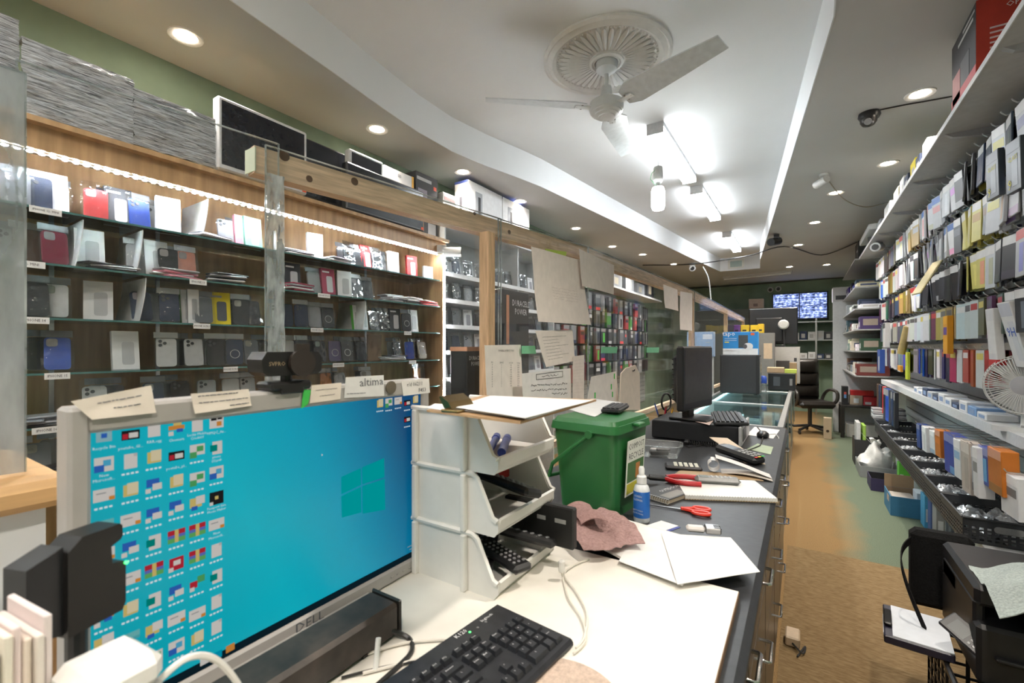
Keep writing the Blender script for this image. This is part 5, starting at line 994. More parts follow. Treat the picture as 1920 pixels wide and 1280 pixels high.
# black floor displays on the customer side
for i, (px, X, top, w_, lab) in enumerate(((968, -1.72, 545, .36, 'tall black display stand with copper stripe behind the upright'), (892, -1.95, 650, .2, 'lower black display stand with copper top before the white shelving'))):
    q = on_x(px, top, X); t = thing('product_display', lab, 'display stand', (X, q.y, 0)); h = q.z
    part('body', MB((.008, .009, .010)).cbox(-.15, -w_/2, 0, 0, w_/2, h, .006), PLAST, t); 
    if i == 0: part('copper_stripe', MB((.55, .24, .12)).box(0, -w_/2+.05, h-.38, .002, -w_/2+.085, h-.04), PAINT, t)
    else: part('copper_band', MB((.55, .27, .15)).box(-.151, -w_/2-.001, h-.03, .002, w_/2+.001, h-.0), PAINT, t)
    text(t, 'DURACELL\nPOWER', .06 if i == 0 else .04, (.003, .06 if i == 0 else 0, h-.12 if i == 0 else h-.1), RX, INKW, sx=.8)
    part('green_text', MB((.3, .5, .05)).box(0, -.05, h-.62, .002, .1, h-.6), PAINT, t)
# ------------------------------------------------------------------ glass display case beyond the counter
ALU = mat('aluminium', (.55, .55, .54), .35, 1.0, var=.1); Y0c, Y1c, XA, XB = 3.30, 7.9, -.80, -.10
CG = clear('case_glass', (.80, .93, .93), .7, .02, .04, (.6, .8, .8), scale=4)
t = thing('display_case', 'long aluminium framed glass display case in line with the counter', 'display case', (0, 0, 0))
part('base_panel', MB((.5, .47, .42)).box(XA, Y0c, 0, XB-.02, Y1c, .30), mat('case_base', (.42, .38, .33), .5, var=.1), t); part('inner_floor', MB((.6, .72, .74)).box(XA+.01, Y0c+.01, .30, XB-.03, Y1c-.01, .31), PAINT, t)
part('back_panel', MB((.55, .68, .70)).box(XA, Y0c, .31, XA+.012, Y1c, .87), PAINT, t)
part('top_glass', MB().box(XA+.03, Y0c+.03, .885, XB-.03, Y1c-.03, .893), CG, t); part('front_glass', MB().box(XB-.012, Y0c+.03, .31, XB-.006, Y1c-.03, .86), CG, t); part('end_glass', MB().box(XA+.03, Y0c+.004, .31, XB-.03, Y0c+.01, .86), CG, t); part('inner_shelf', MB().box(XA+.02, Y0c+.02, .60, XB-.12, Y1c-.02, .607), CG, t)
for x in (XA, XB-.035): part('top_rail', MB().cbox(x, Y0c, .86, x+.035, Y1c, .90, .003), ALU, t)
for y in (Y0c, 4.55, 5.9, Y1c-.03): part('cross_rail', MB().cbox(XA+.035, y, .872, XB-.035, y+.03, .898, .003), ALU, t); part('corner_post', MB().box(XB-.03, y, .3, XB, y+.03, .86), ALU, t)
part('door_track', MB().box(XB, Y0c+.05, .3, XB+.012, Y0c+.1, .86), ALU, t); part('lock_plate', MB((.5, .6, .66)).cbox(XB, Y0c+.2, .72, XB+.02, Y0c+.28, .82, .003), METAL, t)
part('light_strip', MB().box(XA+.02, Y0c+.1, .845, XA+.04, Y1c-.1, .86), glow('case_light', (.8, .97, 1), 9), t)
for i in range(9):
    y = 3.5+i*.3; x = random.uniform(-.66, -.35); cn = random.choice(['white', 'cream', 'silver', 'navy', 'white'])
    carton('boxed_gadget', f'{cn} gadget box inside the glass case, {ordn(i)} from the near end', 'box', x, y, .609, x+.16, y+.14, .609+random.uniform(.03, .1), CN[cn], [('t', .2, .2, .7, .6, (.3, .4, .5))])['group'] = 'boxes in the glass case'
for i in range(6):
    y = 3.6+i*.5; cn = random.choice(['white', 'cream', 'silver'])
    carton('boxed_gadget', f'{cn} flat box on the floor of the glass case, {ordn(i)} from near', 'box', -.6, y, .312, -.3, y+.3, .35+.04*(i % 2), CN[cn])['group'] = 'boxes in the glass case'
# things standing on the case
zk = .8985
q = on_z(1386, 730, zk); yy = 5.35; xa, xb = x_at(1350, yy), x_at(1424, yy); xm = (xa+xb)/2; wd = xb-xa
hgt = on_y(1386, 665, yy).z-zk
t = thing('computer_tower', 'black computer tower standing on the glass case', 'computer', (xm, yy, zk)); part('case', MB((.02, .021, .023)).cbox(-wd/2, 0, .008, wd/2, .19, hgt, .005), PLAST, t); part('side_panel', MB((.032, .033, .036)).cbox(-wd/2+.012, -.004, .016, wd/2-.03, 0, hgt-.008, .002), PLAST, t); part('rear_bracket', MB((.4, .4, .4)).box(wd/2, .01, .02, wd/2+.006, .18, hgt-.02), METAL, t)
for k in range(7): part('slot_cover', MB((.6, .6, .6)).box(wd/2+.006, .04, .05+k*.045, wd/2+.009, .15, .065+k*.045), METAL, t)
for x in (-wd/2+.02, wd/2-.05): part('foot', MB((.01, .01, .01)).box(x, .01, 0, x+.03, .18, .009), PLAST, t)
w2 = x_at(1421, yy)-x_at(1355, yy); h2 = on_y(1386, 622, yy).z-zk-hgt; bx_ = (x_at(1421, yy)+x_at(1355, yy))/2
t = carton('camera_box', 'blue and white camera box standing on the computer tower', 'box', bx_-w2/2, yy+.02, zk+hgt+.001, bx_+w2/2, yy+.14, zk+hgt+h2, (.02, .22, .55), [('y', 0, 0, 1, .27, (.78, .8, .82)), ('y', .45, .3, .72, .86, (.05, .055, .06)), ('y', .8, .85, .9, .95, (.8, .15, .05)), ('y', .05, .53, .18, .57, (.8, .6, .05)), ('y', .05, .62, .4, .64, (.5, .6, .75)), ('y', .05, .70, .4, .72, (.5, .6, .75)), ('y', .08, .16, .4, .18, (.5, .5, .5))])
text(t, 'tapo', .07, (-w2*.33, -.0625, h2*.92), RNY, INKW)
o = part('camera_print', MB((.72, .73, .75)).cyl((w2*.12, -.0615, h2*.36), (w2*.34, -.0615, h2*.39), .001, n=4), PAINT, t); o = part('camera_print', MB((.72, .73, .75)).prism([(w2*.13+a, h2*.36+b) for a, b in rrect(w2*.26, h2*.3, h2*.14, 5, w2*.1)], -.0625, -.0612, 'y'), PAINT, t); part('camera_print', MB((.08, .08, .09)).prism([(w2*.14+.02*math.cos(a), h2*.36+.024*math.sin(a)) for a in [i*2*PI/16 for i in range(16)]], -.063, -.0626, 'y'), PAINT, t)
def boxpx(name, label, cat, px0, px1, y, pyb, pyt, dep, col, marks=(), zb=None, m=None):
    """carton facing the viewer: pixel columns of its front at depth y, base and top rows"""
    xa, xb = x_at(px0, y), x_at(px1, y); c = (px0+px1)/2; z0 = on_y(c, pyb, y).z if zb is None else zb; z1 = on_y(c, pyt, y).z
    return carton(name, label, cat, xa, y, z0, xb, y+dep, z1, col, marks, None, m)
boxpx('blue_gadget_box', 'pale camera box behind the clear partition beside the tower', 'box', 1288, 1338, 5.6, 668, 622, .12, (.3, .42, .6), [('y', .6, .7, .95, .9, (.7, .75, .8))], zb=None)
t = boxpx('support_stand', 'white plinth under the pale camera box', 'stand', 1290, 1336, 5.62, 800, 668.5, .1, (.55, .57, .57), zb=0)
boxpx('flatbed_printer', 'black boxy printer standing on the far part of the glass case', 'printer', 1440, 1491, 6.1, 727, 700, .35, (.012, .013, .015), [('y', .2, .25, .45, .8, (.06, .07, .08)), ('y', .8, .3, .9, .7, (.2, .2, .2))], zb=zk, m=PLAST)
boxpx('brown_box', 'tan flat box lying on the black printer', 'box', 1438, 1470, 6.2, 700, 689, .2, (.42, .3, .18), zb=on_y(1465, 700, 6.1).z+.001)
boxpx('yellow_ruler_box', 'thin yellow green box on the black printer', 'box', 1471, 1494, 6.2, 700, 692, .06, (.5, .6, .1), zb=on_y(1465, 700, 6.1).z+.001)
q = on_z(1431, 727, zk); t = thing('water_bottle', 'clear bottle with blue cap beside the tower', 'bottle', (x_at(1431, 5.75), 5.75, zk)); part('bottle', MB((.6, .68, .72)).lathe([(0, 0), (.033, 0), (.034, .09), (.02, .12), (.016, .125)], 16), FROST, t, True); part('blue_top', MB((.03, .08, .4)).lathe([(.034, .1), (.036, .12), (.034, .165), (.02, .18), (0, .182)], 16), PLAST, t, True)
t = boxpx('white_cabinet', 'white back panel cabinet standing at the far end of the case', 'cabinet', 1427, 1500, 7.3, 727, 650, .35, (.52, .5, .46), [('y', 0, .05, .1, .9, (.35, .08, .06)), ('y', .85, .3, .92, .4, (.05, .05, .05)), ('y', .85, .6, .92, .7, (.05, .05, .05))], zb=zk)
zw = on_y(1463, 650, 7.3).z
for i, (a, b, cc, lab) in enumerate(((1455, 1480, (.05, .04, .035), 'dark router pile on the case before the white cabinet'), (1480, 1494, (.3, .2, .1), 'tan bits pile on the case before the white cabinet'))): boxpx('gadget_pile', lab, 'gadgets', a, b, 7.05, 692, 676+i*4, .15, cc, zb=zk)
# television seen from behind
xa, xb = x_at(1404, 7.4), x_at(1496, 7.4); zt_, zb_ = on_y(1450, 577, 7.4).z, on_y(1450, 645, 7.4).z
t = thing('television_rear', 'large black television seen from behind on the white cabinet', 'television', ((xa+xb)/2, 7.42, zw)); W = xb-xa; hz0, hz1 = max(zb_-zw, .02), zt_-zw
part('rear_shell', MB((.012, .012, .013)).cbox(-W/2, 0, hz0, W/2, .05, hz1, .012), PLAST, t); part('rear_hump', MB((.016, .016, .017)).cbox(-W*.35, -.05, hz0+.03, W*.2, .0, hz1-.14, .012), PLAST, t); part('stand', MB((.012, .012, .013)).cbox(-W*.25, -.04, 0.001, W*.25, .1, .02, .004), PLAST, t); part('neck', MB((.012, .012, .013)).box(-.04, .0, .02, .04, .04, hz0+.05), PLAST, t)
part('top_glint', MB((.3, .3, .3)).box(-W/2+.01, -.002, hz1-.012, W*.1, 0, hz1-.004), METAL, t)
q = on_y(1469, 608, 7.30); o = thing('round_lamp', 'round white lamp head hanging before the black television', 'lamp', (q.x, 7.30, q.z)); m = MB((.62, .62, .58)); m.M = Matrix.Rotation(PI/2, 4, 'X'); m.lathe([(0, .03), (.05, .028), (.066, .01), (.066, -.01), (0, -.015)], 24); part('shade', m, PLAST, o, True); part('gooseneck', MB((.05, .05, .05)).tube([(0, .015, 0), (0, .03, -.06), (.01, .04, zw-q.z)], .008, 6), PLAST, o, True)
for i, (a, b, cc, lab) in enumerate(((1376, 1388, (.12, .04, .2), 'purple battery tool box above the partition'), (1389, 1404, (.6, .42, .02), 'yellow tool battery behind the partition'), (1407, 1421, (.75, .5, .02), 'bright yellow power tool battery'), (1421, 1432, (.7, .45, .02), 'yellow cordless tool beside the battery'))): boxpx('power_tool', lab, 'power tool', a, b, 6.9, 624, 609+(i == 3)*(-2), .12, cc, [('y', .2, .2, .7, .4, (.02, .02, .02))], zb=on_y(a, 624, 6.9).z, m=PLAST)
boxpx('tool_shelf', 'grey carton under the yellow power tools', 'box', 1374, 1452, 6.9, 650, 624.3, .16, (.2, .19, .17), [('y', .75, .5, .95, .8, (.6, .45, .3))], zb=zk+.001)
# ------------------------------------------------------------------ back wall
t = thing('wall_television', 'wall television showing blue surveillance pictures on the back wall', 'television', (-.06, YB-.06, 0)); part('casing', MB((.01, .01, .011)).cbox(-.51, 0, 1.985, .51, .05, 2.575, .006), PLAST, t)
def cctv():
    m, tr, out = nt('cctv_picture'); e = tr.nodes.new('ShaderNodeEmission'); lk(tr, e.outputs[0], out.inputs[0]); tc = tr.nodes.new('ShaderNodeTexCoord'); v = tr.nodes.new('ShaderNodeTexVoronoi'); v.inputs['Scale'].default_value = 9; n = tr.nodes.new('ShaderNodeTexNoise'); n.inputs['Scale'].default_value = 7; n.inputs['Detail'].default_value = 6
    lk(tr, tc.outputs['Generated'], v.inputs['Vector']); lk(tr, tc.outputs['Generated'], n.inputs['Vector']); cr = tr.nodes.new('ShaderNodeValToRGB'); el = cr.color_ramp.elements; el[0].position = .36; el[0].color = (.02, .03, .06, 1); el[1].position = .64; el[1].color = (.55, .65, 1, 1); k = el.new(.5); k.color = (.13, .18, .42, 1)
    lk(tr, n.outputs[0], cr.inputs[0]); lk(tr, cr.outputs[0], e.inputs[0]); e.inputs[1].default_value = 1.0; return m
CM = cctv()
for i, (a, b, c, d) in enumerate(((-.49, 2.29, -.01, 2.555), (.01, 2.29, .49, 2.555), (-.49, 2.02, -.01, 2.28), (.01, 2.02, .49, 2.28))): part('camera_view', MB().box(a, -.003, b, c, 0, d), CM, t)
t = thing('wall_shelving', 'metal wall shelves under the television', 'shelf unit', (0, 0, 0)); 
for z in (1.93, 1.55, 1.15): part('shelf_board', MB((.55, .56, .55)).box(-.4, YB-.4, z-.02, .75, YB-.02, z), METAL, t)
for x in (-.38, .22, .72): part('post', MB((.5, .5, .48)).box(x, YB-.42, 0, x+.03, YB-.39, 2.0), METAL, t)
for k, z in enumerate((1.55, 1.15)):
    for i in range(7): cn = random.choice(['navy', 'white', 'blue', 'silver', 'dark grey']); x = -.34+i*.145; carton('shelf_box', f'{cn} box, {ordn(i)} along the {("upper", "lower")[k]} metal wall shelf', 'box', x, YB-.36, z+.001, x+.13, YB-.1, z+random.uniform(.08, .2), CN[cn], [('y', .2, .2, .7, .7, (.5, .5, .5))])['group'] = 'boxes on the metal wall shelf'
boxpx('poster_box', 'pale printed box standing high before the back wall', 'box', 1404, 1432, 11.3, 578, 560, .1, (.45, .36, .32), [('y', .3, .2, .6, .5, (.2, .15, .15))], zb=on_y(1370, 580, 11.3).z+.002)
t = boxpx('side_shelf', 'dark shelf below the pale printed box at the back wall', 'shelf', 1300, 1440, 11.3, 800, 580, .3, (.10, .11, .10), zb=0)
for i, (px, z) in enumerate(((1444, 2.68), (1459, 2.69))):
    x = x_at(px, YB-.1); t = thing('wall_camera', ('left of two small round cameras above the wall television', 'right of two small round cameras above the wall television')[i], 'camera', (x, YB-.001, z)); part('base', MB((.5, .5, .48)).cyl((0, 0, 0), (0, -.03, 0), .06, n=16), PLAST, t, True); part('eye', MB((.02, .02, .02)).cyl((0, -.03, 0), (0, -.07, -.01), .035, n=14), GLOSS, t, True)
t = thing('air_vent', 'small framed vent on the end face of the raised ceiling', 'vent', (-1.06, 9.528, 2.93)); part('frame', MB((.7, .7, .65)).box(-.14, -.012, -.05, .14, 0, .12), PLAST, t); part('core', MB((.35, .45, .42)).box(-.1, -.014, -.02, .1, -.011, .09), PLAST, t)
# chair
q = on_z(1527, 803, 0); LE = mat('black_leather', (.02, .016, .013), .32, var=.3, scale=20, bump=.1); t = thing('office_chair', 'black leather office chair with padded back in the far aisle', 'chair', (q.x-.07, 8.9, 0), .45)
def pillow(x0, x1, z0, z1, y, th): 
    return MB().sheet(lambda u, v: (x0+(x1-x0)*u, y-th*(math.sin(PI*u)*math.sin(PI*v))**.5+.05*(v*(z1-z0)), z0+(z1-z0)*v), 12, 12, .06)
bk = part('backrest', MB().cbox(-.25, .18, .5, .25, .25, 1.2, .05), LE, t); part('back_cushion', pillow(-.23, .23, .56, .76, .17, .06), LE, bk, True); part('back_cushion', pillow(-.23, .23, .76, .96, .175, .06), LE, bk, True); part('head_cushion', pillow(-.22, .22, .96, 1.18, .18, .07), LE, bk, True)
part('seat', MB().cbox(-.27, -.28, .42, .27, .22, .53, .045), LE, t)
for s in (-1, 1): part('armrest', MB((.35, .34, .32)).tube(smooth_path([(s*.27, .18, .5), (s*.3, .15, .62), (s*.3, 0, .7), (s*.3, -.2, .68), (s*.29, -.22, .55), (s*.27, -.1, .46)]), .025, 8), mat('arm_plastic', (.05, .045, .04), .3, var=.2), t, True)
part('column', MB((.05, .05, .05)).cyl((0, 0, .1), (0, 0, .42), .03), PLAST, t)
for k in range(5): a = 2*PI*k/5; l = part('base_leg', MB((.03, .03, .03)).tube([(0, 0, .12), (.3*math.cos(a), .3*math.sin(a), .07)], .022, 6), PLAST, t); part('caster', MB((.02, .02, .02)).cyl((.3*math.cos(a)-.012, .3*math.sin(a), .03), (.3*math.cos(a)+.012, .3*math.sin(a), .03), .03, n=12), PLAST, l)
# low table and things by it
t = thing('side_table', 'low dark table past the office chair', 'table', (.78, 8.92, 0)); part('table_top', MB((.02, .018, .016)).cbox(-.28, -.25, .47, .28, .25, .5, .004), PLAST, t)
for sx in (-1, 1):
    for sy in (-1, 1): part('leg', MB((.02, .018, .016)).box(sx*.26-.025, sy*.23-.025, 0, sx*.26+.025, sy*.23+.025, .47), PLAST, t)
carton('low_white_box', 'grey white box standing under the low table', 'box', .58, 8.78, .001, .96, 9.1, .2, (.5, .49, .46)); carton('red_tool_box', 'red plastic tool box on the low table', 'box', .63, 8.85, .645, .92, 9.0, .72, (.6, .03, .03), m=PLAST); carton('product_carton', 'white and tan carton under the red tool box', 'box', .62, 8.82, .501, .78, 9.05, .644, (.42, .33, .25), [('y', .3, .2, .7, .7, (.65, .68, .7))]); carton('red_carton', 'red carton beside the white and tan carton', 'box', .79, 8.82, .501, .98, 9.05, .63, (.5, .03, .04), [('y', .1, .1, .5, .4, (.65, .65, .65))])
carton('dark_device', 'dark device with red and blue screen on the low table', 'device', .52, 8.8, .501, .60, 9.0, .78, (.02, .02, .022), [('y', .3, .35, .7, .55, (.12, .25, .5)), ('y', .3, .55, .7, .7, (.5, .08, .06))], m=PLAST)
t = carton('wooden_bird_box', 'pale wooden box with a round hole on the floor by the chair', 'box', .27, 8.4, .001, .37, 8.5, .32, (.5, .4, .28)); part('hole', MB((.05, .03, .02)).cyl((0, -.051, .12), (0, -.0525, .12), .02, n=14), PAINT, t)
# ------------------------------------------------------------------ cameras and wires on the ceiling
q = on_z(1630, 212, ZS); t = thing('dome_camera', 'black dome camera on the ceiling above the aisle', 'camera', (q.x, q.y, ZS)); part('base', MB((.012, .012, .013)).lathe([(0, 0), (.055, 0), (.058, -.02), (.05, -.035), (0, -.036)], 24), PLAST, t, True); m = MB((.02, .017, .015)); m.M = Matrix.Translation((-.005, -.01, -.045)); m.lathe([(0, -.045), (.03, -.034), (.043, -.015), (.045, .01), (0, .012)], 20); part('eyeball', m, GLOSS, t, True); part('lens_ring', MB((.3, .3, .3)).cyl((-.01, -.045, -.066), (-.012, -.05, -.072), .02, n=14), PLAST, t, True)
cable('black wire running from the dome camera along the ceiling', [on_z(1645, 207, ZS-.004), on_z(1700, 196, ZS-.004), on_z(1735, 190, ZS-.004), on_z(1790, 180, ZS-.004)], .004, (.02, .015, .012), 'wire', 'ceiling_wire')
q = on_z(1545, 326, ZS); t = thing('bullet_camera', 'white bullet camera on the ceiling beyond the dome camera', 'camera', (q.x, q.y, ZS), -.9); part('mount', MB((.75, .75, .74)).cyl((0, 0, 0), (0, 0, -.02), .035, n=16), PLAST, t, True); part('body', MB((.75, .75, .74)).cyl((.03, 0, -.05), (-.09, 0, -.065), .032, n=16), PLAST, t, True); part('lens', MB((.02, .02, .02)).cyl((-.09, 0, -.065), (-.093, 0, -.0655), .024, n=14), GLOSS, t)
cable('white and black wire drooping from the bullet camera to the shelf', [on_z(1548, 330, ZS-.01), on_z(1568, 358, ZS-.02), on_z(1590, 378, ZS-.03), on_z(1625, 388, ZS-.03), on_z(1670, 378, ZS-.02)], .005, (.35, .3, .22), 'wire', 'ceiling_wire')
q = on_z(1456, 440, ZS); t = thing('fascia_camera', 'small black camera fixed at the fascia of the raised ceiling', 'camera', (q.x, q.y, ZS-.001)); part('bracket', MB((.02, .02, .02)).box(-.03, -.03, -.05, .03, .03, 0), PLAST, t); part('body', MB((.015, .015, .016)).cyl((.02, .05, -.07), (-.06, -.12, -.11), .05, n=12), PLAST, t, True)
cable('black wires strung across the ceiling before the back wall', [on_z(1205, 497, ZS-.01), on_z(1300, 495, ZS-.02), on_z(1400, 480, ZS-.02), on_z(1470, 462, ZS-.02), on_z(1540, 478, ZS-.02), on_z(1612, 452, ZS-.02)], .008, (.02, .02, .02), 'wire', 'ceiling_wire')
cable('black wire along the top of the back wall', [on_y(1290, 541, YB-.02), on_y(1400, 534, YB-.02), on_y(1500, 526, YB-.02), on_y(1585, 520, YB-.02)], .01, (.02, .02, .02), 'wire', 'ceiling_wire')
cable('white cable hanging down from the ceiling to the partition', [on_y(1318, 500, 6.2), on_y(1328, 520, 6.2), on_y(1332, 550, 6.2), on_y(1334, 578, 6.2)], .008, (.75, .75, .73), 'wire', 'hanging_wire')
q = on_z(1298, 494, ZS); t = thing('corner_camera', 'white camera at the far left end of the raised ceiling', 'camera', (q.x, q.y, ZS)); part('mount', MB((.7, .7, .7)).cyl((0, 0, 0), (0, 0, -.05), .05, n=14), PLAST, t, True); part('body', MB((.7, .7, .7)).cyl((0, .05, -.08), (.02, -.1, -.1), .05, n=14), PLAST, t, True); part('lens', MB((.02, .02, .02)).cyl((.02, -.1, -.1), (.02, -.104, -.1), .035, n=12), GLOSS, t)
# ------------------------------------------------------------------ right hand side: shelves, hook wall, packs
SLW = mat('slatwall_white', (.5, .51, .52), .55, var=.08); XW = 1.03
RW = thing('hook_wall', 'slatted panel wall with long rows of chrome hooks along the aisle', 'slat wall', (0, 0, 0))
part('backing', MB((.1, .1, .1)).box(XW+.02, 1.6, .1, XR-.01, 7.05, 2.42), PLAST, RW)
sl = MB().box(XW, 1.6, 0, XW+.02, 7.05, .078).mesh('slat', SLW)
for i in range(27): put('slat', sl, RW, (0, 0, .1+i*.0865))
zt = 2.48; TS = thing('top_shelf', 'long grey white shelf above the hook wall with brackets beneath', 'shelf', (0, 0, 0)); XE = .59
part('shelf_board', MB().box(XE, 1.2, zt, XR-.01, 7.05, zt+.018), mat('shelf_grey', (.52, .52, .52), .5, var=.08), TS); part('shelf_edge', MB((.72, .74, .75)).box(XE-.004, 1.2, zt-.004, XE, 7.05, zt+.02), PLAST, TS)
for y in (2.35, 3.15, 3.95, 4.75, 5.55, 6.35): part('bracket', MB((.36, .36, .37)).prism([(XE+.02, zt), (XR-.02, zt), (XR-.02, zt-.09), (XE+.05, zt-.02)], y-.012, y+.012, 'y'), PLAST, TS)
# rows of hooks and what hangs on them
HOOKR = [(2.40, .74), (2.16, .76), (1.91, .78), (1.655, .78), (1.385, .80)]   # height, tip x
hkm = {}
RN = ['top', 'second', 'third', 'fourth', 'fifth']
KIND = [(c, 'b') for c in ('black black black grey silver silver silver white white white white navy cream blue clear clear'.split())]+[('dark grey', 'b'), ('dark grey', 'b')]
PATCH = {'yellow': (.75, .7, .3), 'cream': (.55, .45, .2)}
rnd = random.Random(11); fill = MB(); hooks_far = MB((.6, .6, .6)); nh = 0; npk = 0
for r, (hz, tip) in enumerate(HOOKR):
    L = XW-tip
    hk = MB((.6, .6, .6)).tube([(0, 0, 0), (-L, 0, 0), (-L-.012, 0, .012), (-L-.016, 0, .02)], .0028, 5).mesh('hook', METAL)
    y = 2.68; i = 0; theme = None; left = 0
    while y < 7.0:
        near = y < 5.45
        if r == 4 and y < 3.3:
            y += .125; i += 1; continue
        if near and nh < 290: put('hook', hk, RW, (XW, y, hz)); nh += 1
        elif rnd.random() < .5: hooks_far.tube([(XW, y, hz), (tip, y, hz), (tip-.014, y, hz+.016)], .003, 4)
        if left <= 0: theme = rnd.choice(KIND); left = rnd.randint(1, 3)
        left -= 1; cn = theme[0]
        if r == 4: cn = rnd.choice(['red', 'red', 'dark grey', 'silver', 'black', 'clear']) if y < 4.2 else cn
        if r == 3 and 3.7 < y < 4.3: cn = 'cream'
        if r in (1, 2) and 3.3 < y < 3.6: cn = 'yellow'
        col = {'yellow': (.62, .56, .16), 'cream': (.38, .27, .10), 'red': (.33, .05, .04)}.get(cn, CN[cn]); hh = rnd.choice([.19, .205, .215, .2]); wdt = rnd.choice([.095, .105, .115]); n = rnd.randint(3, 5); T = rnd.choice([.008, .011, .014])
        if r == 0 and i in (1, 3): cn, col = 'navy', (.02, .035, .06)
        for k in range(n):
            x = tip+.012+k*(T+.005)+rnd.uniform(0, .014)*k; lean = rnd.uniform(-.05, .1); rz = rnd.uniform(-.22, .22)
            if near and npk < 290:
                hd = (.7, .7, .7) if cn not in ('white', 'silver') else rnd.choice([(.1, .1, .12), (.05, .15, .45), (.55, .05, .05)])
                pc = tuple(min(1, x*rnd.choice([.55, .8, 1.2])+.02) for x in col) if rnd.random() < .7 else rnd.choice([(.4, .42, .45), (.6, .55, .12), (.15, .17, .2)])
                pos = ('front', 'second', 'third', 'fourth', 'fifth')[k]
                drop(flat_pack(wdt, hh, T, col, hd, pc), 'hanging_pack', f'{cn} flat pack, {pos} on the {ordn(i)} hook from near, {RN[r]} hook row', 'retail pack', (x, y, hz-.004), rz, lean, 'packs on the hook wall'); npk += 1
            else:
                fill.M = Matrix.Translation((x, y, hz-.004)) @ Matrix.Rotation(rz, 4, 'Z'); fill.box(-T/2, -wdt/2, -hh, T/2, wdt/2, 0, jit(col, .05)); fill.col = (.6, .6, .6); fill.box(-T/2-.0005, -wdt*.4, -hh*.25, T/2+.0005, wdt*.4, -hh*.08, rnd.choice([(.65, .65, .65), (.1, .1, .1), (.6, .5, .1), (.4, .05, .05)])); fill.M = None
        y += rnd.uniform(.118, .135); i += 1
tag(part('hanging_packs', fill, GLOSS), 'dense far ranks of small packs hanging on the hook wall', 'retail packs', None, 'stuff')
part('far_hooks', hooks_far, METAL, RW)['kind'] = 'stuff'
# packs that stand out
t = drop(flat_pack(.11, .30, .03, (.78, .79, .8), (.6, .62, .7), (.7, .72, .76)), 'slim_box', 'tall white slim box with blue 9H lettering on the fourth hook row', 'retail pack', on_x(1888, 565, .775).to_tuple(), .1, .22); text(t, '9H', .06, (-.0165, 0, -.14), RNX, ink('blue', (.02, .1, .5)), sx=1)
t = drop(flat_pack(.09, .27, .03, (.76, .76, .76), (.7, .7, .72), (.66, .66, .68)), 'slim_box', 'tall white slim box with red base on the fourth hook row', 'retail pack', on_x(1862, 578, .77).to_tuple(), .05, .06); part('red_base', MB((.5, .02, .02)).box(-.017, -.046, -.272, .017, .046, -.245), PAINT, t)
t = drop(flat_pack(.10, .24, .03, (.75, .35, .02), (.8, .4, .02), (.12, .06, .3)), 'tool_pack', 'orange blister pack with a purple tool on the fourth hook row', 'retail pack', on_x(1778, 592, .775).to_tuple(), 0, 0)
for i, (px, py, X, lab) in enumerate(((1905, 262, .735, 'grey pack reading GLASS with a yellow numeral at the near top row'), (1778, 0, 0, ''), (1865, 285, .735, 'grey pack reading GLASS, the farther one on the top row'))):
    if not lab: continue
    p = on_x(px, py, X); t = drop(flat_pack(.11, .21, .022, (.05, .06, .07), (.09, .1, .12), (.2, .22, .25)), 'glass_pack', lab, 'retail pack', (p.x, p.y, p.z), .12, .02); text(t, 'GLASS', .028, (-.0125, 0, -.075), RNX, ink('yellow', (.7, .65, .05)), sx=.9); text(t, '9', .06, (-.0125, .025, -.18), RNX, ink('yellow', (.7, .65, .05)))
t = thing('gold_pouch', 'shiny gold pouch jutting out at the middle of the hook wall', 'retail pack', on_x(1752, 500, .72).to_tuple(), 0, rot=(.0, .5, .2)); part('pouch', MB((.85, .72, .4)).cbox(-.006, -.06, -.2, .006, .06, .04, .004), mat('gold_foil', (.85, .75, .45), .25, .7, var=.1), t)
t = thing('gold_roll', 'gold tube pack leaning above the white rail', 'retail pack', on_x(1702, 612, .78).to_tuple(), 0, rot=(.25, .15, .0)); part('tube', MB((.5, .38, .18)).cyl((0, 0, 0), (0, 0, -.25), .03, n=14), mat('gold_card', (.5, .38, .17), .4, .3, var=.1), t, True)
part('price_rail', MB((.6, .61, .62)).box(.83, 2.6, 1.385, .845, 7.0, 1.42), METAL, RW)
def hang_px(name, label, px, py, X, W, Hh, T, col, head, patch, rz=0, lean=0): p = on_x(px, py, X); return drop(flat_pack(W, Hh, T, col, head, patch), name, label, 'retail pack', p.to_tuple(), rz, lean)
hang_px('bag_pack', 'clear bag with dark top and red dots at the far end of the hook wall', 1662, 605, .74, .16, .26, .04, (.5, .5, .5), (.05, .05, .05), (.55, .52, .5)); hang_px('clip_pack', 'yellow green pack under the white rail', 1702, 660, .78, .1, .24, .02, (.55, .62, .05), (.6, .65, .1), (.4, .5, .1)); hang_px('cable_pack', 'round blue cable pack below the far shelves', 1652, 655, .68, .2, .24, .04, (.02, .06, .25), (.03, .08, .3), (.5, .5, .5)); hang_px('orange_pack', 'orange framed pack low on the hook wall', 1688, 685, .78, .14, .06, .02, (.7, .3, .03), (.7, .3, .03), (.6, .6, .6))
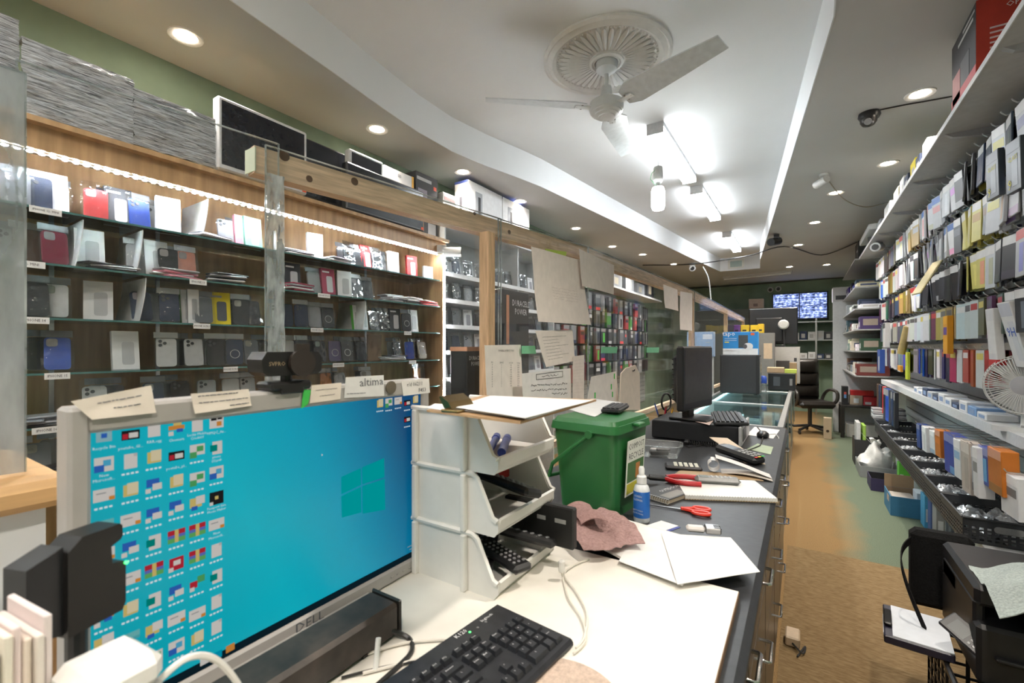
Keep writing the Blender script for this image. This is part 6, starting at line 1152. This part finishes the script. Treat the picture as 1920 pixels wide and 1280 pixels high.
# ------------------------------------------------------------------ things on the top shelf
y0 = on_z(1790, 200, zt+.018).y
p = on_x(1790, 200, XE+.02); t = carton('graphics_card_box', 'black and red product box standing on the near end of the top shelf', 'box', XE+.01, p.y-.36, zt+.019, XE+.25, p.y, zt+.34, (.03, .03, .035), [('X', 0, 0, 1, .2, (.55, .12, .14)), ('X', .25, .2, .6, .55, (.1, .1, .11)), ('X', .62, .1, .95, .5, (.45, .2, .2)), ('y', 0, 0, 1, 1, (.45, .04, .02)), ('X', .1, .82, .7, .86, (.6, .6, .6)), ('X', .05, .9, .5, .93, (.6, .6, .6))])
for i in range(5): part('printed_line', MB((.75, .6, .6)).box(-.08, -.182, .11+i*.02, .09, -.1812, .117+i*.02), PAINT, t)
text(t, 'OPTIMA', .03, (.02, -.1825, .27), RNY, INKW)
for i, (px, cn, h, L) in enumerate(((1738, 'white', .12, .12), (1724, 'navy', .1, .12), (1716, 'yellow', .12, .16), (1702, 'navy', .1, .12), (1694, 'white', .13, .15), (1684, 'cream', .12, .2), (1668, 'silver', .12, .3), (1650, 'grey', .1, .25))):
    y = y_at(px, XE+.02); carton('shelf_carton', f'{cn} small box, {ordn(i)} from near among those peeping over the top shelf edge', 'box', XE+.02, y, zt+.019, XE+.2, y+L, zt+.02+h, CN[cn], [('X', .2, .2, .7, .6, (.5, .5, .5))])['group'] = 'small boxes on the top shelf'
q = on_x(1655, 440, .56); t = thing('projector_screen_box', 'long white housing above the far end of the top shelf', 'box', (.60, 5.9, zt+.15)); part('housing', MB((.72, .73, .74)).cbox(-.03, 0, -.03, .10, .9, .03, .006), PLAST, t); part('bracket', MB((.3, .3, .3)).box(0, .4, -.132, .05, .45, -.03), METAL, t)
q = on_x(1641, 463, .62); t = thing('bullet_camera', 'white bullet camera under the far end of the top shelf', 'camera', q.to_tuple(), 0); part('body', MB((.7, .72, .72)).cyl((0, 0, 0), (.06, .2, .03), .045, n=16), PLAST, t, True); part('lens', MB((.05, .05, .05)).cyl((0, 0, 0), (-.001, -.004, 0), .03, n=14), GLOSS, t); part('bracket', MB((.6, .6, .6)).box(.05, .14, .03, .08, .17, zt-q.z), PLAST, t)
# ------------------------------------------------------------------ ledge shelf, boxes and the desk fan
zl = 1.01; XS = .80; t = thing('ledge_shelf', 'white ledge shelf running below the hook rows', 'shelf', (0, 0, 0)); part('board', MB().box(XS, 2.3, zl-.02, XW-.001, 7.0, zl), WM, t); part('front_edge', MB((.74, .76, .77)).box(XS-.006, 2.3, zl-.05, XS, 7.0, zl+.004), PLAST, t)
for i in range(11): y = 3.35+i*.17; cn = ['white', 'blue', 'white', 'navy', 'white', 'white', 'navy', 'silver', 'navy', 'white', 'white'][i]; carton('ledge_box', f'{cn} slim box, {ordn(i)} from the fan along the ledge shelf', 'box', XS+.012, y, zl+.001, XS+.13, y+.155, zl+.035+.014*(i % 3), CN[cn] if cn != 'blue' else (.2, .35, .6), [('X', .2, .2, .8, .7, (.25, .35, .55)), ('t', .2, .2, .8, .8, (.6, .65, .7))])['group'] = 'slim boxes on the ledge shelf'
FP = Vector((.86, 3.02, zl)); t = thing('desk_fan', 'white desk fan with round wire grille on the ledge shelf', 'fan', FP.to_tuple(), -2.0)
FW = mat('fan_white', (.66, .67, .66), .4, var=.06)
part('base', MB().prism([(a, b) for a, b in rrect(.10, .22, .045, 5)], 0, .022), FW, t); part('stem', MB().tube(smooth_path([(-.03, 0, .02), (-.035, 0, .06), (-.02, 0, .1), (-.005, 0, .13)]), .022, 10), FW, t, True); part('base_knob', MB((.3, .3, .3)).cyl((.02, 0, .022), (.02, 0, .03), .012, n=12), PLAST, t)
cz = .215; hd = part('motor_housing', MB().cyl((-.07, 0, cz), (-.01, 0, cz), .045, .055, n=20), FW, t, True); m = MB(); RF = .138
for k in range(64):
    a = 2*PI*k/64; c_, s_ = math.cos(a), math.sin(a); m.tube([(.045, .034*c_, cz+.034*s_), (.05, .08*c_, cz+.08*s_), (.035, RF*.93*c_, cz+RF*.93*s_), (.01, RF*c_, cz+RF*s_), (-.03, RF*.92*c_, cz+RF*.92*s_), (-.045, .05*c_, cz+.05*s_)], .0021, 4)
g = part('wire_grille', m, FW, t)
for rr, xx in ((RF, .01), (RF*.93, .036), (RF*.92, -.03)): part('grille_ring', MB().tube([(xx, rr*math.cos(a), cz+rr*math.sin(a)) for a in [i*2*PI/40 for i in range(41)]], .003, 5), FW, g, True)
m = MB(); m.M = Matrix.Translation((.046, 0, cz)) @ Matrix.Rotation(PI/2, 4, 'Y'); m.lathe([(0, .012), (.03, .01), (.042, .004), (.043, 0)], 28); part('grille_badge', m, mat('badge_grey', (.42, .43, .46), .35, var=.05), g, True)
for k in range(3): bl = MB((.55, .56, .57)).sheet(lambda u, v: (.0+.03*(v-.5), (.02+.1*u), cz*0+(v-.5)*(.05+.07*u)), 5, 4, .002); o = part('fan_blade', bl, FW, t, True, (0, 0, cz), (2*PI*k/3, 0, 0))
# ------------------------------------------------------------------ lower hooks with boxes, baskets
zh = .90
LOW = [(1730, .74, 'navy', .09, .2, (.03, .08, .3)), (1741, .74, 'white', .1, .2, (.6, .6, .6)), (1757, .74, 'white', .1, .17, (.3, .4, .5)), (1768, .72, 'orange', .1, .19, (.7, .2, .02)), (1788, .72, 'blue', .13, .26, (.03, .05, .35)), (1798, .72, 'blue', .12, .25, (.1, .3, .6)), (1806, .72, 'white', .1, .24, (.3, .5, .7)), (1822, .72, 'cream', .12, .30, (.45, .4, .35)), (1834, .73, 'silver', .1, .25, (.2, .2, .22)), (1842, .70, 'white', .06, .27, (.3, .3, .3)), (1858, .72, 'blue', .12, .2, (.1, .4, .7)), (1880, .72, 'orange', .14, .22, (.35, .15, .03)), (1908, .74, 'white', .16, .2, (.2, .2, .2))]
LT = {1730: 795, 1741: 800, 1757: 808, 1768: 806, 1788: 812, 1798: 818, 1806: 824, 1822: 828, 1834: 838, 1842: 838, 1858: 838, 1880: 842, 1908: 890}
for i, (px, X, cn, W, Hh, pc) in enumerate(LOW):
    col = {'blue': (.02, .05, .33), 'orange': (.55, .17, .02), 'cream': (.55, .48, .42), 'navy': (.015, .05, .22)}.get(cn, CN[cn]); hang_px('hanging_box', f'{cn} box, {ordn(i)} from the far end below the ledge shelf', px, LT[px], X, W, Hh*.86, .055, col, tuple(min(1, x+.25) for x in col), pc, .05, .03)['group'] = 'boxes hung below the ledge'
    p = on_x(px, LT[px], X); part('low_hook', MB((.6, .6, .6)).tube([(XW, p.y, p.z+.006), (X-.03, p.y, p.z+.006), (X-.04, p.y, p.z+.02)], .003, 5), METAL, RW)
BSK = mat('basket_plastic', (.035, .038, .042), .45, var=.15)
def slot_wall(w_, h, nx, nz, hand=None):
    """pierced plate in the xz plane from (0,0) to (w_,h)"""
    m = MB(); th = .003; zs = [h*.12+i*(h*.62)/nz for i in range(nz+1)]
    m.box(0, 0, 0, w_, th, zs[0]); m.box(0, 0, zs[-1], w_, th, h)
    for i in range(nz):
        z0, z1 = zs[i], zs[i+1]; m.box(0, 0, z1-(z1-z0)*.45, w_, th, z1)
        for k in range(nx+1): x = w_*k/nx; m.box(max(0, x-w_/nx*.22), 0, z0, min(w_, x+w_/nx*.22), th, z1-(z1-z0)*.45)
    return m
BW, BL, BH = .31, .40, .115
fw = slot_wall(BW, BH, 12, 4).mesh('end_wall', BSK); sw_ = slot_wall(BL, BH, 16, 4).mesh('side_wall', BSK); bf = MB().box(0, 0, 0, BW, BL, .004).mesh('floor_panel', BSK); rm = MB().tube([(0, 0, BH), (BW, 0, BH), (BW, BL, BH), (0, BL, BH), (0, 0, BH)], .006, 6).mesh('rim', BSK)
zb = .485; sup = thing('basket_shelf', 'white sloping base shelf under the black baskets', 'shelf', (0, 0, 0)); part('board', MB().box(.70, 2.9, zb-.02, XW-.001, 6.7, zb-.001), WM, sup); part('kick_panel', MB((.5, .52, .52)).box(.89, 2.6, 0, .91, 6.7, .465), WM, sup)
BC = ['clear bags', 'white leads', 'white chargers', 'dark bagged leads', 'clear bags', 'dark cables', 'pale parts', 'silver parcels']
for i in range(8):
    y = 2.95+i*.425; x = .635+.004*i; t = thing('plastic_basket', f'black slotted plastic basket, {ordn(i)} from the near end, holding {BC[i]}', 'basket', (x, y, zb), 0, 'black baskets along the hook wall')
    put('end_wall', fw, t); put('end_wall', fw, t, (0, BL-.003, 0)); put('side_wall', sw_, t, (.003, 0, 0), (0, 0, PI/2)); put('side_wall', sw_, t, (BW, 0, 0), (0, 0, PI/2)); put('floor_panel', bf, t); put('rim', rm, t)
    if i == 0: part('hand_hole', MB((.25, .26, .26)).prism(rrect(.10, .03, .014, 4, BW/2, BH*.66), -.0012, -.0002, 'y'), PLAST, t)
    rr = random.Random(i+40)
    for k in range(4 if i < 4 else 3):
        px_, py_ = x+.03+.12*(k % 2), y+.03+.17*(k//2); lab = f'{ORD[k]} bagged item in the {ordn(i)} black basket from the near end'
        if k == 1: carton('boxed_item', lab.replace('bagged item', 'white box'), 'box', px_, py_, zb+.005, px_+.12, py_+.15, zb+.05+.02*(i % 2), (.68, .68, .67), rz=rr.uniform(-.2, .2))
        else:
            o = thing('bagged_item', lab, 'plastic bag', (px_+.06, py_+.08, zb+.006)); part('contents', MB(rr.choice([(.02, .02, .02), (.6, .6, .6), (.1, .1, .1)])).cbox(-.045, -.055, 0, .045, .055, .05, .015), PLAST, o)
            part('bag', MB().sheet(lambda u, v: ((u-.5)*.13, (v-.5)*.16, .055+.035*noise.noise((u*4+i, v*4, k))+.03*math.sin(PI*u)*math.sin(PI*v)), 12, 12, .0006), MATS['joint_film'], o, True)
# ------------------------------------------------------------------ things on the floor along the right
def open_box(name, label, x0, y0, z0, w_, d_, h, col, inner, rz=0):
    t = thing(name, label, 'box', (x0, y0, z0), rz); e = .005
    for n_, a in (('front', (0, 0, 0, w_, e, h)), ('back', (0, d_-e, 0, w_, d_, h)), ('side', (0, e, 0, e, d_-e, h)), ('side', (w_-e, e, 0, w_, d_-e, h)), ('bottom', (e, e, 0, w_-e, d_-e, e))): part(n_+'_panel', MB(col).box(*a), PAINT, t)
    part('inner_lining', MB(inner).box(e, d_-e-.001, e, w_-e, d_-e, h-.001), PAINT, t); return t
p = on_z(1680, 966, 0); t = open_box('blue_carton', 'worn blue open carton on the floor before the baskets', .615, p.y-.02, .001, .205, .34, .16, (.05, .2, .36), (.3, .2, .12)); part('print_panel', MB((.55, .42, .35)).box(-.001, .08, .09, 0, .18, .14), PAINT, t); part('raised_flap', MB((.35, .24, .14)).box(0, .335, .16, .2, .34, .27), PAINT, t)
carton('blue_box_contents', 'white bundle lying in the blue open carton', 'package', .64, p.y+.1, .008, .79, p.y+.28, .13, (.45, .4, .35))
for i, (px, py, w_, h, d_, col, lab, cat) in enumerate(((1722, 925, .06, .26, .16, (.55, .62, .68), 'white and blue slim box standing behind the blue carton', 'box'), (1736, 930, .05, .27, .14, (.08, .35, .6), 'bright blue slim box behind the blue carton', 'box'), (1748, 925, .05, .24, .1, (.05, .09, .25), 'navy slim box behind the blue carton', 'box'), (1758, 945, .05, .26, .12, (.3, .3, .3), 'grey slim box at the foot of the baskets', 'box'))):
    q = on_x(px, py, .80-.0*i); carton('slim_box', lab, cat, .79+.001*i, q.y, .001, .79+w_, q.y+d_, q.z+.0 if q.z > .1 else h+.1, col, [('y', .2, .2, .8, .6, (.7, .7, .72))])
p = on_z(1650, 908, 0); open_box('floor_crate', 'purple black flat box on the floor beyond the blue carton', .56, 5.62, .001, .24, .3, .12, (.04, .03, .09), (.02, .02, .02)); carton('green_box', 'bright green box standing beside the blue carton', 'box', .74, 5.4, .001, .82, 5.5, .34, (.12, .5, .05), [('y', .1, .2, .4, .7, (.7, .7, .7))])
q = on_z(1650, 870, .15); t = thing('plastic_bag', 'full white plastic bag lying before the far baskets', 'bag', (.68, 6.4, .02)); bg = MB((.72, .72, .7)).lathe([(0, 0), (.07, .004), (.11, .02), (.145, .06), (.155, .10), (.15, .14), (.135, .18), (.11, .22), (.08, .25), (.05, .27), (.035, .29), (.05, .32), (.03, .345), (0, .34)], 40)
bg.v = [v*(1+.28*noise.noise((v.x*9, v.y*9, v.z*7))+.10*noise.noise((v.x*26, v.y*26, v.z*22))) for v in bg.v]
part('bag', bg, mat('white_bag', (.7, .7, .68), .45, var=.15, scale=14, bump=.6), t, True); part('bag_handle', MB((.72, .72, .7)).sheet(lambda u, v: (-.03-.10*u, .0+.05*(v-.5)*(1-u*.6), .30+.12*u), 6, 4, .002), MATS['white_bag'], t, True)
open_box('low_tray', 'grey low tray holding bags on the floor in the aisle', .52, 6.15, .001, .33, .5, .12, (.28, .29, .29), (.2, .2, .2)); open_box('black_crate', 'black file crate on the floor beyond the white bag', .52, 6.75, .001, .3, .3, .3, (.03, .03, .03), (.02, .02, .02)); t = carton('perforated_unit', 'white perforated unit leaning in the black file crate', 'device', .54, 6.77, .01, .58, 7.02, .5, (.6, .6, .6), m=PLAST); carton('lime_folder', 'lime green folder standing beside the perforated unit', 'folder', .60, 6.77, .01, .63, 7.02, .47, (.3, .5, .08)); 
for i in range(5): carton('flat_parcel', f'silver flat parcel on the far baskets, {ordn(i)} of five', 'parcel', .66, 6.36+i*.02, .605+.022*i, .94, 6.62, .626+.022*i, (.5, .51, .52) if i % 2 else (.25, .25, .26))
# hanging cables far right
for i in range(9): cn = ['black', 'navy', 'dark grey', 'blue', 'black', 'red', 'black', 'navy', 'brown'][i]; y = 5.7+i*.15; drop(flat_pack(.1, .34, .03, CN[cn], (.4, .4, .4), tuple(x*.6 for x in CN[cn])), 'hanging_pack', f'long {cn} pack, {ordn(i)} from near under the far ledge shelf', 'retail pack', (.76, y, .96), random.uniform(-.2, .2), 0, 'long packs under the far ledge')
# ------------------------------------------------------------------ printer and crate at the near right
BKP = mat('printer_black', (.013, .013, .014), .4, var=.3, scale=20)
t = thing('milk_crate', 'black lattice plastic crate on the floor under the printer', 'crate', (.42, 2.0, 0)); CW, CL, CH = .46, .42, .30
for a in ((0, 0, 0, CW, CL, .01),): part('floor_panel', MB().box(*a), BKP, t)
def lattice(w_, h):
    m = MB(); e = .006; m.box(0, 0, h-.03, w_, e, h); m.box(0, 0, 0, w_, e, .03)
    for k in range(9): x = w_*k/8; m.box(max(0, x-.006), 0, .03, min(w_, x+.006), e, h-.03)
    for k in range(1, 5): z = .03+(h-.06)*k/5; m.box(0, .001, z-.005, w_, e-.001, z+.005)
    return m
part('front_lattice', lattice(CW, CH), BKP, t); part('back_lattice', lattice(CW, CH), BKP, t, loc=(0, CL-.006, 0))
for x in (.006, CW): part('side_lattice', lattice(CL, CH), BKP, t, loc=(x, 0, 0), rot=(0, 0, PI/2))
part('rim', MB().tube([(0, 0, CH), (CW, 0, CH), (CW, CL, CH), (0, CL, CH), (0, 0, CH)], .009, 6), BKP, t); part('paper_tag', MB((.5, .52, .5)).box(.26, -.002, .1, .36, 0, .2), PAINT, t)
t = thing('printer', 'black inkjet printer with open paper slot standing on the crate', 'printer', (.475, 2.05, CH+.01)); pw, pl, ph = .44, .44, .31
part('body', MB().cbox(0, 0, 0, pw, pl, ph*.62, .012), BKP, t); part('scanner_lid', MB().cbox(.0, .02, ph*.78, pw, pl, ph, .014), BKP, t); part('rear_block', MB().cbox(.0, pl*.55, ph*.6, pw, pl-.01, ph*.8, .008), BKP, t); part('side_cheek', MB().cbox(0, .04, ph*.55, .03, pl-.02, ph*.82, .008), BKP, t); part('output_tray', MB().cbox(.04, -.02, ph*.30, pw-.04, .2, ph*.34, .004), BKP, t)
cp = part('control_panel', MB((.03, .03, .032)).cbox(-.07, -.05, 0, .0, .07, .014, .004), PLAST, t, loc=(.02, .08, ph*.42), rot=(.5, -.5, .6)); part('panel_screen', MB((.06, .07, .07)).box(-.06, .0, .014, -.015, .05, .0146), GLOSS, cp)
pb_ = MB((.35, .35, .35)).cbox(-.004, -.004, 0, .004, .004, .002, .001).mesh('button', PLAST)
for i in range(4):
    for j in range(3): put('button', pb_, cp, (-.055+i*.015, -.042+j*.014, .0138))
t = thing('black_bag', 'black shoulder bag with loose strap hanging beside the printer', 'bag', (.43, 2.46, .0)); part('bag_body', MB((.012, .012, .012)).cbox(-.04, .09, .30, .16, .17, .62, .02), CLOTH, t); part('strap', MB((.015, .014, .014)).sheet(lambda u, v: tuple(Vector((-.045-.05*math.sin(u*PI), .08-.28*u, .58-.24*u+.06*math.sin(u*PI)))+Vector((.0, .0, .03*(v-.5)))), 16, 2, .004), CLOTH, t, True)
t = thing('grey_cloth_bag', 'pale grey cloth bag slumped on the printer', 'bag', (.545, 2.03, CH+.01+.312)); part('cloth', MB((.38, .43, .41)).sheet(lambda u, v: (-.05+.30*u, -.10+.30*v, .004+.17*u**.8*(.35+.65*math.sin(PI*min(1, v*.8+.2)))+.022*noise.noise((u*4, v*6, 1))-.12*max(0, .3-v)*(1-u)), 18, 18, .003), CLOTH, t, True)
p = on_z(1752, 1165, CH+.012); t = thing('clipboard', 'dark clipboard with white paper lying on the black crate corner', 'clipboard', (.335, 2.27, CH+.012), -.1); part('board', MB((.015, .014, .03)).cbox(-.07, -.13, 0, .12, .13, .03, .004), PLAST, t); part('paper', MB((.62, .65, .7)).box(-.045, -.125, .03, .118, .125, .034), PAINT, t); part('clip', MB((.02, .02, .02)).cbox(-.07, -.06, .03, -.045, .06, .045, .004), METAL, t); part('spine_label', MB((.55, .55, .58)).box(-.0715, -.1, .006, -.07, .05, .024), PAINT, t)
# near floor mat and power brick
t = thing('floor_mat', 'brown woven carpet mat over the near end of the aisle floor', 'mat', (0, 0, 0)); part('mat', MB().box(-.09, -.5, .0005, .84, 3.74, .006), mat('brown_mat', (.27, .168, .075), .95, var=.35, scale=120, bump=.5, stretch=(.25, 1, 1), spec=.1, two=(.20, .15, .085)), t)
p = on_z(1462, 1175, .02); t = thing('power_brick', 'beige power adapter lying on the mat by the counter', 'adapter', (-.04, on_z(1468, 1200, 0).y, .007)); part('brick', MB((.5, .38, .26)).cbox(-.03, -.05, 0, .03, .05, .045, .006), PLAST, t); part('cord', MB((.02, .02, .02)).tube(smooth_path([(.0, -.05, .02), (.04, -.09, .01), (.05, -.02, .006), (.02, -.12, .006)]), .004, 6), PLAST, t, True)
# ------------------------------------------------------------------ far right: shelf unit
t = thing('open_shelving', 'white open shelf unit crammed with boxes past the hook wall', 'shelf unit', (0, 0, 0)); part('end_panel', MB().box(.42, 9.2, 0, XR-.01, 9.23, 2.15), WM, t); part('back_board', MB().box(XR-.03, 7.1, .4, XR-.012, 9.2, 2.7), WM, t)
ZF = [2.50, 2.15, 1.88, 1.62, 1.35, 1.04]
for z in ZF: part('shelf_board', MB().box(.55, 7.1, z-.016, XR-.03, 9.18, z), mat('shelf_glassy', (.36, .37, .36), .3, var=.1), t)
for k, z in enumerate(ZF[1:]):
    for i in range(8): y = 7.15+i*.25; cn = random.choice(['white', 'navy', 'black', 'cream', 'silver', 'brown', 'grey', 'dark grey']); h = random.uniform(.05, .19); carton('stock_box', f'{cn} box, {ordn(i)} from near on the {ordn(k)} open shelf', 'box', .57+random.uniform(0, .05), y, z+.001, .9, y+.22, z+h, jit(CN[cn], .05), [('X', .2, .2, .7, .6, (.45, .45, .45)), ('y', .1, .3, .6, .8, random.choice([(.3, .25, .2), (.1, .12, .2), (.5, .5, .5)]))])['group'] = 'boxes on the open shelf unit'
carton('white_machine', 'white office machine on top of the shelf end panel', 'machine', .42, 9.2, 2.152, .8, 9.5, 2.38, (.5, .5, .5), [('y', .1, .1, .9, .4, (.06, .06, .06))], m=PLAST); carton('black_product_box', 'black box standing on the far end of the top shelf', 'box', .6, 7.3, 2.502, .85, 7.7, 2.76, (.015, .015, .016), [('X', .2, .5, .5, .6, (.5, .5, .5))])
